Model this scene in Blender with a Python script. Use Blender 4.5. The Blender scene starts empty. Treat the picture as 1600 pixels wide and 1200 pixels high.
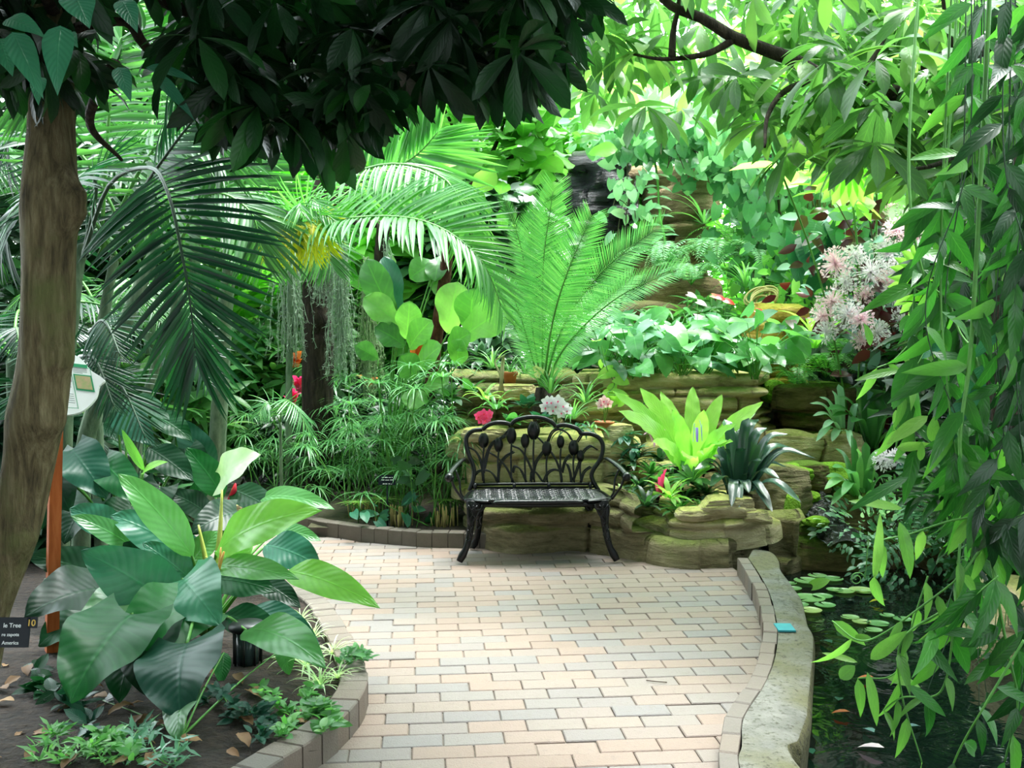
import bpy, math, random
import numpy as np
from mathutils import Vector, noise as mnoise
R = math.radians
rng = np.random.default_rng(7)
random.seed(7)
SC = bpy.context.scene
COL = SC.collection
# ------------------------------------------------------------------ camera
F, CH, PITCH = 1600.0, 1.38, math.atan(76 / 1600.0)
cp, sp_ = math.cos(PITCH), math.sin(PITCH)
cam = bpy.data.objects.new('camera', bpy.data.cameras.new('camera'))
COL.objects.link(cam)
cam.location = (0, 0, CH)
cam.rotation_euler = (R(90) - PITCH, 0, 0)
cam.data.sensor_width = 36
cam.data.lens = 36.0 * F / 1600
cam.data.clip_start = .05
cam.data.clip_end = 200
SC.camera = cam


def A(px, py, Y):
    """point of the place seen at photo position px,py and standing Y metres away"""
    dx, dz = (px - 800) / F, (600 - py) / F
    y, z = cp + dz * sp_, -sp_ + dz * cp
    t = Y / y
    return np.array([dx * t, Y, CH + z * t])


def G(px, py, z=0.0):
    dx, dz = (px - 800) / F, (600 - py) / F
    y, zz = cp + dz * sp_, -sp_ + dz * cp
    t = (z - CH) / zz
    return np.array([dx * t, y * t, z])


# ------------------------------------------------------------------ mesh collecting
class MB:
    def __init__(s):
        s.v, s.q, s.t, s.lf, s.qm, s.tm, s.n = [], [], [], [], [], [], 0

    def add(s, v, q=None, t=None, lf=None, m=0):
        v = np.asarray(v, float).reshape(-1, 3)
        if q is not None and len(q):
            s.q.append(np.asarray(q, np.int64) + s.n); s.qm.append(np.full(len(q), m))
        if t is not None and len(t):
            s.t.append(np.asarray(t, np.int64) + s.n); s.tm.append(np.full(len(t), m))
        if lf is None:
            lf = np.zeros((len(v), 3)); lf[:, 2] = rng.random()
        s.v.append(v); s.lf.append(np.asarray(lf, float).reshape(-1, 3)); s.n += len(v)
        return s

    def inst(s, tpl, pos, mats, scale=1.0, m=0, rnd=None):
        """many copies of a leaf template: pos (N,3), mats (N,3,3) columns are the leaf's x, y, z"""
        tv, tq, tl = tpl
        N = len(pos)
        if N == 0: return s
        sc = np.broadcast_to(np.asarray(scale, float), (N,))
        v = np.einsum('nij,kj->nki', mats, tv) * sc[:, None, None] + np.asarray(pos)[:, None, :]
        k = len(tv)
        q = (tq[None, :, :] + (np.arange(N) * k)[:, None, None]).reshape(-1, 4)
        lf = np.repeat(tl[None], N, 0).copy()
        lf[:, :, 2] = (rng.random(N) if rnd is None else np.asarray(rnd))[:, None]
        return s.add(v.reshape(-1, 3), q=q, lf=lf.reshape(-1, 3), m=m)

    def build(s, name, mats, parent=None, org=None, smooth=True, **kw):
        if not s.v: return None
        v = np.concatenate(s.v)
        o0 = ORG.get(parent.name) if parent is not None else None
        if o0 is None: o0 = np.zeros(3) if org is None else np.asarray(org, float)
        v = v - o0
        me = bpy.data.meshes.new(name)
        nq = sum(len(a) for a in s.q); nt = sum(len(a) for a in s.t)
        me.vertices.add(len(v)); me.vertices.foreach_set('co', v.astype(np.float32).ravel())
        idx = [a.ravel() for a in s.q] + [a.ravel() for a in s.t]
        idx = np.concatenate(idx)
        me.loops.add(len(idx)); me.loops.foreach_set('vertex_index', idx.astype(np.int32))
        me.polygons.add(nq + nt)
        st = np.concatenate([np.arange(nq) * 4, nq * 4 + np.arange(nt) * 3])
        me.polygons.foreach_set('loop_start', st.astype(np.int32))
        mi = np.concatenate(s.qm + s.tm)
        me.polygons.foreach_set('material_index', mi.astype(np.int32))
        me.polygons.foreach_set('use_smooth', np.full(nq + nt, smooth))
        a = me.attributes.new('lf', 'FLOAT_VECTOR', 'POINT')
        a.data.foreach_set('vector', np.concatenate(s.lf).astype(np.float32).ravel())
        me.update(calc_edges=True)
        for mt in (mats if isinstance(mats, (list, tuple)) else [mats]): me.materials.append(mt)
        o = bpy.data.objects.new(name, me); COL.objects.link(o)
        if parent is not None: o.parent = parent
        else: o.location = o0
        ORG[o.name] = o0
        return tag(o, **kw)


ORG = {}


def tag(o, label=None, cat=None, group=None, kind=None):
    if label: o['label'] = label
    if cat: o['category'] = cat
    if group: o['group'] = group
    if kind: o['kind'] = kind
    return o


def thing(name, loc, label, cat, group=None):
    o = bpy.data.objects.new(name, None); COL.objects.link(o)
    o.empty_display_size = .1
    o.location = loc
    ORG[o.name] = np.asarray(loc, float)
    return tag(o, label, cat, group)


def dup(root, loc, rz=0, sc=1.0, label=None, group=None, tilt=(0, 0)):
    r = root.copy(); COL.objects.link(r)
    r.location = loc; r.rotation_euler = (tilt[0], tilt[1], rz); r.scale = (sc, sc, sc)
    if label: r['label'] = label
    if group: r['group'] = group
    for ch in [c for c in bpy.data.objects if c.parent == root]:
        c = ch.copy(); COL.objects.link(c); c.parent = r
        for g in [x for x in bpy.data.objects if x.parent == ch]:
            d = g.copy(); COL.objects.link(d); d.parent = c
    return r


def nrm(v):
    v = np.asarray(v, float)
    return v / np.maximum(np.linalg.norm(v, axis=-1, keepdims=True), 1e-9)


def frames(D, UP):
    """leaf axis D, upper side roughly UP"""
    D = nrm(D); UP = np.broadcast_to(UP, D.shape)
    X = nrm(np.cross(D, UP)); Z = np.cross(X, D)
    return np.stack([X, D, Z], axis=-1)


def grid_q(a, b, wrap=False):
    i, j = np.meshgrid(np.arange(a - 1), np.arange(b if wrap else b - 1), indexing='ij')
    j2 = (j + 1) % b
    return np.stack([i * b + j, i * b + j2, (i + 1) * b + j2, (i + 1) * b + j], -1).reshape(-1, 4)


def curve(pts, n=20):
    """smooth curve through points (Catmull-Rom)"""
    P = np.asarray(pts, float)
    if len(P) == 2: return P[0] + (P[1] - P[0]) * np.linspace(0, 1, n)[:, None]
    P = np.vstack([2 * P[0] - P[1], P, 2 * P[-1] - P[-2]])
    m = len(P) - 3
    t = np.linspace(0, m - 1e-6, n); k = t.astype(int); u = (t - k)[:, None]
    a, b, c, d = P[k], P[k + 1], P[k + 2], P[k + 3]
    return .5 * ((2 * b) + (-a + c) * u + (2 * a - 5 * b + 4 * c - d) * u ** 2 + (-a + 3 * b - 3 * c + d) * u ** 3)


def tube(mb, pts, r, seg=6, m=0, flat=1.0, caps=True, up=(0, 0, 1), lfr=None):
    P = np.asarray(pts, float); n = len(P)
    r = np.interp(np.linspace(0, 1, n), np.linspace(0, 1, len(np.atleast_1d(r))), np.atleast_1d(r))
    T = nrm(np.gradient(P, axis=0))
    X = np.cross(T, np.asarray(up, float))
    bad = np.linalg.norm(X, axis=1) < .15
    X[bad] = np.cross(T[bad], np.array([0.3, 1, 0.1]))
    X = nrm(X)
    for i in range(1, n):
        if X[i] @ X[i - 1] < 0: X[i] = -X[i]
    Z = np.cross(X, T)
    a = np.linspace(0, 2 * np.pi, seg, endpoint=False)
    ring = X[:, None, :] * np.cos(a)[None, :, None] + Z[:, None, :] * np.sin(a)[None, :, None] * flat
    v = P[:, None, :] + ring * r[:, None, None]
    q = grid_q(n, seg, True)
    v = v.reshape(-1, 3)
    lf = np.zeros((len(v), 3)); lf[:, 1] = np.repeat(np.linspace(0, 1, n), seg); lf[:, 2] = rng.random() if lfr is None else lfr
    if caps:
        t = []
        v = np.vstack([v, P[0], P[-1]]); lf = np.vstack([lf, lf[0], lf[-2]])
        for j in range(seg):
            t.append([n * seg, (j + 1) % seg, j]); t.append([n * seg + 1, (n - 1) * seg + j, (n - 1) * seg + (j + 1) % seg])
        mb.add(v, q=q, t=t, lf=lf, m=m)
    else:
        mb.add(v, q=q, lf=lf, m=m)
    return P


def box(mb, c, s, rz=0, m=0, bev=0.0, lfr=None):
    x, y, z = np.asarray(s, float) / 2
    if bev <= 0:
        v = np.array([[sx * x, sy * y, sz * z] for sz in (-1, 1) for sx, sy in ((-1, -1), (1, -1), (1, 1), (-1, 1))])
        q = [[0, 3, 2, 1], [4, 5, 6, 7], [0, 1, 5, 4], [1, 2, 6, 5], [2, 3, 7, 6], [3, 0, 4, 7]]
    else:
        b = bev
        rows = []
        for zz, k in ((-z, b), (-z + b, 0), (z - b, 0), (z, b)):
            xx, yy = x - k, y - k
            rows.append([[-xx, -yy, zz], [xx, -yy, zz], [xx, yy, zz], [-xx, yy, zz]])
        v = np.array(rows).reshape(-1, 3)
        q = grid_q(4, 4, True).tolist() + [[3, 2, 1, 0], [12, 13, 14, 15]]
    ca, sa = math.cos(rz), math.sin(rz)
    v = v @ np.array([[ca, sa, 0], [-sa, ca, 0], [0, 0, 1]]) + np.asarray(c, float)
    lf = np.zeros((len(v), 3)); lf[:, 2] = rng.random() if lfr is None else lfr
    mb.add(v, q=q, lf=lf, m=m)


def sines(seed, n=10, lo=1.0, hi=6.0):
    g = np.random.default_rng(seed)
    k = nrm(g.normal(size=(n, 3))) * g.uniform(lo, hi, (n, 1)); ph = g.uniform(0, 6.28, n)
    w = 1 / np.linalg.norm(k, axis=1)
    w = w / w.sum()
    return lambda p: (np.sin(np.asarray(p) @ k.T + ph) * w).sum(-1) * 2


# ------------------------------------------------------------------ leaf templates
def leaf(W, prof='ovate', nl=5, nw=2, fold=.15, droop=.6, wave=0., lobe=0., twist=0., pet=0.):
    """leaf of length 1 along +y, width W; bends down over its length by droop radians"""
    v = np.linspace(0, 1, nl + 1)
    f = {'ovate': lambda t: np.sin(np.pi * t ** .8) ** .8,
         'lance': lambda t: np.sin(np.pi * t ** .6) ** 1.0,
         'obov': lambda t: np.sin(np.pi * t ** 1.5) ** .75 * .95 + .03,
         'fiddle': lambda t: (np.sin(np.pi * t ** 1.25) ** .6) * (1 - .22 * np.exp(-((t - .32) / .12) ** 2)),
         'strap': lambda t: np.minimum(1, (1 - t) * 3.2) ** .7 * (.75 + .25 * np.minimum(1, t * 3)),
         'grass': lambda t: (1 - t) ** .6 * np.minimum(1, .5 + t * 4),
         'heart': lambda t: np.where(t < .28, .72 + .28 * np.sin(t / .28 * np.pi / 2), np.cos((t - .28) / .72 * np.pi / 2) ** .85),
         'leaflet': lambda t: np.minimum(1, t * 6 + .25) * (1 - t) ** .45}[prof](v)
    f = np.maximum(np.nan_to_num(f), 0.0) * W / 2
    f[-1] = 1e-4
    a = -droop * v ** 1.2
    dy = np.cos(a); dz = np.sin(a)
    y = np.concatenate([[0], np.cumsum((dy[1:] + dy[:-1]) / 2 / nl)]); z = np.concatenate([[0], np.cumsum((dz[1:] + dz[:-1]) / 2 / nl)])
    u = np.linspace(-1, 1, nw + 1)
    U, V = np.meshgrid(u, v)
    X = U * f[:, None]
    lift = fold * np.abs(U) * f[:, None] + wave * W * np.sin(V * 14 + U * 2.5) * np.abs(U) ** 1.5
    ny, nz = -dz[:, None], dy[:, None]
    Y = y[:, None] + lift * ny - lobe * W * np.abs(U) ** 2 * (1 - V) ** 3
    Z = z[:, None] + lift * nz
    if twist:
        X, Z = X * np.cos(twist * V), Z + X * np.sin(twist * V)
    tv = np.stack([X, Y, Z], -1).reshape(-1, 3)
    tl = np.stack([U, V, U * 0], -1).reshape(-1, 3)
    q = grid_q(nl + 1, nw + 1)[:, ::-1]
    return tv, q, tl


def rand_dirs(n, up=0.0, spread=1.0):
    a = rng.uniform(0, 2 * np.pi, n)
    z = rng.normal(up, .35 * spread, n)
    return nrm(np.stack([np.cos(a), np.sin(a), z], 1))


# ------------------------------------------------------------------ materials
def lin(h):
    h = h.lstrip('#')
    c = [int(h[i:i + 2], 16) / 255 for i in (0, 2, 4)]
    return [x / 12.92 if x <= .04045 else ((x + .055) / 1.055) ** 2.4 for x in c] + [1]


class NT:
    def __init__(s, name):
        s.m = bpy.data.materials.new(name); s.m.use_nodes = True
        s.t = s.m.node_tree; s.t.nodes.clear()
        s.out = s.n('ShaderNodeOutputMaterial')

    def n(s, kind, **kw):
        nd = s.t.nodes.new(kind)
        for k, v in kw.items():
            if k.startswith('i_'):
                key = k[2:]
                nd.inputs[int(key) if key.isdigit() else key.replace('_', ' ')].default_value = v
            else: setattr(nd, k, v)
        return nd

    def l(s, a, b): s.t.links.new(a, b)

    def math(s, op, a, b=None, c=None, clamp=False):
        nd = s.n('ShaderNodeMath', operation=op); nd.use_clamp = clamp
        for i, x in enumerate((a, b, c)):
            if x is None: continue
            if hasattr(x, 'links'): s.l(x, nd.inputs[i])
            else: nd.inputs[i].default_value = x
        return nd.outputs[0]

    def mix(s, f, a, b):
        nd = s.n('ShaderNodeMix', data_type='RGBA')
        for sock, x in ((nd.inputs[0], f), (nd.inputs[6], a), (nd.inputs[7], b)):
            if hasattr(x, 'links'): s.l(x, sock)
            else: sock.default_value = x
        return nd.outputs[2]

    def noise(s, scale, detail=3, rough=.5, vec=None, dist=0.):
        nd = s.n('ShaderNodeTexNoise'); nd.inputs['Scale'].default_value = scale
        nd.inputs['Detail'].default_value = detail; nd.inputs['Roughness'].default_value = rough; nd.inputs['Distortion'].default_value = dist
        if vec is not None: s.l(vec, nd.inputs['Vector'])
        return nd.outputs['Fac']

    def ramp(s, f, stops):
        nd = s.n('ShaderNodeValToRGB'); e = nd.color_ramp.elements
        while len(e) < len(stops): e.new(.5)
        for el, (p, c) in zip(e, stops): el.position = p; el.color = c if len(c) == 4 else list(c) + [1]
        s.l(f, nd.inputs[0]); return nd.outputs[0]

    def bump(s, h, d=.01, st=1.0):
        nd = s.n('ShaderNodeBump'); nd.inputs['Distance'].default_value = d; nd.inputs['Strength'].default_value = st
        s.l(h, nd.inputs['Height']); return nd.outputs[0]


def leafmat(name, c1, c2, c3=None, trans=.4, rough=.35, vein=0., nv=12, tb=1.7, spec=.5, edge=None, wt=(1.0, 1.1, .6), pale=.35, soft=1.0):
    """c1..c2: the leaf colours a plant mixes; veins follow the leaf's own coordinates"""
    t = NT(name)
    at = t.n('ShaderNodeAttribute', attribute_name='lf')
    sx = t.n('ShaderNodeSeparateXYZ'); t.l(at.outputs['Vector'], sx.inputs[0])
    u, v, r = sx.outputs
    def sg_(h):      # living leaves are never a pure green
        c = lin(h); g = c[1]
        return c if c[0] > g else [c[0] + soft * .20 * g, g, c[2] + soft * .17 * g, 1]
    stops = [(0, sg_(c1)), (.75, sg_(c2))] + ([(1, sg_(c3))] if c3 else [])
    col = t.ramp(r, stops)
    au = t.math('ABSOLUTE', u)
    h = None
    if vein > 0:
        mid = t.math('SUBTRACT', 1, t.math('MULTIPLY', au, 14), clamp=True)
        lat = t.math('SINE', t.math('MULTIPLY', t.math('SUBTRACT', v, t.math('MULTIPLY', au, .22)), nv * 6.283))
        latp = t.math('POWER', t.math('MULTIPLY_ADD', lat, .5, .5), 9)
        vv = t.math('MAXIMUM', mid, t.math('MULTIPLY', latp, .3))
        col = t.mix(t.math('MULTIPLY', vv, vein), col, [min(1, x * pale * 3.2 + .02) for x in lin(c3 or c2)[:3]] + [1])
        h = t.math('ADD', t.math('MULTIPLY', lat, .5), t.math('MULTIPLY', mid, -1.5))
    if edge:
        e = t.math('MULTIPLY', t.math('SUBTRACT', au, .62), 8, clamp=True)
        col = t.mix(e, col, lin(edge))
    ns = t.noise(9, 2)
    col = t.mix(t.math('MULTIPLY', ns, .35), col, [x * .55 for x in lin(c1)[:3]] + [1])
    b = t.n('ShaderNodeBsdfPrincipled'); t.l(col, b.inputs['Base Color'])
    b.inputs['Roughness'].default_value = rough; b.inputs['Specular IOR Level'].default_value = spec
    if h is not None:
        t.l(t.bump(h, .0012 if nv > 9 else .0006, .5), b.inputs['Normal'])
    if trans > 0:
        tr = t.n('ShaderNodeBsdfTranslucent')
        mx = t.n('ShaderNodeMix', data_type='RGBA', blend_type='MULTIPLY'); mx.inputs[0].default_value = 1
        t.l(col, mx.inputs[6]); mx.inputs[7].default_value = (tb * wt[0], tb * wt[1], tb * wt[2], 1)
        t.l(mx.outputs[2], tr.inputs[0])
        ms = t.n('ShaderNodeMixShader'); ms.inputs[0].default_value = trans
        t.l(b.outputs[0], ms.inputs[1]); t.l(tr.outputs[0], ms.inputs[2]); t.l(ms.outputs[0], t.out.inputs[0])
    else: t.l(b.outputs[0], t.out.inputs[0])
    return t.m


def plain(name, c, rough=.5, metal=0., spec=.5, c2=None, nscale=20, bump=0., nd=4, coat=0.):
    t = NT(name)
    b = t.n('ShaderNodeBsdfPrincipled'); b.inputs['Base Color'].default_value = lin(c)
    b.inputs['Roughness'].default_value = rough; b.inputs['Metallic'].default_value = metal; b.inputs['Specular IOR Level'].default_value = spec
    if c2 or bump:
        tc = t.n('ShaderNodeTexCoord'); f = t.noise(nscale, nd, .6, tc.outputs['Object'])
        if c2: t.l(t.ramp(f, [(.3, lin(c)), (.7, lin(c2))]), b.inputs['Base Color'])
        if bump: t.l(t.bump(f, bump), b.inputs['Normal'])
    t.l(b.outputs[0], t.out.inputs[0])
    return t.m


def barkmat(name, c1, c2, c3, sc=12, stretch=.18, bump=.02, moss=None):
    t = NT(name)
    tc = t.n('ShaderNodeTexCoord'); mp = t.n('ShaderNodeMapping'); mp.inputs['Scale'].default_value = (1, 1, stretch)
    t.l(tc.outputs['Object'], mp.inputs[0])
    f = t.noise(sc * 3, 6, .65, mp.outputs[0], .3); g = t.noise(sc * .4, 3, .5, tc.outputs['Object'])
    col = t.ramp(f, [(.3, lin(c1)), (.5, lin(c2)), (.72, lin(c3))])
    col = t.mix(t.math('MULTIPLY', g, .6), col, lin(c1))
    if moss:
        g2 = t.noise(sc * .25, 5, .6, tc.outputs['Object'])
        col = t.mix(t.ramp(g2, [(.5, (0, 0, 0)), (.65, (1, 1, 1))]), col, lin(moss))
    b = t.n('ShaderNodeBsdfPrincipled'); t.l(col, b.inputs['Base Color']); b.inputs['Roughness'].default_value = .85
    b.inputs['Specular IOR Level'].default_value = .25
    t.l(t.bump(f, bump), b.inputs['Normal']); t.l(b.outputs[0], t.out.inputs[0])
    return t.m


def rockmat(name, c1, c2, c3, moss='8f9a3c', mossy=.5, wet=False, sc=5., strata=1.0, vertmoss=.15):
    """bedded sandstone; moss grows where the stone faces up"""
    t = NT(name)
    tc = t.n('ShaderNodeTexCoord'); g = t.n('ShaderNodeNewGeometry')
    P = g.outputs['Position']
    mp = t.n('ShaderNodeMapping'); mp.inputs['Scale'].default_value = (1, 1, 4.5 * strata); t.l(P, mp.inputs[0])
    f = t.noise(sc, 7, .65, mp.outputs[0], .4); f2 = t.noise(sc * 7, 5, .7, P); f3 = t.noise(sc * .5, 4, .6, P)
    col = t.ramp(f, [(.28, lin(c1)), (.48, lin(c2)), (.7, lin(c3))])
    col = t.mix(t.math('MULTIPLY', f2, .5), col, lin(c1))
    if mossy > 0:
        s = t.n('ShaderNodeSeparateXYZ'); t.l(g.outputs['Normal'], s.inputs[0])
        k = t.math('ADD', t.math('MULTIPLY', t.math('MAXIMUM', s.outputs[2], -.1), .55), t.math('MULTIPLY', f3, 1.1))
        k = t.math('ADD', k, vertmoss - .75 + mossy * .5)
        k = t.ramp(k, [(.32, (0, 0, 0)), (.62, (1, 1, 1))])
        mc = t.ramp(f2, [(.3, [x * .45 for x in lin(moss)[:3]] + [1]), (.65, lin(moss))])
        col = t.mix(t.math('MULTIPLY', k, .85), col, mc)
    b = t.n('ShaderNodeBsdfPrincipled'); t.l(col, b.inputs['Base Color']); b.inputs['Roughness'].default_value = .2 if wet else .9
    b.inputs['Specular IOR Level'].default_value = .6 if wet else .25
    hh = t.math('ADD', f, t.math('MULTIPLY', f2, .35))
    t.l(t.bump(hh, .05 if not wet else .09), b.inputs['Normal']); t.l(b.outputs[0], t.out.inputs[0])
    return t.m
# ------------------------------------------------------------------ world and light
w = bpy.data.worlds.new('greenhouse_daylight'); SC.world = w; w.use_nodes = True
wt = w.node_tree; bg = wt.nodes['Background']
bg.inputs[0].default_value = (.86, .97, 1.0, 1)
# sky gradient added: brighter over the waterfall end, dimmed behind viewpoint to darken foreground
_tc = wt.nodes.new('ShaderNodeTexCoord'); _sx = wt.nodes.new('ShaderNodeSeparateXYZ'); wt.links.new(_tc.outputs['Generated'], _sx.inputs[0])
_mr = wt.nodes.new('ShaderNodeMapRange'); _mr.interpolation_type = 'SMOOTHSTEP'
_mr.inputs['From Min'].default_value = -.35; _mr.inputs['From Max'].default_value = .55; _mr.inputs['To Min'].default_value = 1.6; _mr.inputs['To Max'].default_value = 6.0
wt.links.new(_sx.outputs[1], _mr.inputs['Value']); wt.links.new(_mr.outputs[0], bg.inputs[1])
SC.view_settings.view_transform = 'Standard'; SC.view_settings.look = 'None'
SC.view_settings.gamma = 1; SC.view_settings.exposure = 1.0; SC.view_settings.use_curve_mapping = False
c = SC.cycles
c.max_bounces = 7; c.diffuse_bounces = 4; c.glossy_bounces = 2; c.transmission_bounces = 3; c.transparent_max_bounces = 6
c.caustics_reflective = False; c.caustics_refractive = False; c.use_adaptive_sampling = True; c.adaptive_threshold = .03
c.use_denoising = True
c.sample_clamp_indirect = 8
sun = bpy.data.objects.new('sun', bpy.data.lights.new('sun', 'SUN')); COL.objects.link(sun)
sun.data.energy = 10.0; sun.data.angle = R(30); sun.data.color = (1, .985, .96)
sd = nrm(np.array([.18, .16, 1.0]))     # towards the sun: high, a little beyond and right
sun.rotation_euler = Vector(sd).to_track_quat('Z', 'Y').to_euler()

# ------------------------------------------------------------------ hard materials
def brickmat(name, stops, joint=None):
    t = NT(name)
    at = t.n('ShaderNodeAttribute', attribute_name='lf'); sx = t.n('ShaderNodeSeparateXYZ'); t.l(at.outputs['Vector'], sx.inputs[0])
    g = t.n('ShaderNodeNewGeometry')
    col = t.ramp(sx.outputs[2], stops)
    f = t.noise(26, 6, .7, g.outputs['Position']); f2 = t.noise(160, 3, .7, g.outputs['Position']); f3 = t.noise(1.3, 4, .6, g.outputs['Position'])
    col = t.mix(t.math('MULTIPLY', f, .5), col, lin('b5a598'))
    col = t.mix(t.ramp(f, [(.56, (0, 0, 0)), (.75, (.55, .55, .55))]), col, lin('8b8078'))
    col = t.mix(t.ramp(f2, [(.62, (0, 0, 0)), (.75, (.6, .6, .6))]), col, lin('6e645e'))
    col = t.mix(t.math('MULTIPLY', f3, .3), col, lin('8f8984'))
    col = t.mix(.56, col, lin('463c36'))
    b = t.n('ShaderNodeBsdfPrincipled'); t.l(col, b.inputs['Base Color']); b.inputs['Roughness'].default_value = .62
    b.inputs['Specular IOR Level'].default_value = .45
    t.l(t.bump(t.math('ADD', f2, f), .003), b.inputs['Normal']); t.l(b.outputs[0], t.out.inputs[0])
    return t.m

M = {}
M['brick'] = brickmat('clay_paver', [(0, lin('b89a88')), (.22, lin('c4a695')), (.45, lin('bba99c')), (.62, lin('aaa4a0')), (.8, lin('9c9ca0')), (1, lin('c2a898'))])
M['curb'] = brickmat('curb_block', [(0, lin('8f7c6c')), (.4, lin('857d72')), (.7, lin('78756f')), (1, lin('998472'))])
M['curbdark'] = brickmat('old_curb_block', [(0, lin('5f5a4c')), (.5, lin('6a665a')), (1, lin('575348'))])
M['joint'] = plain('joint_sand', '6b6258', .95, c2='8a8074', nscale=60)
M['soil'] = plain('bed_soil', '120d0a', .95, c2='3a2c22', nscale=30, bump=.03, nd=7)
M['gravel'] = plain('back_soil', '2b2a1c', .95, c2='47452c', nscale=12, bump=.03, nd=7)
M['black'] = None
t = NT('black_cast_metal')
tc = t.n('ShaderNodeTexCoord'); f = t.noise(90, 3, .6, tc.outputs['Object'])
b = t.n('ShaderNodeBsdfPrincipled'); b.inputs['Base Color'].default_value = lin('06080b'); b.inputs['Roughness'].default_value = .28
b.inputs['Specular IOR Level'].default_value = .35
t.l(t.bump(f, .001), b.inputs['Normal']); t.l(b.outputs[0], t.out.inputs[0]); M['black'] = t.m
t = NT('pond_water')
g = t.n('ShaderNodeNewGeometry'); f = t.noise(5, 3, .5, g.outputs['Position'], .6)
b = t.n('ShaderNodeBsdfPrincipled'); b.inputs['Base Color'].default_value = (.0035, .008, .006, 1); b.inputs['Roughness'].default_value = .04
b.inputs['IOR'].default_value = 1.33
t.l(t.bump(f, .012, .5), b.inputs['Normal']); t.l(b.outputs[0], t.out.inputs[0]); M['water'] = t.m
t = NT('concrete_coping')
g = t.n('ShaderNodeNewGeometry'); P_ = g.outputs['Position']
f = t.noise(7, 7, .7, P_); f2 = t.noise(45, 5, .7, P_); f3 = t.noise(2.2, 4, .6, P_)
col = t.ramp(f, [(.35, lin('6a6a62')), (.6, lin('85847c'))])
col = t.mix(t.ramp(f3, [(.42, (0, 0, 0)), (.6, (.85, .85, .85))]), col, lin('65633f'))
s_ = t.n('ShaderNodeSeparateXYZ'); t.l(g.outputs['Normal'], s_.inputs[0])
side = t.ramp(t.math('ADD', s_.outputs[2], t.math('MULTIPLY', f, .5)), [(.95, (1, 1, 1)), (1.3, (0, 0, 0))])
col = t.mix(side, col, t.ramp(f2, [(.35, lin('2c2a1a')), (.62, lin('66633c'))]))
col = t.mix(t.ramp(f2, [(.53, (0, 0, 0)), (.66, (.85, .85, .85))]), col, lin('3f3c2c'))
b = t.n('ShaderNodeBsdfPrincipled'); t.l(col, b.inputs['Base Color']); b.inputs['Roughness'].default_value = .85
t.l(t.bump(t.math('ADD', f, t.math('MULTIPLY', f2, .5)), .03), b.inputs['Normal']); t.l(b.outputs[0], t.out.inputs[0]); M['concrete'] = t.m
M['rock'] = rockmat('mossy_sandstone', '8f815e', 'd4c59c', 'eee2be', moss='b9bc62', mossy=.42)
M['rocklow'] = rockmat('damp_mossy_stone', '565039', '938868', 'bdb08c', moss='7f8a44', mossy=.4, vertmoss=.12)
M['rocktan'] = rockmat('tan_sandstone', 'a08c66', 'dcc698', 'f0e2c2', moss='a0a654', mossy=.3)
M['rockyel'] = rockmat('ochre_sandstone', '7b5c22', 'd2a850', 'e5c67c', moss='94962c', mossy=.3)
M['rockbrn'] = rockmat('brown_cliff', '4b3c2c', '95805f', 'b9a283', moss='6f7a3c', mossy=.1, sc=3)
M['rockwet'] = rockmat('wet_black_rock', '07090b', '161a1f', '2a3036', mossy=0, wet=True, sc=4)
M['rockdark'] = rockmat('dark_stream_rock', '443c2a', '82704e', 'b49c70', moss='5f8a1e', mossy=.5)
M['terra'] = plain('terracotta', 'b0603c', .8, c2='c97a52', nscale=15, bump=.002)

# ------------------------------------------------------------------ ground, path, curbs

def inside(p, poly):
    x, y = p; c_ = False; n = len(poly)
    for i in range(n):
        x1, y1 = poly[i]; x2, y2 = poly[(i + 1) % n]
        if (y1 > y) != (y2 > y) and x < (x2 - x1) * (y - y1) / (y2 - y1) + x1: c_ = not c_
    return c_

def fill(mb, poly, z, step=None, bump=0., m=0, seed=1):
    """flat-ish area with soft humps, cut to the outline"""
    from mathutils.geometry import delaunay_2d_cdt
    P = [Vector((p[0], p[1])) for p in poly]; n = len(P)
    ed = [(i, (i + 1) % n) for i in range(n)]
    xs = [p[0] for p in poly]; ys = [p[1] for p in poly]
    if step:
        for x in np.arange(min(xs), max(xs), step):
            for y in np.arange(min(ys), max(ys), step):
                q_ = (x + rng.uniform(-.3, .3) * step, y + rng.uniform(-.3, .3) * step)
                if inside(q_, poly): P.append(Vector(q_))
    vo, _, fo, *_ = delaunay_2d_cdt(P, ed, [], 1, 1e-5)
    f_ = sines(seed, 10, 3, 12)
    V = np.array([[p.x, p.y, z] for p in vo]); V[:, 2] += f_(V) * bump
    tri = [f for f in fo if len(f) == 3]
    mb.add(V, t=tri, m=m)

def outline(pts, n=40): return curve([list(p[:2]) + [0] for p in pts], n)[:, :2]

# right curb: path side of its top
cr_in = [G(*p, .1) for p in ((1152, 871), (1166, 893), (1182, 925), (1190, 960), (1192, 990), (1184, 1030), (1166, 1068), (1141, 1103), (1130, 1126), (1127, 1160), (1123, 1200))]
cr_in.append(cr_in[-1] + np.array([-.03, -.6, 0])); cr_in.append(cr_in[-1] + np.array([-.15, -2.6, 0]))
cr_in = outline(cr_in, 90)
# left bed curb, outer top edge, from behind the camera to the far bend
cl = [np.array([-1.25, .4, 0]), np.array([-1.02, 2.2, 0])] + [G(*p, .1) for p in ((437, 1188), (471, 1167), (523, 1132), (560, 1095), (574, 1066), (574, 1045), (562, 1015), (542, 980), (519, 945), (494, 925), (462, 912))]
cl += [np.array([-1.75, 5.6, 0]), np.array([-2.5, 6.6, 0]), np.array([-3.1, 8.0, 0]), np.array([-3.75, 10.2, 0]), np.array([-4.6, 12.4, 0]), np.array([-7.5, 13.4, 0])]
cl = outline(cl, 150)
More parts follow.
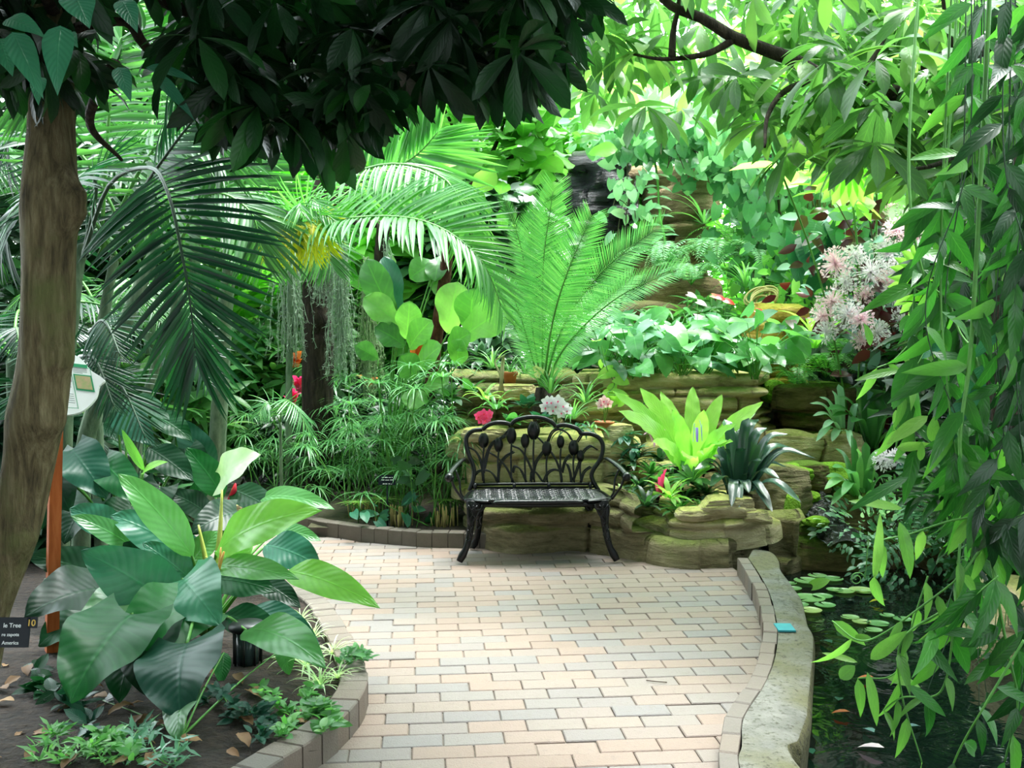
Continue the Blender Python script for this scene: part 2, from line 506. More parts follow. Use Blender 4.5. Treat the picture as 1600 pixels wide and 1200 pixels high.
# papyrus bed curb, front top edge, right to left and back
cpap = [G(*p, .1) for p in ((800, 834), (773, 834), (701, 832), (651, 831), (581, 825), (533, 819), (485, 811), (445, 797))] + [np.array([-2.15, 8.4, 0]), np.array([-2.6, 9.8, 0]), np.array([-3.1, 11.4, 0]), np.array([-3.6, 12.9, 0]), np.array([-5.5, 14.2, 0]), np.array([-8.5, 15.0, 0])]
cpap = outline(cpap, 130)

def normals2(p):
    t_ = nrm(np.gradient(p, axis=0)); return np.stack([-t_[:, 1], t_[:, 0]], 1)

def arclen(p): return np.concatenate([[0], np.cumsum(np.linalg.norm(np.diff(p, axis=0), axis=1))])

def curb(name, line, side, blk, wid, top, mat, bottom=-.05, label=None):
    """row of upright blocks along a line; side +1 = thickness to the left of travel"""
    s = arclen(line); nn = normals2(line) * side
    mb = MB(); n = int(s[-1] / blk)
    for i in range(n):
        a, b_ = i * blk + .002, (i + 1) * blk - .002
        pa = np.array([np.interp(a, s, line[:, k]) for k in (0, 1)]); pb = np.array([np.interp(b_, s, line[:, k]) for k in (0, 1)])
        na = np.array([np.interp(a, s, nn[:, k]) for k in (0, 1)]); nb = np.array([np.interp(b_, s, nn[:, k]) for k in (0, 1)])
        jz = rng.normal(0, .0015); jo = rng.normal(0, .002)
        o = [pa + na * jo, pb + nb * jo, pb + nb * (wid + jo), pa + na * (wid + jo)]
        cen = sum(o) / 4
        bv = .005
        rows = []
        for z_, k in ((bottom, 0), (top - bv + jz, 0), (top + jz, bv)):
            rows.append([np.append(p + nrm(cen - p) * k * 1.3, z_) for p in o])
        v = np.array(rows).reshape(-1, 3)
        q = grid_q(3, 4, True)
        if side < 0: q = q[:, ::-1]
        q = q.tolist() + ([[8, 9, 10, 11]] if side > 0 else [[11, 10, 9, 8]])
        lf = np.zeros((12, 3)); lf[:, 2] = rng.random()
        mb.add(v, q=q, lf=lf)
    o = mb.build(name, mat, smooth=False); o['kind'] = 'structure'
    if label: o['label'] = label
    return o

curb('trim_1', cl, 1, .105, .105, .10, M['curb'])
curb('trim_2', cpap, -1, .105, .09, .10, M['curbdark'])
curb('trim_3', cr_in, 1, .15, .060, .10, M['curb'])

mb = MB()   # pavers in running bond
BW, BH = .208, .104
ang = R(5.0); ca, sa = math.cos(ang), math.sin(ang)
crx = cr_in[::-1]
for r_ in range(-12, 150):
    off = (r_ % 2) * .5 + rng.normal(0, .02)
    for k_ in range(-52, 16):
        u_ = (k_ + off) * BW; v_ = .3 + r_ * BH
        x0, y0 = u_ * ca - v_ * sa + .9, u_ * sa + v_ * ca
        if not (-.2 < y0 < 14.6) or x0 < -8: continue
        if y0 > 6.0 and x0 > 1.3: continue
        if y0 < 6.5 and x0 > np.interp(y0, crx[:, 1], crx[:, 0]) + .1: continue
        if y0 > 8.2 and x0 > -2: continue
        if y0 < 5 and x0 < np.interp(y0, cl[:70, 1], cl[:70, 0]) - .3: continue
        hw, hh = BW / 2 - .0018, BH / 2 - .0018
        zt = rng.normal(0, .0012); tx, ty = rng.normal(0, .004, 2)
        rows = []
        for z_, kk in ((-.03, 0), (-.0035, 0), (0, .0035)):
            for sx, sy in ((-1, -1), (1, -1), (1, 1), (-1, 1)):
                a, b_ = sx * (hw - kk), sy * (hh - kk)
                rows.append([x0 + a * ca - b_ * sa, y0 + a * sa + b_ * ca, z_ + zt + a * tx + b_ * ty])
        lf = np.zeros((12, 3)); lf[:, 2] = rng.random()
        mb.add(rows, q=grid_q(3, 4, True).tolist() + [[8, 9, 10, 11]], lf=lf)
p_ = mb.build('floor', M['brick'], smooth=False); p_['kind'] = 'structure'
mb = MB(); fill(mb, [(-9, -1.5), (1.6, -1.5)] + [tuple(q + np.array([.06, 0])) for q in cr_in[::-3] if q[1] > 0] + [(1.2, 6.3), (.6, 7.0), (-1, 8.4), (-3, 15), (-9, 15)], -.008)
mb.build('ground_joints', M['joint'], kind='structure')
# base ground that everything stands in
mb = MB(); fill(mb, [(-16, -4), (16, -4), (16, 22), (-16, 22)], -.9, m=0)
mb.build('ground', M['gravel'], kind='structure')
# beds
i2 = normals2(cl)
bedl = [tuple(p + n_ * .08) for p, n_ in zip(cl, i2)][::3] + [(-12, 14), (-12, 0), (-3, .4)]
mb = MB(); fill(mb, bedl, .075, .16, .02, seed=3); mb.build('ground_left_bed', M['soil'], kind='structure')
i3 = -normals2(cpap)
bedp = [tuple(p + n_ * .07) for p, n_ in zip(cpap, i3)][::3] + [(-8, 18), (9, 18), (9, 9), (2.6, 9.0), (1.7, 8.0), (1.3, 7.3)]
mb = MB(); fill(mb, bedp, .07, .22, .02, seed=4); mb.build('ground_back_bed', M['soil'], kind='structure')

# concrete coping beside the pond
outer = [G(*p, .06) for p in ((1180, 862), (1202, 868), (1216, 884), (1220, 902), (1236, 925), (1254, 950), (1260, 985), (1268, 1015), (1264, 1065), (1256, 1125), (1240, 1168), (1228, 1200))]
outer.append(outer[-1] + np.array([.02, -.6, 0])); outer.append(outer[-1] + np.array([-.1, -2.6, 0]))
outer = outline(outer, 90)
nn = normals2(cr_in)
inn = cr_in + nn * .063
mb = MB(); fz = sines(11, 14, 5, 22); V = []
nt_ = 26
for i in range(90):
    a, b_ = inn[i], outer[i]
    d = nrm(b_ - a)
    row = []
    for j in range(nt_):
        t_ = j / (nt_ - 1)
        if t_ < .6:
            p = a + (b_ - a) * (t_ / .6); z_ = .098 - .012 * (t_ / .6) ** 3
        else:
            s_ = (t_ - .6) / .4; th = min(s_ * 2, 1) * R(90)
            p = b_ + d * (.045 * math.sin(th)) ; z_ = .086 - .05 * (1 - math.cos(th)) - max(0, s_ - .5) * 2 * .38
            p = p - d * max(0, s_ - .5) * .12
        k = fz(np.array([p[0], p[1], z_ * 1.5])) * (.003 if t_ < .45 else .014)
        row.append([p[0] + d[0] * k, p[1] + d[1] * k, z_ + (k if t_ > .3 else 0)])
    V.append(row)
V = np.array(V).reshape(-1, 3)
mb.add(V, q=grid_q(90, nt_)[:, ::-1]); mb.build('trim_4', M['concrete'], kind='structure')
# pond
mb = MB()
v = np.array([[x, y, -.17] for y in (-1.5, 9.4) for x in (.6, 6.5)]); mb.add(v, q=[[0, 1, 3, 2]])
mb.build('pond_water', M['water'], kind='structure')
mb = MB(); v = np.array([[x, y, -.75] for y in (-1.5, 9.4) for x in (.6, 6.5)]); mb.add(v, q=[[0, 1, 3, 2]]); mb.build('pond_floor', M['soil'], kind='structure')

# ------------------------------------------------------------------ rocks
def rock(name, c_, s_, mat, seed, rz=0, n=22, rough=.16, strata=.05, label=None, cat='rock', group=None, flat=.7, cuts=3, boxy=.55):
    """weathered block: rounded box, bedded and broken"""
    g = np.random.default_rng(seed)
    a = np.linspace(-1, 1, n); mb = MB()
    vs, qs, k = [], [], 0
    for ax in range(3):
        for sg in (-1, 1):
            U, V_ = np.meshgrid(a, a, indexing='ij'); W_ = np.full_like(U, sg)
            p = np.stack([U, V_, W_], -1)
            p = np.roll(p, ax, axis=-1)
            q = grid_q(n, n)
            if sg < 0: q = q[:, ::-1]
            vs.append(p.reshape(-1, 3)); qs.append(q + k); k += n * n
    p = np.vstack(vs); q = np.vstack(qs)
    key = np.round(p * 1000).astype(int); _, first, inv = np.unique(key, axis=0, return_index=True, return_inverse=True)
    p = p[first]; q = inv.ravel()[q]
    sph = nrm(p); p = p * boxy + sph * (1 - boxy) * 1.15
    f1 = sines(seed, 10, 1.2, 3.5); f2 = sines(seed + 1, 16, 5, 14)
    for _ in range(cuts):
        d = nrm(g.normal(size=3) * [1, 1, .6]); h = g.uniform(.72, .92)
        e = p @ d - h; p = p - np.maximum(e, 0)[:, None] * d * .85
    r_ = 1 + rough * f1(p) + rough * .35 * f2(p)
    z = p[:, 2]; lay = np.round((z + f1(p * [.6, .6, 0]) * .12) * 4 + g.uniform()) ; lk = np.sin(lay * 12.7 + seed) * strata
    frac = np.abs(((z + f1(p * [.6, .6, 0]) * .12) * 4 + .5) % 1 - .5)
    lk = lk - np.where(frac < .1, strata * .9, 0)
    p[:, :2] *= (r_ + lk)[:, None]; p[:, 2] *= (1 + rough * .6 * f1(p + 3))
    ca_, sa_ = math.cos(rz), math.sin(rz)
    p = p * np.asarray(s_) / 2
    p = p @ np.array([[ca_, sa_, 0], [-sa_, ca_, 0], [0, 0, 1]]) + np.asarray(c_)
    mb.add(p, q=q)
    return mb.build(name, mat, org=(c_[0], c_[1], c_[2] - s_[2] / 2), label=label, cat=cat, group=group)

def ledge(name, front, z0, z1, depth, mat, seed, courses=4, rough=.05, crack=.035, res=.015, back_up=0., label=None, cat='rock', zfun=None, vcr=.5, group=None, lean=.04):
    """a bedded outcrop: irregular courses, cracks between, a top that runs back"""
    L0 = outline(front, 60); S = arclen(L0)[-1]; n = max(12, int(S / res))
    L_ = outline(front, n); N2 = -normals2(L_); s = arclen(L_)
    H = z1 - z0; m1 = max(8, int(H / res)); m2 = max(6, int(depth / (res * 1.6)))
    g = np.random.default_rng(seed)
    bd = np.sort(g.uniform(0.08, .92, courses - 1)) if courses > 1 else np.array([])
    bd = np.concatenate([[0], (bd + np.linspace(1, courses - 1, courses - 1) / courses) / 2 if courses > 1 else [], [1]])
    f1 = sines(seed, 12, 1.5, 6); f2 = sines(seed + 5, 16, 9, 30); f3 = sines(seed + 9, 8, 1, 4)
    t = np.linspace(0, 1, m1); z = z0 + t * H
    Sg, T = np.meshgrid(s, t, indexing='ij')
    wob = f3(np.stack([Sg, Sg * 0, Sg * 0], -1)) * .05
    Tw = T + wob * .8
    ci = np.clip(np.searchsorted(bd, np.clip(Tw, 0.001, .999).ravel()).reshape(T.shape) - 1, 0, courses - 1)
    dist = np.min(np.abs(Tw[..., None] - bd[None, None, 1:-1]), axis=-1) if courses > 1 else np.ones_like(T)
    dist = dist * H
    cs = np.stack([Sg * 2.2, ci * 7.3, ci * 3.1], -1)
    off = f1(cs) * rough * 1.6
    # vertical breaks
    ph = Sg * (1.3 + .5 * np.sin(ci * 5.1)) + ci * 2.37
    vb = np.abs((ph % 1) - .5)
    off -= np.where(vb < .025 * vcr, crack * .8, 0) + np.floor(ph) % 3 * rough * .35
    off -= crack * 1.5 * np.exp(-(dist / .013) ** 2) * (.4 + .6 * np.clip(f1(cs + 3) + .6, 0, 1))
    P = np.zeros(T.shape + (3,)); P[..., 0] = L_[:, None, 0]; P[..., 1] = L_[:, None, 1]; P[..., 2] = z[None]
    off += f2(P) * .012 + f1(P * [1.5, 1.5, 2]) * rough * .5 - T * lean
    rd = .05; off -= np.where(T * H > H - rd, rd - np.sqrt(np.maximum(rd ** 2 - (T * H - (H - rd)) ** 2, 0)), 0)
    P[..., :2] += N2[:, None, :] * off[..., None]
    zt = z1 + (zfun(L_[:, 0]) if zfun is not None else 0)
    P[..., 2] = z0 + (P[..., 2] - z0) * ((zt - z0) / H)[:, None] if zfun is not None else P[..., 2]
    P[..., 2] += f2(P + 4) * .006
    top = []
    for j in range(1, m2 + 1):
        b_ = j / m2 * depth
        q_ = P[:, -1].copy(); q_[:, 0] += (np.mean(L_[:, 0]) - L_[:, 0]) * .35 * (b_ / depth) ** 1.5; q_[:, 1] += b_; q_[:, 2] += back_up * (b_ / depth) + f1(q_ * [1.6, 1.6, 0] + 2) * rough * .6 * min(1, b_ / .1) + f2(q_) * .006
        top.append(q_)
    P = np.concatenate([P, np.stack(top, 1)], axis=1)
    mb = MB(); mb.add(P.reshape(-1, 3), q=grid_q(*P.shape[:2]))
    c0 = L_[n // 2]
    return mb.build(name, mat, org=(c0[0], c0[1], z0), label=label, cat=cat, group=group)
def g2(px, py, z=0.0): return tuple(G(px, py, z)[:2])
def x_at(px, Y): return A(px, 600, Y)[0]

# mounded soil behind the terraces and on the far bank of the pond
def ss(a, b, x): t_ = np.clip((x - a) / (b - a), 0, 1); return t_ * t_ * (3 - 2 * t_)
xs, ys = np.meshgrid(np.arange(-1.4, 9, .16), np.arange(6.95, 18, .16), indexing='ij')
fm = sines(31, 14, .8, 5)
zz = .05 + .9 * ss(7.7, 8.5, ys) * ss(-1.2, .2, xs) + .45 * ss(8.6, 10, ys) * ss(0, 1.5, xs)
right = ss(1.55, 2.1, xs)
zr = -.5 + .75 * ss(6.9, 7.5, ys) + .5 * ss(7.5, 9.2, ys) + .25 * ss(2.2, 4, xs) + .6 * ss(9, 12, ys)
zz = zz * (1 - right) + zr * right
P_ = np.stack([xs, ys, zz], -1); P_[..., 2] += fm(P_) * .05
mb = MB(); mb.add(P_.reshape(-1, 3), q=grid_q(*xs.shape)); mb.build('ground_back_mound', M['gravel'], kind='structure')

ledge('rock_ledge', [g2(722, 838), g2(748, 856), g2(800, 862), g2(860, 866), g2(905, 864), g2(950, 868), g2(990, 880)], -.06, .36, .5, M['rocklow'], 41, 3, .07, .05,
      label='damp mossy stone base low under the black bench seat')
ledge('rock_ledge', [(x_at(700, 7.05), 7.3), (x_at(715, 6.95), 6.98), (x_at(800, 6.9), 6.9), (x_at(900, 6.9), 6.9), (x_at(980, 6.98), 6.98), (x_at(1000, 7.3), 7.35)], .25, .68, .75, M['rock'], 43, 3, .075, .055,
      label='long yellow-green mossy stone ledge running behind the bench back')
ledge('rock_ledge', [(x_at(690, 8.1), 8.4), (x_at(706, 8), 8.0), (x_at(770, 7.9), 7.9), (x_at(850, 8), 8.0), (x_at(905, 8.1), 8.1)], .55, 1.07, .7, M['rocklow'], 44, 5, .08, .06,
      label='dark stacked stone terrace under the small terracotta pot, left of the cycad')
ledge('rock_ledge', [(x_at(893, 7.9), 8.1), (x_at(905, 7.75), 7.75), (x_at(1000, 7.6), 7.6), (x_at(1110, 7.6), 7.6), (x_at(1185, 7.62), 7.62), (x_at(1204, 7.8), 7.85), (x_at(1212, 8.3), 8.4)], .45, 1.09, .9, M['rocktan'], 45, 6, .06, .06, lean=.03,
      label='tall tan stacked stone terrace holding the red-flowered heart-leaved plants')
ledge('rock_ledge', [(x_at(1110, 7.3), 7.5), (x_at(1135, 7.25), 7.25), (x_at(1185, 7.2), 7.2), (x_at(1212, 7.25), 7.25), (x_at(1226, 7.5), 7.6)], .2, .74, .5, M['rocktan'], 61, 3, .07, .04, lean=.16,
      label='tan rock shoulder at the lower right foot of the tan terrace')
ledge('rock_ledge', [(x_at(1160, 8.9), 9.2), (x_at(1172, 8.7), 8.75), (x_at(1215, 8.6), 8.6), (x_at(1262, 8.65), 8.65), (x_at(1275, 9), 9.1)], 1.22, 1.63, .8, M['rockyel'], 46, 2, .06, .04,
      label='big ochre yellow boulder topmost above the stream')
ledge('rock_ledge', [(x_at(1180, 8.5), 8.7), (x_at(1195, 8.3), 8.3), (x_at(1235, 8.25), 8.25), (x_at(1265, 8.3), 8.35)], .85, 1.22, .8, M['rockyel'], 47, 3, .06, .04,
      label='thin ochre stone steps just below the big ochre boulder')
ledge('rock_ledge', [(x_at(1192, 8.2), 8.3), (x_at(1202, 8), 8.0), (x_at(1255, 7.85), 7.85), (x_at(1300, 7.85), 7.85), (x_at(1345, 7.9), 8.0)], .42, 1.0, .8, M['rockdark'], 48, 3, .09, .06,
      label='dark brown layered rock at the top of the stream, below the ferns')
# front rocks beside the bench
ledge('rock_ledge', [g2(948, 862), g2(975, 872), g2(1010, 882), g2(1060, 890), g2(1120, 893), g2(1168, 888), g2(1205, 868, -.1)], -.2, .16, .5, M['rocklow'], 50, 1, .06, .03,
      label='low grey-green footing stone between the bench and the curb')
ledge('rock_ledge', [(x_at(1000, 6.5), 6.6), g2(1026, 868), (x_at(1045, 6.25), 6.22), (x_at(1110, 6.15), 6.12), (x_at(1165, 6.15), 6.12), (x_at(1212, 6.3), 6.3), (x_at(1225, 6.6), 6.7)], .08, .265, .6, M['rock'], 51, 2, .06, .045,
      label='broad flat moss-covered stone slab beside the pond, lowest in front of the ferns')
ledge('rock_ledge', [(x_at(955, 6.75), 6.9), (x_at(968, 6.6), 6.6), (x_at(1000, 6.45), 6.45), (x_at(1030, 6.45), 6.5)], .0, .33, .5, M['rocklow'], 52, 2, .08, .04,
      label='dark green stone right behind the bench foot under the small rosette plants')
ledge('rock_ledge', [(x_at(985, 7.2), 7.3), (x_at(1000, 7.1), 7.1), (x_at(1050, 7.05), 7.05), (x_at(1110, 7.15), 7.15)], .3, .62, .5, M['rocktan'], 53, 3, .07, .05,
      label='tan layered stone behind the large rosette fern')
ledge('rock_ledge', [(x_at(1205, 6.5), 6.75), (x_at(1218, 6.55), 6.5), (x_at(1245, 6.6), 6.55), (x_at(1262, 6.8), 6.8)], -.25, .19, .5, M['rocklow'], 54, 2, .07, .03,
      label='rounded grey stone at the foot of the stream')
rk = [  # px, py of the stone's middle, Y, size, material, label
 (1128, 790, 6.3, (.36, .3, .13), 'rock', 'flat wedge-shaped stone lying on the mossy slab, longer of two', .2),
 (1092, 803, 6.2, (.26, .2, .07), 'rock', 'thin flat stone tucked under the edge of the wedge-shaped one', 0),
 (1184, 808, 6.22, (.19, .17, .085), 'rock', 'small bright moss-covered stone at the right end of the slab', 0),
 (1162, 786, 6.45, (.08, .1, .1), 'rocklow', 'small upright grey stone behind the mossy slab', 0),
 (1178, 784, 6.5, (.12, .12, .13), 'rocklow', 'blocky grey stone under the strap leaves', .4),
 (966, 676, 6.98, (.17, .17, .12), 'rock', 'angular mossy stone sitting on the ledge end near the bowl', .3),
 (760, 678, 6.95, (.34, .3, .1), 'rock', 'low mossy stone on the ledge behind the left of the bench', 0),
 (1235, 705, 7.6, (.36, .4, .3), 'rocktan', 'rounded tan boulder left of the falling stream', 0),
 (1312, 712, 7.5, (.34, .4, .34), 'rocktan', 'rounded tan boulder right of the falling stream', 0),
 (1222, 765, 7.0, (.34, .3, .34), 'rocklow', 'grey boulder wedged beside the lower stream', .3),
 (1345, 800, 7.0, (.4, .4, .26), 'rockdark', 'dark wet boulder right of the stream mouth', .1),
 (1262, 745, 7.2, (.26, .3, .22), 'rockdark', 'dark mossy stone splitting the stream', .1),
 (1290, 845, 6.85, (.5, .35, .22), 'rockdark', 'dark stone lip over the pond under the stream', 0),
 (1590, 985, 4.9, (.34, .5, .5), 'rocktan', 'tan rock on the pond edge behind the hanging vine', 0),
 (1500, 860, 6.9, (.7, .5, .3), 'rockdark', 'dark bank rock beneath the trailing groundcover', 0),
 (452, 1050, 4.15, (.2, .16, .13), 'rocktan', 'pale stone in the left bed beside the black ground light', .2),
 (355, 668, 13.6, (.6, .4, .35), 'rock', 'mossy boulder far down the path at the bend', 0),
 (345, 800, 7.6, (.3, .2, .12), 'rocktan', 'pale stone by the far edge of the left bed', .2),
 (800, 612, 7.85, (.4, .3, .12), 'rocktan', 'tan stone below the small terracotta pot', .2),
 (910, 618, 7.7, (.3, .3, .2), 'rocklow', 'dark rounded stone between the cycad and the tan terrace', .2),
]
for i, (px, py, Y, s_, mt, lb, rz) in enumerate(rk):
    rock('rock', A(px, py, Y), s_, M[mt], 100 + i * 3, rz, label=lb, n=16 if Y > 8 else 20)
# cliff
ledge('waterfall_cliff', [(x_at(870, 11.5), 12.2), (x_at(880, 11.2), 11.3), (x_at(930, 11), 11.0), (x_at(985, 11.05), 11.05), (x_at(1008, 11.3), 11.5)], .9, 3.38, 1.5, M['rockwet'], 55, 12, .10, .09, res=.05,
      label='tall wet black rock face of the waterfall behind the cycad', cat='cliff')
ledge('waterfall_cliff', [(x_at(985, 11.4), 11.8), (x_at(1000, 11.1), 11.1), (x_at(1050, 10.8), 10.8), (x_at(1105, 10.9), 10.9), (x_at(1125, 11.3), 11.6)], .9, 3.2, 1.5, M['rockbrn'], 56, 8, .16, .1, res=.05,
      label='tall dry brown rock face beside the wet black one', cat='cliff')
ledge('rock_ledge', [(x_at(960, 10.3), 10.6), (x_at(985, 10), 10.0), (x_at(1060, 9.8), 9.8), (x_at(1130, 9.9), 9.9), (x_at(1165, 10.2), 10.3)], .9, 1.68, 1.0, M['rockbrn'], 57, 5, .12, .08, res=.04,
      label='brown rock shelf at the foot of the waterfall cliff')
# stream
t = NT('running_water')
g = t.n('ShaderNodeNewGeometry'); f = t.noise(24, 4, .6, g.outputs['Position'], 1.2)
b = t.n('ShaderNodeBsdfPrincipled'); t.l(t.ramp(f, [(.56, lin('10140f')), (.7, lin('a9b7bd'))]), b.inputs['Base Color']); b.inputs['Roughness'].default_value = .08
t.l(t.bump(f, .03), b.inputs['Normal']); t.l(b.outputs[0], t.out.inputs[0]); M['stream'] = t.m
pts = curve([A(1232, 690, 7.75), A(1250, 712, 7.6), A(1262, 735, 7.35), A(1268, 765, 7.1), A(1290, 800, 6.9), A(1312, 828, 6.75), A(1322, 850, 6.6)], 40)
mb = MB(); fs = sines(77, 12, 8, 25); rows = []
for i, p in enumerate(pts):
    wd = .06 + .06 * math.sin(i * .33) ** 2 + i * .0015
    rows.append([[p[0] + u_ * wd, p[1] - abs(u_) * .02, p[2] + .03 - .05 * u_ * u_] for u_ in np.linspace(-1, 1, 9)])
V = np.array(rows).reshape(-1, 3); V[:, 2] += fs(V) * .012
mb.add(V, q=grid_q(40, 9)[:, ::-1]); mb.build('stream_water', M['stream'], kind='structure')
mb = MB(); rows = []
for i, p in enumerate(pts):
    rows.append([[p[0] + u_ * .42, p[1] + .05 + .1 * abs(u_), p[2] - .03 + .05 * abs(u_)] for u_ in np.linspace(-1, 1, 15)] )
V = np.array(rows).reshape(-1, 3); V[:, 2] += fs(V * .6) * .05
V = V.reshape(40, 15, 3); skirt = V[-1:].copy(); skirt[..., 2] = -.5; V = np.concatenate([V, skirt]); 
mb.add(V.reshape(-1, 3), q=grid_q(41, 15)[:, ::-1]); mb.build('stream_bed', M['rockdark'], kind='structure')

# moss cushions
M['moss'] = plain('bright_moss', '5d8f16', .95, c2='86b526', nscale=70, bump=.02)
for i, (px, py, Y, s_, lb) in enumerate([(1240, 738, 7.1, (.24, .2, .14), 'bright green moss cushion left of the stream middle'), (1296, 742, 7.2, (.3, .2, .16), 'bright green moss cushion right of the stream middle'),
        (1238, 800, 6.85, (.12, .12, .26), 'moss strip running down the stone left of the stream'), (1274, 815, 6.75, (.16, .14, .06), 'small moss patch on the stone lip over the pond'),
        (1262, 778, 7.0, (.16, .14, .08), 'little moss tuft in mid stream'), (1208, 612, 8.15, (.2, .2, .16), 'moss clump on top of the dark stream rock'), (1326, 828, 6.85, (.16, .14, .1), 'moss tuft right of the stream mouth'),
        (1215, 560, 8.4, (.3, .2, .1), 'moss spread over the ochre stone steps')]):
    rock('moss_cushion', A(px, py, Y), s_, M['moss'], 300 + i, label=lb, cat='moss', n=18, strata=0, rough=.3, boxy=.1, cuts=0)

# ------------------------------------------------------------------ bench
bench = thing('garden_bench', (.16, 6.12, 0), 'black cast metal garden bench with tulip pattern back on the brick path', 'bench')
bench.rotation_euler[2] = R(2)
BO = ORG[bench.name].copy(); ORG[bench.name] = np.zeros(3)   # bench parts are drawn in the bench's own space
def bq(cx, cy, lean=1.0):
    x, z = (cx - 592) * .001084, (1057 - cy) * .001097
    return [x, .40 + max(0, z - .40) * .20 * lean, z]
def btube(mb, pts, r, n=16, seg=8, flat=1.0, **k): tube(mb, curve([bq(*p) for p in pts], n), r, seg, flat=flat, up=(0, 1, .01), **k)
mb = MB()
for P in ([(970, 705), (945, 665), (930, 620), (945, 580), (975, 540), (997, 490), (1000, 440), (978, 402), (930, 380), (872, 378)],
          [(872, 378), (850, 350), (805, 333), (760, 327), (722, 337)], [(722, 337), (700, 312), (650, 288), (590, 280), (540, 283), (480, 300), (452, 325)],
          [(452, 325), (420, 314), (370, 312), (318, 326), (283, 352)], [(283, 352), (240, 356), (206, 372), (187, 405), (190, 450), (208, 510), (228, 560), (233, 610), (222, 660), (205, 705)]):
    btube(mb, P, .0145, 40, 10)
mb.build('back_frame', M['black'], bench)
arcs = [[(205, 455), (245, 480), (275, 540), (290, 650)], [(240, 610), (270, 588), (320, 590), (355, 620), (370, 655)], [(290, 600), (305, 510), (345, 430), (420, 390)],
        [(325, 485), (380, 520), (430, 580), (465, 655)], [(375, 650), (385, 560), (420, 510), (470, 480)], [(455, 445), (510, 470), (550, 530), (585, 610)], [(462, 600), (475, 566), (510, 585), (542, 655)],
        [(570, 655), (575, 600), (600, 600), (640, 655)], [(580, 640), (600, 545), (645, 480)], [(645, 655), (670, 605), (705, 585), (745, 592)], [(685, 475), (720, 530), (745, 600), (752, 660)],
        [(755, 600), (775, 535), (805, 500)], [(810, 660), (803, 600), (785, 550)], [(818, 650), (850, 570), (880, 490), (925, 450), (965, 470)], [(865, 660), (885, 600), (925, 568)],
        [(672, 425), (700, 368), (740, 352), (790, 375), (815, 415)], [(848, 425), (878, 380)], [(612, 398), (640, 425), (662, 450)], [(318, 470), (290, 600)], [(400, 400), (450, 350)]]
mb = MB()
for P in arcs:
    for d in (-5, 5): btube(mb, [(x + d * .8, y + d * .6) for x, y in P], .0052, 16, 6)
mb.build('leaf_scrollwork', M['black'], bench)
for cx, cy, hw, hh in [(290, 415, 31, 43), (378, 440, 27, 42), (455, 388, 30, 48), (537, 418, 26, 42), (588, 358, 38, 54), (665, 465, 29, 45), (748, 425, 23, 38), (825, 460, 30, 46), (865, 508, 22, 36)]:
    mb = MB(); c_ = np.array(bq(cx, cy)); W_, H_ = hw * .001084, hh * .001097
    for k in range(5):   # overlapping petals round a bud
        a0 = k * 1.2566 + .3
        u_, v_ = np.meshgrid(np.linspace(-.75, .75, 7), np.linspace(0, 1, 9), indexing='ij')
        rr = np.sin(np.pi * np.clip(v_ * .86 + .07, 0, 1)) ** .6 * (1 - np.abs(u_) * .06 + .05 * (k % 2))
        th = a0 + u_ * (1 - .4 * v_ ** 3)
        X = np.stack([np.sin(th) * rr * W_, -np.cos(th) * rr * W_ * .8, (v_ * 2 - 1) * H_ * (1 - .06 * u_ ** 2 * (v_ > .8))], -1)
        mb.add((X + c_).reshape(-1, 3), q=grid_q(7, 9))
    a = np.linspace(0, 2 * np.pi, 12, endpoint=False); v_ = np.linspace(0, 1, 10)
    rr = np.sin(np.pi * np.clip(v_ * .86 + .07, 0, 1)) ** .6 * .93
    X = np.stack([np.cos(a)[None] * rr[:, None] * W_, np.sin(a)[None] * rr[:, None] * W_ * .8, (v_ * 1.9 - .95)[:, None] * H_ + a[None] * 0], -1) + c_
    mb.add(X.reshape(-1, 3), q=grid_q(10, 12, True))
    tp = mb.build('tulip', M['black'], bench)
    mb = MB(); tube(mb, curve([bq(cx + 2, cy + hh * .8), bq(cx - 3, (cy + 660) / 2), bq(cx + 2, 664)], 10), .0062, 8, up=(0, 1, .01)); mb.build('stem', M['black'], tp)
# seat
def seat_edge(a):      # outline of the seat in its own plane, a from 0 to 2pi
    ca_, sa_ = np.cos(a), np.sin(a)
    x = .455 * np.sign(ca_) * np.abs(ca_) ** .55; y = .21 + .215 * np.sign(sa_) * np.abs(sa_) ** .62
    return x * (1 - .13 * ((y - 0) / .42)), y
mb = MB(); nx, ny = 170, 84
U, V_ = np.meshgrid(np.linspace(-1, 1, nx), np.linspace(-1, 1, ny), indexing='ij')
yy = .21 + .208 * V_; wx = .452 * np.maximum(1 - np.abs(V_) ** 5.5 * .35, .3) * (1 - .13 * (yy / .42)); xx = U * wx
cs_ = .048; i_, j_ = (xx * .6 + yy) / cs_, (xx * .6 - yy) / cs_
par = (np.floor(i_) + np.floor(j_)) % 2
wv = np.where(par > .5, np.abs(np.sin(i_ * np.pi)) ** .5 * (.75 + .25 * np.abs(np.sin(j_ * np.pi * 3))), np.abs(np.sin(j_ * np.pi)) ** .5 * (.75 + .25 * np.abs(np.sin(i_ * np.pi * 3))))
wv = wv * (1 - np.abs(U) ** 14) * (1 - np.abs(V_) ** 10)
z_ = .383 + yy * .03 - .012 * np.cos(U * np.pi / 2) * np.cos(V_ * np.pi / 2) + wv * .016
top = np.stack([xx, yy, z_], -1); bot = top.copy(); bot[..., 2] = .368 + yy * .03 - .012 * np.cos(U * np.pi / 2) * np.cos(V_ * np.pi / 2)
mb.add(top.reshape(-1, 3), q=grid_q(nx, ny)); mb.add(bot.reshape(-1, 3), q=grid_q(nx, ny)[:, ::-1])
mb.build('seat', M['black'], bench)
mb = MB(); a = np.linspace(0, 2 * np.pi, 81)
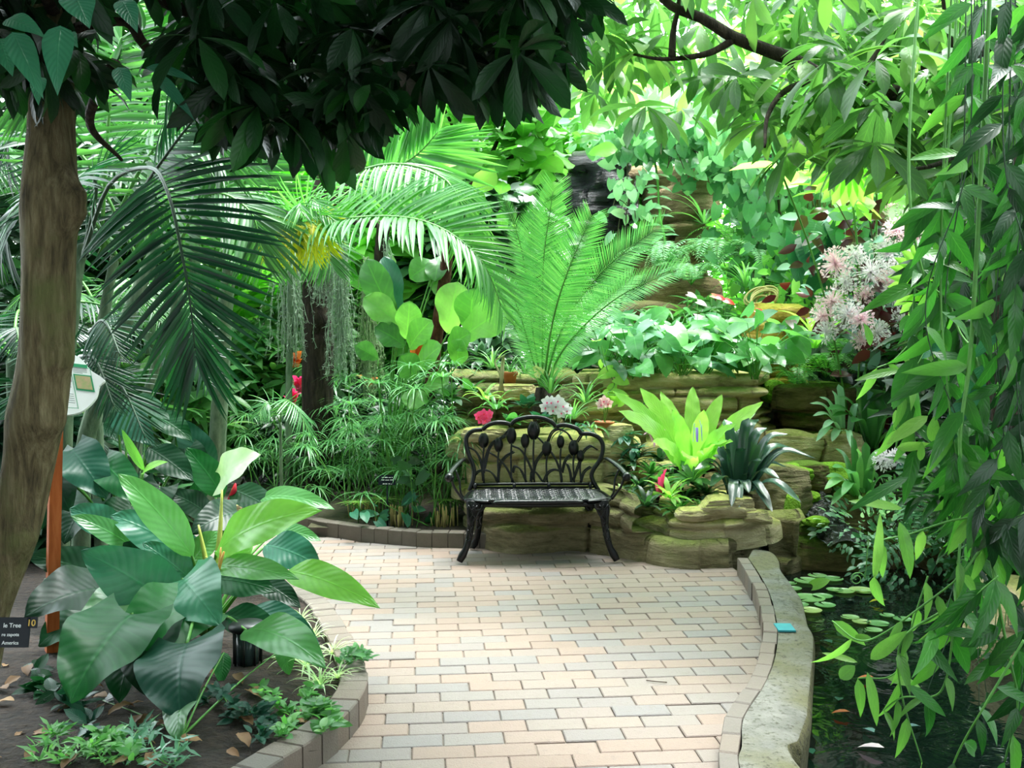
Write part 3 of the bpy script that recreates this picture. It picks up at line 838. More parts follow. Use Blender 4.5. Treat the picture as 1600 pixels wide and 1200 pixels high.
cv = np.clip(np.cos(a) * 1.25, -1, 1); sv = np.clip(np.sin(a) * 1.25, -1, 1)
V1 = np.clip(np.sin(a) * 1.18, -1, 1); U1 = np.clip(np.cos(a) * 1.18, -1, 1)
y1 = .21 + .21 * V1; x1 = U1 * .455 * np.maximum(1 - np.abs(V1) ** 5.5 * .35, .3) * (1 - .13 * (y1 / .42))
x1 = np.where(np.abs(V1) > .99, np.clip(np.cos(a) / .53, -1, 1) * .455 * .66 * (1 - .13 * (y1 / .42)), x1)
tube(mb, np.stack([x1 * 1.008, .21 + (y1 - .21) * 1.012, .377 + y1 * .03], -1), .015, 10, caps=False)
mb.build('seat_rim', M['black'], bench)
mb = MB(); tube(mb, [bq(215, 668), bq(400, 666), bq(592, 665), bq(780, 666), bq(960, 668)], .013, 8, flat=.8)
tube(mb, [bq(225, 686), bq(592, 684), bq(950, 686)], .007, 6)
for cx in (240, 470, 675, 920):
    p = np.array(bq(cx, 684)); tube(mb, [p + [0, -.015, -.02], p + [0, -.012, .012], p + [0, 0, .03]], [.008, .012, .008], 8)
mb.build('back_rail', M['black'], bench)
for sx in (-1, 1):
    mb = MB()
    tube(mb, curve([[sx * .425, .40, .565], [sx * .45, .33, .60], [sx * .50, .2, .575], [sx * .53, .1, .545], [sx * .535, .04, .52]], 24), [.012, .017, .021, .017, .014], 10, flat=.55)
    k = curve([[sx * .535, .07, .53], [sx * .536, .03, .526], [sx * .535, 0, .512]], 9); tube(mb, k, [.012, .026, .03, .027, .012], 12)
    arm = mb.build('armrest', M['black'], bench)
    mb = MB()
    tube(mb, curve([[sx * .528, .06, .525], [sx * .508, .07, .46], [sx * .478, .09, .41], [sx * .455, .1, .378]], 16), [.010, .010, .012], 8, flat=.8)
    tube(mb, curve([[sx * .50, .13, .555], [sx * .478, .13, .49], [sx * .47, .12, .42], [sx * .45, .13, .38]], 12), .007, 6)
    mb.build('arm_support', M['black'], arm)
    for rear in (0, 1):
        mb = MB(); y0 = .40 if rear else .05; dy = .03 if rear else -.02
        if rear: pts = [[sx * .34, y0 - .03, .375], [sx * .352, y0 - .01, .28], [sx * .358, y0, .18], [sx * .372, y0 + .02, .08], [sx * .40, y0 + .035, .014]]
        else: pts = [[sx * .388, y0 + .02, .37], [sx * .402, y0 + .0, .30], [sx * .412, y0 - .01, .2], [sx * .435, y0 - .02, .1], [sx * .478, y0 - .03, .016]]
        tube(mb, curve(pts, 26), [.052, .044, .033, .026, .022, .021, .02, .019, .025, .02], 12, up=(0, 1, .01), flat=.7)
        leg = mb.build('leg', M['black'], bench)
        mb = MB()     # open scrollwork bracket and raised leaves
        for q_, e in (([(.0, .36), (-.02, .33), (-.05, .335), (-.06, .352)], 1), ([(.03, .36), (.0, .31), (.02, .27), (.0, .235)], 1), ([(-.03, .355), (.01, .32), (-.012, .285), (.012, .25)], 1), ([(-.06, .36), (-.03, .30), (.0, .26)], 1), ([(.035, .35), (.03, .29), (.015, .24)], 1), ([(.0, .23), (.012, .2), (.0, .17)], 1)):
            c0 = pts[0][0] if rear else sx * .395
            tube(mb, curve([[c0 + sx * a_ * .95, y0 - .03 - (.0 if rear else .01), b_] for a_, b_ in q_], 12), .0055, 6)
        for b_ in (.14, .19, .23):
            pc = curve(pts, 30); p = pc[np.argmin(np.abs(pc[:, 2] - b_))]
            tube(mb, curve([p + [-.014, -.02, .015], p + [0, -.025, 0], p + [.014, -.02, .015]], 7), .005, 6)
        mb.build('scroll_relief', M['black'], leg)
for nm_, pts in (('apron', [[-.36, .06, .352], [-.2, .02, .357], [0, .01, .357], [.2, .02, .357], [.36, .06, .352]]),):
    mb = MB(); tube(mb, curve(pts, 20), .009, 6, flat=1.6); mb.build(nm_, M['black'], bench)
bench.location = BO
# ------------------------------------------------------------------ leaf colours
L = {}
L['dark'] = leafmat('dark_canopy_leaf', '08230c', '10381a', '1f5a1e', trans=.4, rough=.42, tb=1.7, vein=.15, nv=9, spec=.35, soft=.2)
L['phil'] = leafmat('philodendron_leaf', '0c4a26', '14652c', '1f7f34', trans=.32, rough=.36, spec=.3, vein=.4, nv=11, tb=1.6, soft=.3)
L['phildark'] = leafmat('dark_philodendron_leaf', '062b18', '0b4024', '12552c', trans=.22, rough=.4, spec=.25, vein=.3, nv=11, soft=.3)
L['philbright'] = leafmat('young_philodendron_leaf', '3f9a1c', '58b51f', '6cc525', trans=.5, rough=.3, vein=.35, nv=11, tb=1.7)
L['philpale'] = leafmat('pale_leaf', '9ed8a0', 'b4e5b4', None, trans=.4, rough=.3, vein=.3, nv=9)
L['teal'] = leafmat('blue_green_leaf', '1c5c44', '2a7454', '3a8a62', trans=.25, rough=.33, spec=.32, soft=.4, vein=.3, nv=11)
L['palmdark'] = leafmat('dark_palm_leaflet', '073020', '0d4428', '1a602e', trans=.3, rough=.4, tb=1.6, soft=.3)
L['palm'] = leafmat('palm_leaflet', '1f7a2a', '3a9f2e', '5dbb3a', trans=.45, rough=.32, tb=1.8)
L['palmmid'] = leafmat('mid_palm_leaflet', '174f22', '267a2c', '46a036', trans=.42, rough=.36, tb=1.7)
L['palmyel'] = leafmat('yellow_palm_leaflet', 'b9b41e', 'd8d022', 'e8dd4a', trans=.45, rough=.4, tb=1.5)
L['cycad'] = leafmat('cycad_leaflet', '3fae48', '5cc652', '7ed862', trans=.38, rough=.26, tb=1.6, spec=.7)
L['fig'] = leafmat('fiddle_leaf', '3f9c2c', '66bd3a', '8dd455', trans=.5, rough=.4, vein=.5, nv=6, tb=1.7)
L['figdeep'] = leafmat('deep_fiddle_leaf', '1f6a26', '3a8f2e', '5cae3a', trans=.45, rough=.38, vein=.45, nv=6, tb=1.7)
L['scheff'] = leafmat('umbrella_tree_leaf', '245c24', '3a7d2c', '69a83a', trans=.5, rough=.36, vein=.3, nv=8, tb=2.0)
L['scheffl'] = leafmat('sun_toned_umbrella_leaf', '5da636', '86cb46', 'aee060', trans=.55, rough=.4, vein=.3, nv=8, tb=2.0)  # lime copy of the umbrella leaf, sunlight put into its colour
L['ivy'] = leafmat('ivy_leaf', '6cba8a', '92d4a8', 'c0eac6', trans=.35, rough=.28, tb=1.6, vein=.2, nv=4)
L['ivyd'] = leafmat('ivy_leaf_deep', '2a7a4c', '429a5e', '62b870', trans=.35, rough=.3, tb=1.6, vein=.2, nv=4)
L['nest'] = leafmat('nest_fern_leaf', '6cc52a', '8fdd3c', 'a9ea58', trans=.45, rough=.28, vein=.3, nv=16, tb=1.6, spec=.6)
L['clivia'] = leafmat('dark_strap_leaf', '0f3a2c', '1a5138', '276847', trans=.18, rough=.24, tb=1.3, spec=.7)
L['strap'] = leafmat('green_strap_leaf', '2f8a3a', '4aa84a', '6cc25c', trans=.35, rough=.3, tb=1.5)
L['small'] = leafmat('small_leaf', '2c7f34', '49a044', '79c45a', trans=.4, rough=.35, tb=1.6)
L['smalld'] = leafmat('small_dark_leaf', '123f22', '1e5a2c', '2f7a38', trans=.3, rough=.35)
L['bright'] = leafmat('bright_backdrop_leaf', '5fbf3c', '84d850', 'a8ea78', trans=.5, rough=.4, tb=1.9)
L['heart'] = leafmat('heart_leaf', '2b8a3c', '45aa48', '74cc66', trans=.38, rough=.25, vein=.25, nv=5, tb=1.6, spec=.65)
L['pap'] = leafmat('papyrus_leaf', '2a7f3a', '3f9a45', '62b458', trans=.35, rough=.35, tb=1.6)
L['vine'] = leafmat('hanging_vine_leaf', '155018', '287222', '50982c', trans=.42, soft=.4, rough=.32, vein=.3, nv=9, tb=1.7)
L['vineb'] = leafmat('sun_toned_vine_leaf', '387f1c', '4f9a26', '6cb234', trans=.5, rough=.34, vein=.3, nv=9, tb=1.7)  # lighter vine leaf copy, sunlight put into its colour
L['vined'] = leafmat('shade_toned_vine_leaf', '082a10', '103f18', '1c5a20', trans=.3, soft=.3, rough=.34, vein=.25, nv=9)  # darker vine leaf copy, shade of the right edge put into its colour
L['burg'] = leafmat('burgundy_leaf', '331318', '4a1c20', '6a3030', trans=.25, rough=.3, wt=(1.3, .5, .5))
L['greyleaf'] = leafmat('grey_green_leaf', '4f8a80', '6aa394', '8cc0ac', trans=.2, rough=.28)
L['fern'] = leafmat('fern_leaf', '2f8f30', '46ab38', '6cc64c', trans=.4, rough=.4)
L['varieg'] = leafmat('striped_grass_leaf', '7cc06a', 'a8d890', 'c8ecae', trans=.35, rough=.35, edge='e6f5d0')
L['orange'] = leafmat('orange_leaf', 'c25a2a', 'd9763c', 'e8a05a', trans=.3, rough=.4, wt=(1.3, .8, .4))
L['dead'] = leafmat('dry_leaf', '6a4a30', '9a7550', 'b8946a', trans=.15, rough=.7, wt=(1, .8, .5))
L['petalw'] = leafmat('white_petal', 'f4f0f4', 'fbf6fa', None, trans=.35, rough=.5, tb=1.1, wt=(1, .95, 1))
L['petalp'] = leafmat('pink_petal', 'd83a78', 'e86a9a', None, trans=.3, rough=.5, wt=(1.2, .5, .8))
L['petallp'] = leafmat('pale_pink_petal', 'f8dce4', 'fdeef2', None, trans=.35, rough=.5, tb=1.2, wt=(1.1, .85, 1))
L['petalr'] = leafmat('red_petal', 'e0202c', 'f0404a', None, trans=.2, rough=.25, wt=(1.4, .4, .4))
L['lily'] = leafmat('lily_pad', '4fa24a', '6cb85c', '9cc860', trans=.1, rough=.22, vein=.2, nv=4)
L['mossg'] = plain('grey_moss', 'a9bba6', .95, c2='8ca48c', nscale=30)
W_ = {}
W_['bark'] = barkmat('ridged_grey_brown_bark', '3c3424', '7d7050', 'a89c78', 16, .13, .04, moss='6a6c42')
W_['barkd'] = barkmat('dark_bark', '1a1512', '3a3028', '574a3e', 12, .2, .03)
W_['barkr'] = barkmat('red_brown_bark', '3a211b', '5f3830', '7c5044', 14, .4, .02)
W_['cane'] = barkmat('palm_cane', '3f5540', '6d8268', '8fa085', 8, .3, .006)
W_['stem'] = plain('green_stem', '3f7a30', .5, c2='5d9a3c', nscale=14)
W_['stemd'] = plain('dark_stem', '16351f', .5, c2='24482a', nscale=14)
W_['stemy'] = plain('yellow_green_stem', 'a6b84a', .45, c2='c2c860', nscale=10)
W_['stubble'] = plain('dry_stubble', '8a7a4e', .9, c2='b09c64', nscale=14)
W_['twig'] = plain('twig', '33291f', .8, c2='54463a', nscale=20)
W_['post'] = plain('weathered_grey_post', '7d7c72', .85, c2='9a998c', nscale=14, bump=.004)
# templates
T_ = {
 'can': leaf(.26, 'obov', 6, 2, .25, .75), 'can2': leaf(.34, 'ovate', 6, 2, .15, .4),
 'lf': leaf(.075, 'leaflet', 4, 2, .5, .35), 'lfs': leaf(.075, 'leaflet', 4, 2, .5, .9), 'lfw': leaf(.11, 'leaflet', 4, 2, .45, .5),
 'cy': leaf(.062, 'leaflet', 2, 2, .2, .15), 'sch': leaf(.25, 'obov', 5, 2, .2, .7), 'schl': leaf(.36, 'obov', 5, 2, .2, .5),
 'ivy': leaf(.72, 'heart', 5, 2, .2, .5, lobe=.25), 'heart': leaf(.62, 'heart', 6, 4, .12, .6, lobe=.3), 'fid': leaf(.58, 'fiddle', 8, 4, .16, .6, wave=.05),
 'ov': leaf(.45, 'ovate', 4, 2, .2, .5), 'lan': leaf(.26, 'lance', 5, 2, .25, .6), 'pap': leaf(.06, 'grass', 4, 1, 0, 1.1), 'grs': leaf(.07, 'grass', 6, 2, .3, 1.3),
 'str': leaf(.14, 'strap', 9, 2, .3, 1.5), 'ros': leaf(.2, 'strap', 5, 2, .3, .9), 'vin': leaf(.25, 'lance', 6, 2, .22, .7), 'pin': leaf(.24, 'lance', 2, 2, .1, .3)}
CAMD = np.array([0, -1., 0])


def foliage(mb, pts, D, tpl, size, up=(0, 0, 1), var=.25, upr=.35, m=0, rnd=None):
    n = len(pts)
    U = nrm(np.broadcast_to(np.asarray(up, float), (n, 3)) + rng.normal(0, upr, (n, 3)))
    sc = np.asarray(size) * (1 + rng.uniform(-var, var, n))
    mb.inst(T_[tpl] if isinstance(tpl, str) else tpl, pts, frames(D, U), sc, m, rnd)


def whorls(mb, cen, tpl, size, k=8, up=(0, 0, 1), open_=.1, jit=.2, m=0, var=.25):
    """leaves radiating from each twig end"""
    cen = np.asarray(cen, float); n = len(cen)
    ax = nrm(np.asarray(up, float) + rng.normal(0, .35, (n, 3)))
    X = nrm(np.cross(ax, rng.normal(size=(n, 3)))); Y = np.cross(ax, X)
    a = (np.arange(k) / k * 2 * np.pi)[None] + rng.uniform(0, 6.28, (n, 1)) + rng.normal(0, jit, (n, k))
    D = np.cos(a)[..., None] * X[:, None] + np.sin(a)[..., None] * Y[:, None] + ax[:, None] * (open_ + rng.normal(0, jit, (n, k)))[..., None]
    P = np.repeat(cen[:, None], k, 1) + nrm(D) * size * .06
    U = np.repeat(ax[:, None], k, 1) + rng.normal(0, .15, (n, k, 3))
    sz = size * (1 + rng.uniform(-var, var, n * k))
    rr = np.clip(np.repeat(rng.random(n), k) + rng.normal(0, .15, n * k), 0, 1)
    mb.inst(T_[tpl], P.reshape(-1, 3), frames(D.reshape(-1, 3), nrm(U.reshape(-1, 3))), sz, m, rr)


def frond(mb, pts, Ln, n=30, tpl='lf', up=(0, 0, 1), a0=75, a1=28, lift=.1, r0=.012, start=.12, prof=None, m=0, mr=1, jit=.05, wt=1.0, fall=0.0):
    P = curve(pts, 120); Tn = nrm(np.gradient(P, axis=0)); sarc = np.linspace(start, .995, n)
    idx = (sarc * 119).astype(int); B = P[idx]; Tg = Tn[idx]
    U = nrm(np.asarray(up, float) - Tg * (Tg @ np.asarray(up, float))[:, None]); S = np.cross(Tg, U)
    q = (sarc - start) / (1 - start)
    pr = (np.sin(np.pi * np.clip(.16 + .8 * q, 0, 1)) ** .65) if prof is None else prof(q)
    an = R(1) * (a0 + (a1 - a0) * q ** 1.3)
    for sg in (-1, 1):
        aj = an + rng.normal(0, jit, n)
        D = np.cos(aj)[:, None] * Tg + np.sin(aj)[:, None] * S * sg + U * (lift + rng.normal(0, jit, n))[:, None] + np.array([0, 0, -fall])
        mb.inst(T_[tpl], B, frames(D, nrm(U + S * sg * -.2)), Ln * pr * (1 + rng.normal(0, .04, n)), m)
    tube(mb, P[::5], [r0, r0 * .7, r0 * .25], 6, m=mr)
    return P


def align(tpl):
    tv, q, tl = tpl; row = tl[:, 1].max(); tip = tv[tl[:, 1] >= row - 1e-6].mean(0)
    c_ = math.hypot(tip[1], tip[2]); a = math.atan2(tip[2], tip[1])
    R_ = np.array([[1, 0, 0], [0, math.cos(a), math.sin(a)], [0, -math.sin(a), math.cos(a)]])
    v = tv @ R_.T / c_; v[:, 0] = tv[:, 0]
    return v, q, tl


def big_leaf(parent, base, tip, wd, mat, prof='heart', hint=(0, -.8, .6), droop=.8, wave=.02, lobe=.28, foot=None, pr=.006, pmat=None, nl=14, nw=8, fold=.16, twist=0., label=None, name='leaf', bow=.12):
    wave *= 1.5
    base = np.asarray(base, float); tip = np.asarray(tip, float); Ln = np.linalg.norm(tip - base)
    tpl = align(leaf(wd / Ln, prof, nl, nw, fold, droop, wave, lobe, twist))
    mb = MB(); mb.inst(tpl, base[None], frames((tip - base)[None], nrm(np.asarray(hint, float))), Ln)
    o = mb.build(name, mat, parent)
    if label: o['label'] = label
    if foot is not None:
        foot = np.asarray(foot, float); mid = (foot + base) / 2 + np.array([0, 0, bow * np.linalg.norm(base - foot)])
        mb = MB(); tube(mb, curve([foot, mid, base], 12), [pr * 1.7, pr, pr * .8], 7); mb.build('petiole', pmat or W_['stem'], o)
    return o


def strap_clump(name, base, tips, wd, mat, label, cat, prof='strap', arch=.25, Yj=.0, tplw=None, foot_r=.03, parent=None, part='leaf', hint=None, nl=12, fold=.25, wave=0., group=None, extra=0):
    """rosette of long leaves; each leaf is a part that arches from the base to its tip"""
    base = np.asarray(base, float)
    root = thing(name, base, label, cat, group) if parent is None else parent
    for i, tp in enumerate(tips):
        tp = np.asarray(tp, float); w_ = wd * rng.uniform(.85, 1.15)
        d = tp - base; h = np.linalg.norm(d); out = nrm(np.array([d[0], d[1], 0]) + 1e-6)
        b0 = base + out * foot_r
        mid = b0 + (tp - b0) * .5 + np.array([0, 0, arch * h]); C_ = curve([b0, mid, tp], nl + 1)
        Tg = nrm(np.gradient(C_, axis=0)); hv = np.array([0, 0, 1.0]) if hint is None else np.asarray(hint, float)
        S = np.cross(Tg, hv); bad = np.linalg.norm(S, axis=1) < .2; S[bad] = np.cross(Tg[bad], -out + [0, 0, .2]); S = nrm(S)
        for k in range(1, len(S)):
            if S[k] @ S[k - 1] < 0: S[k] = -S[k]
        N_ = np.cross(S, Tg); v = np.linspace(0, 1, nl + 1)
        f = {'strap': np.minimum(1, (1 - v) * 4) ** .7 * (.7 + .3 * np.minimum(1, v * 3)), 'nest': (np.sin(np.pi * np.clip(v, 0, 1) ** 1.15) ** .7) * .85 + .18 * (1 - v), 'lance': np.sin(np.pi * v ** .8) ** .8 + .12 * (1 - v)}[prof]
        u = np.linspace(-1, 1, 5); wv = w_ / 2 * f
        V = C_[:, None] + S[:, None] * (u[None, :, None] * wv[:, None, None]) + N_[:, None] * ((np.abs(u)[None] * fold * wv[:, None] + wave * w_ * np.sin(v * 30 + i)[:, None] * np.abs(u)[None] ** 2 * np.sign(u)[None]))[..., None]
        Ug, Vg = np.meshgrid(u, v); lf = np.stack([Ug, Vg, np.full_like(Ug, rng.random())], -1).reshape(-1, 3)
        mb = MB(); mb.add(V.reshape(-1, 3), q=grid_q(nl + 1, 5)[:, ::-1], lf=lf); mb.build(part, mat, root)
    return root


def shrub(name, cen, rad, n, tpl, size, mat, label, cat='shrub', ground=None, k=7, whorl=True, stemm='twig', nstem=7, up=(0, -.3, 1), group=None, shell=.5, open_=.15):
    """bushy plant: stems from the ground that fork to leafy twig ends"""
    cen = np.asarray(cen, float); rad = np.asarray(rad, float)
    gz = ground if ground is not None else max(.07, cen[2] - rad[2] * 1.2)
    root = thing(name, (cen[0], cen[1], gz), label, cat, group)
    d = nrm(rng.normal(size=(n, 3))); p = cen + d * rad * (rng.uniform(shell, 1, (n, 1)) ** .6) * (1 + rng.normal(0, .08, (n, 1)))
    mb = MB()
    if whorl: whorls(mb, p, tpl, size, k, up=up, open_=open_)
    else: foliage(mb, p, nrm(d + [0, -.2, -.35] + rng.normal(0, .5, (n, 3))), tpl, size, up=up)
    mb.build('foliage', mat, root)
    mb = MB(); b0 = np.array([cen[0], cen[1], gz - .05])
    for i in range(nstem):
        e = p[int(rng.integers(n))]; s_ = b0 + np.array([rng.normal(0, .04), rng.normal(0, .04), 0])
        c_ = curve([s_, (s_ + e) / 2 + rng.normal(0, .04, 3) * rad, e], 10); tube(mb, c_, [.011, .004], 5)
    mb.build('stem', W_[stemm], root)
    return root
# ------------------------------------------------------------------ left foreground tree and its dark canopy
tree = thing('sapodilla_tree', A(-10, 1000, 3.0) * [1, 1, 0] + [0, 0, .07], 'ridged brown tree trunk at far left edge with dark overhanging leaves', 'tree')
tp = [(-90, 1230, 2.95), (-50, 1050, 2.98), (-22, 950, 3.0), (16, 850, 3.02), (42, 750, 3.03), (58, 650, 3.02), (70, 560, 3.0), (76, 450, 3.0), (78, 330, 3.0), (82, 200, 3.02), (80, 60, 3.05), (85, -120, 3.1), (60, -500, 3.2)]
rd = [46, 44, 38, 38, 41, 43, 41, 42, 45, 35, 33, 34, 30]
mb = MB(); C_ = curve([A(*q) for q in tp], 150); rr = np.interp(np.linspace(0, 12, 150), range(13), rd) / F * 3.0
TT = nrm(np.gradient(C_, axis=0)); X = nrm(np.cross(TT, [0, 1, 0])); Z = np.cross(X, TT)
a = np.linspace(0, 2 * np.pi, 48, endpoint=False); ft = sines(5, 16, 6, 40); fb = sines(6, 10, 1.5, 4)
dirs = X[:, None] * np.cos(a)[None, :, None] + Z[:, None] * np.sin(a)[None, :, None]
V = C_[:, None] + dirs * rr[:, None, None]
rid = ft(V * [1, 1, .22] * 3.2) * .0065 + fb(V * 3) * .005
for kx, ky, amp, sg in ((122, 300, .03, .05), (106, 560, .022, .035), (95, 660, .02, .05), (40, 655, .012, .06), (50, 850, .02, .045), (112, 340, .02, .04)):
    kc = A(kx, ky, 2.96); rid += 1.5 * amp * np.exp(-((V - kc) ** 2).sum(-1) / (2 * (sg * .8) ** 2)) * (1 + .4 * ft(V * 4))
kc = A(112, 306, 2.93); rid -= .018 * np.exp(-((V - kc) ** 2).sum(-1) / (2 * .018 ** 2))
V = V + dirs * rid[..., None]
mb.add(V.reshape(-1, 3), q=grid_q(150, 48, True)[:, ::-1]); mb.build('trunk', W_['bark'], tree)
# boughs
bough = [[(80, 60, 3.05), (190, 30, 3.1), (230, 75, 3.2), (300, 115, 3.3), (345, 150, 3.4), (400, 160, 3.5)],
         [(85, -100, 3.1), (300, 20, 3.0), (500, 35, 3.2), (620, 38, 3.5), (760, 60, 3.7)], [(80, -200, 3.1), (300, -180, 2.6), (600, -120, 2.6), (850, -60, 3.2)],
         [(80, -200, 3.1), (-100, -300, 2.4), (-300, -400, 1.8)], [(520, 35, 3.2), (560, 75, 3.3), (610, 78, 3.4)], [(85, 20, 3.05), (60, -30, 2.7), (30, -80, 2.3)],
         [(75, -250, 3.1), (300, -500, 1.6), (700, -800, 1.2)], [(180, 100, 3.1), (140, 190, 3.3), (190, 250, 3.6)]]
for b_ in bough:
    mb = MB(); tube(mb, curve([A(*q) for q in b_], 24), [.022, .014, .006], 7); mb.build('bough', W_['barkd'], tree)
low = lambda x: np.interp(x, [0, 60, 130, 200, 250, 330, 400, 470, 540, 600, 640, 700, 760, 800, 850, 880, 905], [95, 90, 130, 60, 55, 150, 195, 190, 200, 130, 95, 110, 115, 95, 90, 50, -40])
mb = MB(); cc = []
while len(cc) < 640:
    px = rng.uniform(-120, 900); Y = rng.uniform(2.5, 4.6); lo_ = low(px)
    py = lo_ - rng.random() ** 1.3 * 260
    if 125 < px < 245 and (py > 0 or rng.random() < .8): continue
    if 245 <= px < 280 and rng.random() < .6: continue
    if px > 560 and rng.random() < .0: continue
    cc.append(A(px, py, Y))
whorls(mb, cc, 'can', .165, 8, up=(0, -.1, .6), open_=-.55, jit=.35)
# the tree's crown goes on unseen over the path, thickened to shade the foreground
n = 1400; P = np.stack([rng.uniform(-4.5, 1.1, n), rng.uniform(-2.6, 3.9, n), rng.uniform(2.85, 4.6, n)], 1)
keep = P[:, 2] > CH + (600 - low(P[:, 0] / np.maximum(P[:, 1], .5) * F + 800)) / F * np.maximum(P[:, 1], 0) + .0
qx = P[:, 0] / np.maximum(P[:, 1], .5) * F + 800; qy = 524 - (P[:, 2] - CH) / np.maximum(P[:, 1], .5) * F
keep &= ~((P[:, 1] > .5) & (qx > 110) & (qx < 265) & (qy > -160))
whorls(mb, P[keep], 'can2', .26, 8, up=(0, 0, 1), open_=-.1)
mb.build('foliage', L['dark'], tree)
mb = MB()   # the few big leaves close to the camera, top left
near = [((10, 30), (72, 60), 2.0, .045), ((20, 50), (68, 155), 1.9, .05), ((95, 40), (90, 150), 1.9, .055), ((115, -10), (140, 45), 1.8, .06), ((100, 55), (122, 75), 2.0, .035), ((190, 0), (215, 52), 2.1, .045), ((185, 105), (205, 160), 2.3, .04),
        ((228, 105), (312, 132), 2.5, .03), ((0, 60), (20, 120), 2.0, .05), ((240, 115), (305, 190), 2.6, .035), ((62, 120), (60, 165), 2.0, .03)]
for (b_, t__, Y, w_) in near:
    base, tip = A(*b_, Y), A(*t__, Y - .05); Ln = np.linalg.norm(tip - base)
    mb.inst(align(leaf(w_ / Ln * 1.0, 'lance', 10, 4, .15, .6, .02)), base[None], frames((tip - base)[None], nrm(np.array([.2, -1, .5]))), Ln, rnd=[.5])
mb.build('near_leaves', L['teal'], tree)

# ------------------------------------------------------------------ leaf-shaped sign, post, plaque
sg = thing('interpretive_sign', A(80, 860, 4.1) * [1, 1, 0] + [0, 0, .075], 'white leaf-shaped information panel on an orange-brown wooden post behind the trunk', 'sign')
M['panel'] = plain('sign_panel', 'f6fbf6', .35); M['sgreen'] = plain('sign_green', '2f9a66', .4); M['stext'] = plain('sign_print', '6d7a74', .5); M['redwood'] = barkmat('red_brown_wood', '8a4420', 'b4602e', 'c87440', 10, .1, .004)
M['sphoto'] = plain('sign_photo', 'c9a888', .4, c2='8fae6a', nscale=30)
o_ = A(92, 590, 4.1)
ex = nrm(np.array([.95, -.1, -.1])); ey = nrm(np.array([-.2, .42, .78])); ez = np.cross(ex, ey); ey = np.cross(ez, ex)
def SP(u_, v_, h_=0.): return o_ + ex * u_ + ey * v_ + ez * h_
out = curve([(p[0], p[1], 0) for p in [(-.215, .145), (-.18, .19), (-.12, .14), (-.02, .125), (.06, .10), (.12, .05), (.19, .012), (.178, -.02), (.18, -.08), (.14, -.145), (.06, -.172), (0, -.165), (-.08, -.175), (-.15, -.1), (-.175, -.02), (-.18, .06)]] + [(-.215, .145, 0)], 70)[:-1]
mb = MB(); k = len(out)
v = [SP(p[0], p[1], h_) for h_ in (-.006, .006) for p in out] + [SP(0, 0, -.006), SP(0, 0, .006)]
q = [[i, (i + 1) % k, k + (i + 1) % k, k + i] for i in range(k)]; tr = [[2 * k, (i + 1) % k, i] for i in range(k)] + [[2 * k + 1, k + i, k + (i + 1) % k] for i in range(k)]
mb.add(v, q=q, t=tr); pan = mb.build('panel', M['panel'], sg, smooth=False)
def patch(name, u0, v0, u1, v1, mt, skew=.5, h_=.008):
    mb = MB(); f_ = lambda u_, v_: SP(u_ - skew * v_, v_, h_)
    mb.add([f_(u0, v0), f_(u1, v0), f_(u1, v1), f_(u0, v1), f_(u0, v0) - ez * .003, f_(u1, v0) - ez * .003, f_(u1, v1) - ez * .003, f_(u0, v1) - ez * .003], q=[[0, 1, 2, 3], [4, 5, 1, 0], [5, 6, 2, 1], [6, 7, 3, 2], [7, 4, 0, 3]])
    return mb.build(name, mt, pan, smooth=False)
patch('title_bar', .055, .055, .135, .07, M['sgreen']); patch('picture', .068, -.05, .145, .022, M['sgreen'], h_=.0085); patch('picture', .074, -.043, .139, .016, M['sphoto'], h_=.0095)
patch('picture', -.01, -.015, .055, .035, plain('sign_photo_grey', '9b8f96', .4, c2='c8bcc0', nscale=25)); patch('title_bar', -.12, -.06, -.04, -.045, M['sgreen'])
mb = MB()
def bar(u0, v0, u1, v1, th=.0012, skew=.5):
    f_ = lambda u_, v_: SP(u_ - skew * v_, v_, .0092)
    a_, b_ = f_(u0, v0), f_(u1, v1); d = nrm(np.cross(b_ - a_, ez)) * th
    mb.add([a_ - d, b_ - d, b_ + d, a_ + d], q=[[0, 1, 2, 3]])
for r_ in range(4): bar(.07, .049 - r_ * .0068, .13 - (r_ == 3) * .02, .049 - r_ * .0068)
for r_ in range(3): bar(-.01, -.024 - r_ * .008, .05, -.024 - r_ * .008)
bar(.01, -.052, .035, -.052)
for r_ in range(6): bar(-.01, -.072 - r_ * .0095, .052 - (r_ == 5) * .03, -.072 - r_ * .0095)
for r_ in range(7): bar(-.11, -.07 - r_ * .0095, -.045, -.07 - r_ * .0095)
mb.build('printed_lines', M['stext'], pan)
mb = MB()
for u_ in (-.03, .061): bar(u_, -.135, u_, .07, .0012)
bar(-.12, -.142, .061, -.132, .0012); bar(.061, .055, .15, .055, .0008); bar(.145, -.05, .145, .055, .001); mb.build('green_rules', M['sgreen'], pan)
mb = MB(); c0, c1 = A(76, 858, 4.15), A(88, 640, 4.22)
tube(mb, [np.array([c0[0], c0[1], .0]), c1], .036, 4, flat=.8); mb.build('post', M['redwood'], sg, smooth=False)

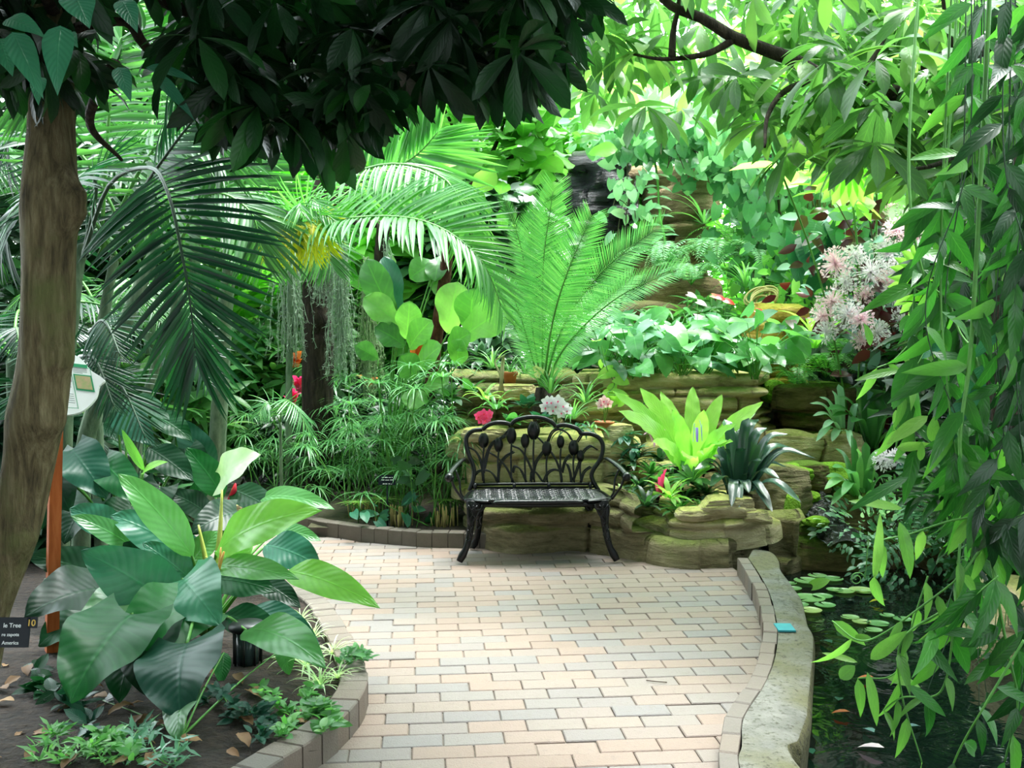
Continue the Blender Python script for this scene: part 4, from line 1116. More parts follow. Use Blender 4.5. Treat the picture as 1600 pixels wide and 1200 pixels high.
def text(name, s_, loc, size, mat, parent, rot, align='LEFT', ext=.0004):
    cu = bpy.data.curves.new(name, 'FONT'); cu.body = s_; cu.size = size; cu.align_x = align; cu.extrude = ext; cu.offset = size * .012
    cu.materials.append(mat); o = bpy.data.objects.new(name, cu); COL.objects.link(o); o.parent = parent
    o.location = np.asarray(loc) - ORG[parent.name]; o.rotation_euler = rot
    bpy.context.view_layer.update(); me = bpy.data.meshes.new_from_object(o.evaluated_get(bpy.context.evaluated_depsgraph_get()))
    m_ = bpy.data.objects.new(name, me); COL.objects.link(m_); m_.parent = parent; m_.location = o.location; m_.rotation_euler = rot; bpy.data.objects.remove(o); bpy.data.curves.remove(cu); ORG[m_.name] = ORG[parent.name]; return m_
M['plq'] = plain('plaque_navy', '0a121c', .4, spec=.25); M['white'] = plain('white_print', 'e8ecec', .5); M['gold'] = plain('gold_print', 'd8b04a', .5)
def plaque(name, px, py, Y, w_, h_, label, tilt=25, gz=.07, rz=0, lines=(), sx=0., tab=False):
    c_ = A(px, py, Y); root = thing(name, (c_[0], c_[1], gz), label, 'sign')
    rot = (R(90 - tilt), 0, R(rz)); from mathutils import Euler
    m3 = np.array(Euler(rot).to_matrix())
    mb = MB(); box(mb, (0, 0, 0), (w_, h_, .004)); tab and box(mb, (w_ / 2 + .004, h_ / 2 - .014, 0), (.028, .03, .004)); mb.v = [v_ @ m3.T + c_ for v_ in mb.v]; pl = mb.build('plate', M['plq'], root, smooth=False)
    for s_, x, y, sz, mt, al in lines: text('lettering', s_, c_ + m3 @ np.array([x, y, .0028]), sz, M[mt], pl, rot, al)
    mb = MB(); tube(mb, [np.array([c_[0] + sx, c_[1] + .01, gz - .05]), c_ + m3 @ np.array([sx, -h_ * .2, -.004])], .006, 6); mb.build('stake', M['plq'], root)
    return root
plaque('plant_label', 8, 988, 2.75, .135, .08, 'black plaque with white and gold lettering numbered 10 at the left tree foot', 15, sx=-.05, tab=True, lines=[('le Tree', .043, .013, .0165, 'white', 'RIGHT'), ('re zapota', .040, -.010, .0125, 'white', 'RIGHT'), ('America', .041, -.032, .0135, 'white', 'RIGHT'), ('10', .070, .017, .024, 'gold', 'CENTER')])
def word_marks(pl, c_, rot, rows):
    from mathutils import Euler
    m3 = np.array(Euler(rot).to_matrix()); mb = MB()
    for y, x0, x1, h_, ws in rows:      # too small to read in the photo: short strokes at the height of its words
        x = x0
        while x < x1 - .002:
            d = min(ws * rng.uniform(.5, 1), x1 - x); hh = h_ * rng.uniform(.7, 1)
            k = max(2, int(d / .0028))
            for i in range(k):
                xa = x + i * .0028
                box(mb, (xa, y + hh * .5 * rng.uniform(.6, 1), .0026), (.0019, hh * rng.uniform(.55, 1), .001))
            x += d + .004
    mb.v = [v_ @ m3.T + c_ for v_ in mb.v]; mb.build('lettering', M['white'], pl, smooth=False)
def chp(o, nm): return [c_ for c_ in bpy.data.objects if c_.parent == o and c_.name.startswith(nm)][0]
r_ = plaque('plant_label', 605, 750, 6.95, .12, .07, 'small black plaque with white lettering in front of the umbrella sedges', 20)
word_marks(chp(r_, 'plate'), A(605, 750, 6.95), (R(70), 0, 0), [(.014, -.036, .042, .008, .03), (-.003, -.036, .045, .007, .03), (-.03, -.028, .034, .008, .016)])
r_ = plaque('plant_label', 1067, 736, 6.75, .12, .058, 'small black plaque nearly hidden between rosette fern and strap leaves', 10, gz=.25)
word_marks(chp(r_, 'plate'), A(1067, 736, 6.75), (R(80), 0, 0), [(.012, -.008, .014, .005, .02)])

# ------------------------------------------------------------------ left bed: philodendrons
foot = np.array([A(322, 940, 4.4)[0], 4.4, .075])
ph = thing('philodendron', foot, 'large glossy broad-leaved philodendron filling the left bed beside the path curb', 'plant')
PL = [  # base px,py,Y  tip px,py,Y  width px  colour  profile
 ((338, 862, 4.2), (503, 797, 4.0), 66, 'philbright', 'ovate'), ((447, 893, 4.1), (594, 950, 3.8), 46, 'philbright', 'ovate'), ((300, 868, 4.3), (184, 740, 4.3), 50, 'phil+', 'ovate'),
 ((332, 885, 4.1), (467, 905, 3.9), 38, 'phil+', 'ovate'), ((256, 935, 4.0), (126, 860, 3.9), 84, 'teal', 'heart'), ((285, 905, 4.0), (345, 978, 3.75), 92, 'teal', 'heart'),
 ((303, 945, 3.9), (183, 1034, 3.6), 108, 'phil', 'heart'), ((222, 930, 4.0), (120, 998, 3.7), 78, 'phil+', 'heart'), ((205, 960, 3.7), (110, 1098, 3.35), 126, 'phil', 'heart'),
 ((292, 1005, 3.55), (284, 1128, 3.25), 122, 'teal-', 'heart'), ((165, 920, 4.1), (38, 965, 3.8), 96, 'phildark', 'heart'), ((168, 905, 4.3), (42, 868, 4.2), 60, 'phildark', 'heart'),
 ((385, 985, 3.95), (510, 1045, 3.6), 66, 'phil+', 'ovate'), ((392, 950, 4.3), (500, 1008, 4.1), 44, 'teal-', 'ovate'), ((285, 860, 4.5), (172, 806, 4.5), 62, 'teal', 'heart'),
 ((190, 832, 4.7), (108, 795, 4.7), 44, 'teal', 'ovate'), ((212, 858, 4.5), (110, 806, 4.4), 34, 'phil+', 'ovate'), ((292, 900, 4.3), (222, 848, 4.3), 44, 'teal', 'heart'),
 ((415, 852, 4.6), (503, 888, 4.5), 54, 'teal', 'ovate'), ((430, 828, 4.7), (502, 845, 4.6), 26, 'phil+', 'ovate'), ((372, 800, 4.7), (298, 835, 4.5), 54, 'phildark', 'heart'),
 ((330, 905, 4.2), (432, 925, 4.1), 50, 'phildark', 'ovate'), ((230, 1010, 3.8), (186, 1098, 3.5), 80, 'phildark', 'heart'), ((340, 900, 4.25), (395, 850, 4.3), 46, 'philbright', 'ovate'),
 ((250, 985, 3.8), (232, 1090, 3.45), 90, 'phildark', 'heart'), ((350, 960, 4.2), (440, 1000, 4.1), 50, 'phildark', 'ovate'), ((240, 880, 4.5), (140, 880, 4.4), 50, 'phildark', 'heart'),
 ((120, 900, 4.6), (70, 960, 4.4), 60, 'phildark', 'heart'), ((330, 930, 4.3), (380, 900, 4.2), 40, 'phil', 'ovate'), ((300, 880, 4.5), (345, 830, 4.5), 40, 'phil+', 'ovate'),
 ((170, 960, 4.3), (60, 1010, 4.1), 80, 'phildark', 'heart'), ((400, 905, 4.4), (470, 950, 4.3), 36, 'phildark', 'ovate')]
def leaf_list(root, foot, LL, pr=.007, hint=(0, -.75, .65), pmat=None, bow=.12, gr=1.05):
    for (b_, t__, wpx, mt, pf) in LL:
        Yb = b_[2]; base, tip = A(*b_), A(*t__)
        hx = rng.normal(0, .15)
        mt_ = {'phil+': leaf_mid, 'teal-': leaf_td}.get(mt) or L[mt]
        big_leaf(root, base, tip, wpx / F * Yb * gr, mt_, pf, (hx, hint[1], hint[2]), droop=rng.uniform(.6, 1.2) * (1 if pf == 'heart' else .8), lobe=.26 if pf == 'heart' else .05, foot=foot, pr=pr, pmat=pmat, bow=bow, wave=.028 if wpx > 34 else .015, twist=rng.normal(0, .15))
leaf_mid = leafmat('mid_philodendron_leaf', '1f7030', '2f8f35', '46a53a', trans=.38, rough=.3, vein=.35, nv=11, tb=1.6)
leaf_td = leafmat('shade_toned_blue_green_leaf', '0d4230', '165a42', None, trans=.24, rough=.36, spec=.3, soft=.4, vein=.35, nv=12)  # darker copy of the blue-green leaf, shade put into its colour
leaf_list(ph, foot, PL, gr=1.15)
mb = MB()
for a_, b_ in (((330, 935, 4.2), (347, 765, 4.3)), ((325, 935, 4.25), (310, 820, 4.3)), ((335, 935, 4.15), (322, 870, 4.1))): tube(mb, curve([A(*a_), (A(*a_) + A(*b_)) / 2 + [.01, 0, 0], A(*b_)], 10), [.018, .012, .004], 8)
mb.build('new_shoot', W_['stemy'], ph)
mb = MB(); tube(mb, curve([A(332, 930, 4.1), A(342, 895, 4.08), A(345, 855, 4.1)], 8), [.012, .01, .003], 8); tube(mb, curve([A(326, 935, 4.1), A(338, 900, 4.05), A(350, 862, 4.05)], 8), [.01, .009, .004], 8)
mb.build('bract', plain('orange_bract', 'd39a3a', .5, c2='e0b060', nscale=20), ph)
foot2 = np.array([A(350, 830, 5.6)[0], 5.6, .075])
p2 = thing('philodendron', foot2, 'dark philodendron with one pale upright leaf, behind the large one', 'plant')
leaf_list(p2, foot2, [((345, 748, 5.3), (407, 710, 5.2), 62, 'philpale', 'heart'), ((348, 775, 5.4), (290, 700, 5.4), 46, 'phil', 'ovate'), ((405, 778, 5.2), (523, 796, 5.0), 34, 'phil+', 'ovate'), ((362, 765, 5.3), (438, 805, 5.1), 44, 'phildark', 'ovate'),
    ((330, 742, 5.8), (277, 655, 5.8), 50, 'teal-', 'ovate'), ((385, 790, 5.3), (470, 812, 5.2), 34, 'teal-', 'ovate'), ((320, 800, 5.5), (260, 770, 5.4), 44, 'phildark', 'heart'), ((300, 790, 5.8), (330, 740, 5.8), 30, 'phil', 'ovate')])
mb = MB(); tube(mb, [A(352, 800, 5.3), A(366, 765, 5.25), A(368, 755, 5.25)], [.016, .014, .004], 8); mb.build('red_sheath', plain('red_sheath', 'c81e3c', .4), p2)
foot3 = np.array([A(200, 850, 5.5)[0], 5.5, .075])
p3 = thing('philodendron', foot3, 'shaded philodendron with drooping dark blue-green leaves below the hanging palm frond', 'plant')
leaf_list(p3, foot3, [((112, 703, 5.0), (167, 780, 4.9), 72, 'teal-', 'heart'), ((160, 722, 5.0), (226, 790, 4.9), 56, 'phil', 'heart'), ((232, 700, 5.2), (302, 752, 5.1), 48, 'phildark', 'ovate'), ((182, 642, 5.4), (241, 697, 5.2), 50, 'teal-', 'ovate'),
    ((195, 625, 5.6), (265, 657, 5.4), 44, 'phildark', 'ovate'), ((240, 650, 5.7), (300, 690, 5.6), 40, 'phil', 'ovate'), ((80, 720, 5.1), (110, 800, 4.9), 80, 'phildark', 'heart'), ((95, 740, 5.0), (60, 830, 4.9), 60, 'phildark', 'heart'), ((205, 790, 5.2), (150, 830, 5.1), 50, 'phildark', 'heart'),
    ((250, 760, 5.4), (215, 830, 5.3), 60, 'phildark', 'heart'), ((140, 780, 5.3), (100, 850, 5.1), 70, 'phildark', 'heart'), ((295, 700, 5.6), (330, 760, 5.5), 40, 'phildark', 'heart')])
leaf_list(p3, A(196, 800, 5.0) * [1, 1, 0] + [0, 0, .08], [((225, 735, 4.9), (190, 670, 4.9), 14, 'philbright', 'ovate'), ((222, 740, 4.9), (262, 722, 4.8), 16, 'philbright', 'ovate')], pr=.005)

# ground light
gl = thing('ground_light', A(388, 1100, 4.05) * [1, 1, 0] + [0, 0, .07], 'black mushroom-shaped ground light in the left bed near the curb', 'light')
c0 = ORG[gl.name]
mb = MB(); prof = [(.0, .168), (.03, .168), (.062, .163), (.074, .152), (.076, .142), (.07, .134), (.05, .13), (.0, .13)]
V = [[r_ * math.cos(t__), r_ * math.sin(t__), z_] for r_, z_ in prof for t__ in np.linspace(0, 2 * np.pi, 40, endpoint=False)]
mb.add(np.array(V) + c0, q=grid_q(8, 40, True)); mb.build('cap', plain('black_plastic', '14181c', .4), gl)
mb = MB(); tube(mb, [c0 + [0, 0, -.02], c0 + [0, 0, .135]], .045, 24); mb.build('lens', plain('frosted_lens', '3c4a4e', .2), gl)
mb = MB()
for t__ in np.linspace(0, 6.28, 9)[:-1]: tube(mb, [c0 + [.055 * math.cos(t__), .055 * math.sin(t__), -.02], c0 + [.055 * math.cos(t__), .055 * math.sin(t__), .135]], .005, 6)
mb.build('louvre_bars', plain('black_bars', '101316', .4), gl)

# low plants at the front of the bed
def rosette_mesh(name, root, n, size, tpl, mat, el=(10, 70), foot_r=.01):
    el_ = np.radians(rng.uniform(*el, n)); a_ = np.arange(n) * 2.4 + rng.normal(0, .15, n)
    D = np.stack([np.cos(a_) * np.cos(el_), np.sin(a_) * np.cos(el_), np.sin(el_)], 1)
    mb = MB(); P_0 = ORG[root.name] + D * [foot_r, foot_r, .004]
    foliage(mb, P_0, D, tpl, size, up=(0, 0, 1), upr=.05); return mb.build(name, mat, root)
for i, (px, py, sc_, lb) in enumerate([(478, 1030, .13, 'striped spider plant nearest the curb bend'), (520, 1010, .11, 'striped spider plant at the curb edge, furthest along'), (500, 1060, .12, 'striped spider plant with the longest blades beside the curb'), (528, 1048, .1, 'small striped spider plant touching the curb top'),
        (490, 985, .1, 'small green-striped grass tuft above the others by the curb'), (455, 1020, .1, 'striped spider plant left of the group by the curb'), (470, 960, .1, 'thin grass tuft under the long bright leaf')]):
    g_ = G(px, py + 12, .08); r_ = thing('spider_plant', g_, lb, 'plant', 'striped spider plants along the left curb'); rosette_mesh('leaves', r_, 26, sc_, 'grs', L['varieg'], (15, 80))
def creeper(name, px0, py0, pts, size, mat, label, k=3, cat='plant', tpl='ov', z=.09, grp=None):
    g_ = G(px0, py0, .075); r_ = thing(name, g_, label, cat, grp); C_ = curve([G(*p, z + (i % 2) * .03) for i, p in enumerate(pts)], 40)
    mb = MB(); tube(mb, C_[::3], .0025, 5); mb.build('stem', W_['stem'], r_)
    mb = MB(); B = np.repeat(C_, k, 0) + rng.normal(0, .012, (40 * k, 3)) * [1, 1, .7]; B[:, 2] = np.maximum(B[:, 2], .08)
    foliage(mb, B, rand_dirs(40 * k, .5), tpl, size, up=(0, -.3, 1), var=.4); mb.build('leaves', mat, r_); return r_
creeper('fern', 120, 1190, [(60, 1190), (85, 1140), (100, 1190), (140, 1165), (165, 1195)], .05, L['fern'], 'bright green low fern at the bottom left corner', 5, tpl='pin')
creeper('fern', 230, 1190, [(200, 1195), (210, 1150), (225, 1140), (245, 1180), (270, 1195), (280, 1160)], .055, leafmat('blue_fern_leaf', '2a7d52', '4aa070', '7cc79a', trans=.3, rough=.3), 'blue-green curly fern at the bottom beneath the drooping leaf', 4, tpl='pin')
creeper('fern', 350, 1120, [(320, 1095), (345, 1085), (370, 1120), (395, 1110), (420, 1130), (400, 1150)], .045, leaf_td, 'low fern with jagged leaves in front of the black ground light', 4)
creeper('fern', 425, 1090, [(405, 1075), (430, 1095), (455, 1120), (440, 1145), (470, 1110), (490, 1075)], .04, L['fern'], 'loose green fern between the ground light and the curb blocks', 4)
creeper('fern', 505, 1130, [(485, 1120), (500, 1105), (515, 1125), (505, 1140)], .045, L['small'], 'small jagged fern hanging over the curb blocks', 4)
creeper('seedling', 555, 1030, [(545, 1035), (552, 1022), (562, 1020), (566, 1030)], .04, leaf_mid, 'small dark sprout leaning over the curb onto the path', 2, z=.12)
creeper('seedling', 130, 1110, [(105, 1105), (118, 1085), (130, 1120), (128, 1150)], .07, leaf_td, 'shade-toned seedling in the dark soil at lower left', 1)
creeper('seedling', 75, 1080, [(45, 1045), (75, 1060), (60, 1080), (90, 1085)], .07, L['phildark'], 'dark low leaves below the black numbered plaque', 1)
creeper('fern', 180, 1175, [(150, 1170), (165, 1150), (185, 1160), (205, 1185)], .045, L['fern'], 'small upright fern between the two bottom ferns', 4)
sm = thing('arrowhead_vine', G(285, 1150, .08), 'small bright arrowhead plant below the biggest drooping leaf', 'plant')
leaf_list(sm, ORG[sm.name], [((298, 1085, 3.4), (278, 1160, 3.15), 60, 'phil+', 'heart'), ((215, 1140, 3.4), (222, 1125, 3.45), 14, 'philbright', 'ovate'), ((445, 1010, 3.95), (452, 1055, 3.9), 30, 'phil+', 'heart'), ((350, 1020, 3.9), (345, 1070, 3.8), 26, 'phil', 'ovate'), ((160, 1095, 3.6), (175, 1135, 3.5), 34, 'phildark', 'heart')], pr=.003, bow=.02)
# fallen leaves
def dead(px, py, z, size, rz, mat, label, group, tpl):
    mb = MB(); mb.inst(tpl, np.zeros((1, 3)), frames(np.array([[math.cos(rz), math.sin(rz), .05]]), np.array([rng.normal(0, .2), rng.normal(0, .2), 1.])), size)
    p = G(px, py, z); mb.v = [v_ - [0, 0, v_[:, 2].min()] + p for v_ in mb.v]
    return mb.build('fallen_leaf', mat, org=p, label=label, cat='leaf', group=group)
dl = leaf(.5, 'ovate', 6, 4, .3, .6, .06)
for i in range(44):
    px, py = rng.uniform(0, 400), rng.uniform(1040, 1195)
    dead(px, py, .085, rng.uniform(.05, .09), rng.uniform(0, 6.28), L['dead'], 'dry brown fallen leaf on the dark soil at lower left', 'dry leaves on the soil of the left bed', dl)
for px, py in ((452, 1122), (462, 1130), (470, 1118), (458, 1140), (476, 1133)):
    dead(px, py, .085, .05, rng.uniform(0, 6.28), L['dead'], 'crisp tan leaf in the small heap inside the curb', 'tan leaf heap inside the curb', dl)
dead(255, 1128, .09, .12, .9, L['dead'], 'long brown curled leaf under the drooping philodendron leaf', None, dl)
mb = MB(); c_ = curve([G(1010, 1063, .003), G(1028, 1065, .006), G(1042, 1066, .003)], 8); tube(mb, c_, .0022, 5); mb.build('twig', W_['twig'], org=c_[0], label='thin dark twig lying on the brick path', cat='twig')
# ------------------------------------------------------------------ palms at the left
def palm(name, foot, canes, label, cmat='cane', cat='palm'):
    r_ = thing(name, foot, label, cat)
    for c_ in canes:
        mb = MB(); C_ = curve(c_[0], 30); rad = np.interp(np.linspace(0, 1, 30), [0, 1], c_[1]); rad = rad * (1 + .06 * (np.arange(30) % 5 == 0)); tube(mb, C_, rad, 12); mb.build('cane', W_[cmat], r_)
    return r_
def add_frond(r_, pts, Ln, n, mat, rmat='stem', **k):
    mb = MB(); P_0 = frond(mb, pts, Ln, n, **k); mb.build('frond', [mat, W_[rmat]], r_)
pd = palm('palm', A(150, 880, 5.6) * [1, 1, 0] + [0, 0, .07], [([A(125, 900, 5.4) * [1, 1, 0] + [0, 0, .0], A(132, 704, 5.4), A(168, 590, 5.4), A(192, 515, 5.4), A(228, 425, 5.4), A(250, 380, 5.4)], (.05, .03)),
    ([A(95, 900, 5.7) * [1, 1, 0], A(105, 600, 5.7), A(118, 450, 5.7), A(130, 380, 5.7)], (.045, .028)), ([A(160, 900, 5.9) * [1, 1, 0], A(150, 600, 5.9), A(165, 480, 5.9), A(180, 400, 5.9)], (.04, .026)), ([A(190, 900, 6.2) * [1, 1, 0], A(225, 640, 6.2), A(262, 520, 6.2), A(285, 440, 6.2)], (.035, .022))],
    'dark clustering palm with one big frond hanging in front, behind the left trunk')
add_frond(pd, [A(130, 400, 5.4), A(170, 290, 4.9), A(232, 262, 4.4), A(262, 300, 4.15), A(285, 400, 4.0), A(298, 480, 3.95), A(306, 560, 3.95)], .5, 40, L['palmdark'], 'stemd', up=(.05, -1, .25), a0=88, a1=18, start=.42, tpl='lf', lift=.02, prof=lambda q: .95 - .35 * q, fall=.12)
add_frond(pd, [A(130, 400, 5.6), A(200, 330, 5.0), A(240, 270, 4.6), A(300, 190, 4.4), A(350, 140, 4.3)], .34, 26, L['palmdark'], 'stemd', up=(.3, -1, .4), a0=40, a1=16, start=.5, tpl='lf')
add_frond(pd, [A(130, 400, 5.6), A(150, 300, 5.2), A(135, 270, 4.8), A(100, 300, 4.3)], .4, 26, L['palmdark'], 'stemd', up=(0, -1, .4), start=.3)
for e, m_, ln in (((60, 120), 'palmmid', .5), ((190, 60), 'palmmid', .55), ((330, 210), 'palmmid', .5), ((20, 330), 'palmdark', .5), ((90, 480), 'palmdark', .45), ((390, 330), 'palmmid', .5), ((250, 120), 'palmmid', .5), ((30, 200), 'palmdark', .5)):
    s_ = A(rng.uniform(120, 260), rng.uniform(370, 430), 5.7); ep = A(*e, 5.7 + rng.uniform(-.5, .7)); md = (s_ + ep) / 2 + [0, 0, .25]
    add_frond(pd, [s_, md, ep, ep + (ep - md) * .3 - [0, 0, .25]], ln, 34, L[m_], up=(0, -.5, 1), fall=.25)
# low dark fronds
for e, b_ in (((180, 640), (120, 560)), ((230, 690), (150, 590)), ((60, 560), (120, 600)), ((20, 640), (90, 640)), ((190, 560), (140, 520)), ((330, 600), (250, 540))):
    s_ = A(*b_, 5.3); ep = A(*e, 5.0); add_frond(pd, [s_, (s_ + ep) / 2 + [0, 0, .12], ep], .24, 22, L['palmdark'], 'stemd', up=(0, -.7, .7), fall=.3)
# bright arching palm
pb = palm('palm', A(330, 760, 7.0) * [1, 1, 0] + [0, 0, .07], [([A(330, 760, 7) * [1, 1, 0], A(345, 600, 6.9), A(352, 480, 6.8), A(360, 410, 6.7)], (.06, .045))], 'tall palm whose bright green fronds arch across the middle in front of the moss tree')
add_frond(pb, [A(340, 420, 6.7), A(400, 378, 6.3), A(470, 355, 6.0), A(533, 343, 5.8), A(600, 338, 5.6), A(660, 345, 5.45), A(715, 372, 5.35), A(760, 420, 5.3), A(790, 500, 5.3)], .40, 66, L['palm'], up=(0, -.75, .8), a0=66, a1=22, start=.2, tpl='lf', lift=.25, prof=lambda q: (.7 + .5 * np.sin(np.pi * q)) * (1 - .45 * q ** 2), fall=.0)
add_frond(pb, [A(340, 400, 6.9), A(400, 345, 6.7), A(480, 305, 6.4), A(567, 265, 6.1), A(633, 257, 5.9), A(695, 280, 5.75), A(725, 330, 5.7), A(745, 400, 5.7), A(768, 470, 5.7)], .36, 60, L['palm'], up=(0, -.5, 1), a0=70, a1=25, start=.25, tpl='lf', lift=.1, fall=.45)
add_frond(pb, [A(350, 410, 7.0), A(450, 340, 6.9), A(550, 290, 6.7), A(640, 250, 6.5), A(690, 200, 6.4)], .6, 40, L['palm'], up=(0, -1, .2), a0=65, a1=30, start=.5, tpl='lf', lift=.1)
add_frond(pb, [A(350, 400, 7.0), A(380, 290, 7.0), A(420, 200, 6.9), A(470, 130, 6.8)], .6, 44, L['palmmid'], up=(0, -1, .3), start=.2)
add_frond(pb, [A(350, 400, 7.0), A(340, 290, 7.2), A(330, 200, 7.4), A(300, 130, 7.5)], .6, 44, L['palmmid'], up=(0, -1, .3), start=.2)
add_frond(pb, [A(360, 410, 6.8), A(430, 370, 6.6), A(490, 370, 6.4), A(520, 420, 6.3)], .35, 30, L['palmmid'], up=(0, -.5, 1), start=.3, fall=.4)
# yellowing fan fronds near the moss tree
py_ = palm('palm', A(455, 690, 8.2) * [1, 1, 0] + [0, 0, .07], [([A(450, 690, 8.2) * [1, 1, 0], A(452, 560, 8.2), A(458, 370, 8.1)], (.03, .022))], 'slim palm with yellowing fan of leaflets left of the moss-hung trunk')
for e in ((420, 400), (450, 405), (490, 402), (515, 390), (405, 365), (540, 360), (470, 330), (500, 320)):
    s_ = A(468, 352, 5.9); ep = A(*e, 5.7); add_frond(pb, [s_, (s_ + ep) / 2 + [0, 0, .08], ep], .24, 16, L['palmyel'] if e[1] > 380 else L['palm'], up=(0, -1, .5), a0=45, a1=15, start=.1, fall=.3, r0=.006)
# more palm crowns filling the far left
for i, (px, py, Y, nf, ln, m_, lb) in enumerate([(60, 330, 8.0, 10, .8, 'palmmid', 'green palm crown far left behind the trunk'), (230, 250, 8.8, 12, .85, 'palm', 'sunlit palm crown behind the hanging dark frond'), (330, 420, 9.5, 11, .8, 'palm', 'pale green palm in the gap left of the moss tree'),
        (170, 520, 7.2, 10, .55, 'palmmid', 'feathery mid-green palm among the canes at left'), (400, 250, 10.5, 11, .9, 'bright', 'light green distant palm below the bright gap in the roof'), (20, 560, 6.4, 9, .5, 'palmdark', 'dark palm clump beside the sign at the left edge'), (560, 200, 10, 10, .8, 'palm', 'distant palm crown behind the arching fronds'), (300, 60, 9, 11, .8, 'palm', 'sunlit palm crown seen through the dark canopy at top left')]):
    c_ = A(px, py, Y); r_ = palm('palm', (c_[0], c_[1], .07), [([np.array([c_[0], c_[1], 0]), c_ * [1, 1, .5], c_], (.05, .04))], lb)
    for j in range(nf):
        a_ = j / nf * 6.28 + rng.normal(0, .2); L1 = ln * rng.uniform(1.2, 1.7); hx = np.array([math.cos(a_), math.sin(a_) * .8, 0]); u0 = rng.uniform(.5, 1.1)
        add_frond(r_, [c_, c_ + hx * L1 * .35 + [0, 0, u0 * L1 * .4], c_ + hx * L1 * .75 + [0, 0, u0 * L1 * .42], c_ + hx * L1 * 1.1 + [0, 0, u0 * L1 * .1]], ln * .55, 28, L[m_], up=(0, -.2, 1), fall=.35)

# ------------------------------------------------------------------ moss tree
mt = thing('mossy_tree', A(497, 650, 8.4) * [1, 1, 0] + [0, 0, .07], 'dark trunk with a knot hole and hanging grey moss left of centre', 'tree')
mb = MB(); C_ = curve([A(496, 700, 8.4) * [1, 1, 0], A(497, 640, 8.4), A(497, 540, 8.4), A(495, 440, 8.4), A(490, 380, 8.4), A(505, 300, 8.4), A(540, 200, 8.4)], 60)
TT = nrm(np.gradient(C_, axis=0)); X = nrm(np.cross(TT, [0, 1, 0])); Z = np.cross(X, TT); rr = np.interp(np.linspace(0, 1, 60), [0, .5, .7, 1], [.13, .115, .11, .06])
dirs = X[:, None] * np.cos(np.linspace(0, 6.283, 36, endpoint=False))[None, :, None] + Z[:, None] * np.sin(np.linspace(0, 6.283, 36, endpoint=False))[None, :, None]
V = C_[:, None] + dirs * rr[:, None, None]; kc = A(499, 515, 8.28)
dd = np.sqrt((((V - kc) * [1, 1, .7]) ** 2).sum(-1)); rid = ft(V * [1.5, 1.5, .5]) * .012 + .035 * np.exp(-((dd - .055) / .03) ** 2) - .05 * np.exp(-(dd / .03) ** 2)
V = V + dirs * rid[..., None]; mb.add(V.reshape(-1, 3), q=grid_q(60, 36, True)[:, ::-1]); mb.build('trunk', W_['barkd'], mt)
for b_ in ([(492, 400, 8.4), (470, 350, 8.3), (440, 330, 8.2)], [(495, 380, 8.4), (540, 350, 8.3), (590, 350, 8.3), (650, 345, 8.4)], [(500, 330, 8.4), (560, 280, 8.5), (600, 260, 8.6)], [(600, 350, 8.3), (592, 420, 8.3), (610, 460, 8.3)]):
    mb = MB(); tube(mb, curve([A(*q) for q in b_], 16), [.06, .035, .02], 10); mb.build('branch', W_['barkd'], mt)
def moss(px, y0, y1, wpx, Y, n, label, dens=1.0, tap=.5, mat=None):
    c0 = A(px, y0, Y); r_ = []; mb = MB(); H = (y1 - y0) / F * Y; wd = wpx / F * Y
    for i in range(n):
        h = H * rng.beta(2.2, 1.3); x = rng.normal(0, .33) * wd; x0 = x * .5; k = max(6, int(h / .05)); z = -np.linspace(0, h, k)
        st = -rng.random() * (H - h) * .8
        P_0 = np.stack([x0 + (x - x0) * np.linspace(0, 1, k) + np.cumsum(rng.normal(0, .008, k)), rng.normal(0, .03) + np.cumsum(rng.normal(0, .006, k)), z + st], 1) + c0
        tube(mb, P_0, [.003, .002], 3, caps=False)
        m_ = int(k * 5 * dens); j = rng.integers(0, k, m_); B = P_0[j] + rng.normal(0, .004, (m_, 3)); D = nrm(rng.normal(size=(m_, 3)) + [0, 0, -.9])
        mb.inst(T_mo, B, frames(D, rng.normal(size=(m_, 3))), rng.uniform(.02, .05, m_))
    return mb.build('hanging_moss', mat or L['mossg'], org=c0, label=label, cat='moss')
T_mo = leaf(.09, 'grass', 4, 1, 0, 1.8)
moss(533, 350, 605, 26, 8.2, 85, 'long silvery moss curtain hanging beside the knot hole', 1.2)
moss(505, 395, 480, 30, 8.2, 40, 'shorter grey moss tuft above the knot hole')
moss(452, 385, 570, 40, 8.2, 70, 'pale moss curtain hanging left of the dark trunk', .8)
moss(575, 400, 640, 34, 8.5, 60, 'thin greenish moss veil right of the long silvery curtain', .7, mat=plain('green_grey_moss', '7f9a6c', .95, c2='9ab088', nscale=30))
moss(600, 370, 470, 18, 8.3, 26, 'small moss beard on the side branch', 1)

# ------------------------------------------------------------------ fiddle-leaf fig with leaning trunk
fg = thing('fiddle_leaf_fig', A(678, 560, 8.3) * [1, 1, 0] + [0, 0, .4], 'fiddle-leaf fig with slanting red-brown trunk and bright crown above the bench', 'tree')
mb = MB(); tube(mb, curve([A(672, 620, 8.3), A(680, 540, 8.2), A(693, 450, 8.1), A(703, 375, 8.0), A(725, 310, 7.95), A(752, 275, 7.9)], 30), [.055, .05, .045, .03], 12); mb.build('trunk', W_['barkr'], fg)
tw = [[(752, 275, 7.9), (775, 225, 7.9), (790, 180, 7.9), (795, 120, 7.9)], [(752, 275, 7.9), (800, 245, 7.8), (840, 210, 7.8), (868, 170, 7.8)], [(752, 275, 7.9), (720, 220, 7.9), (690, 160, 7.9), (670, 90, 7.9)], [(790, 180, 7.9), (770, 120, 7.9), (760, 70, 7.8)], [(850, 190, 7.8), (865, 110, 7.8), (880, 40, 7.8)]]
ends = []
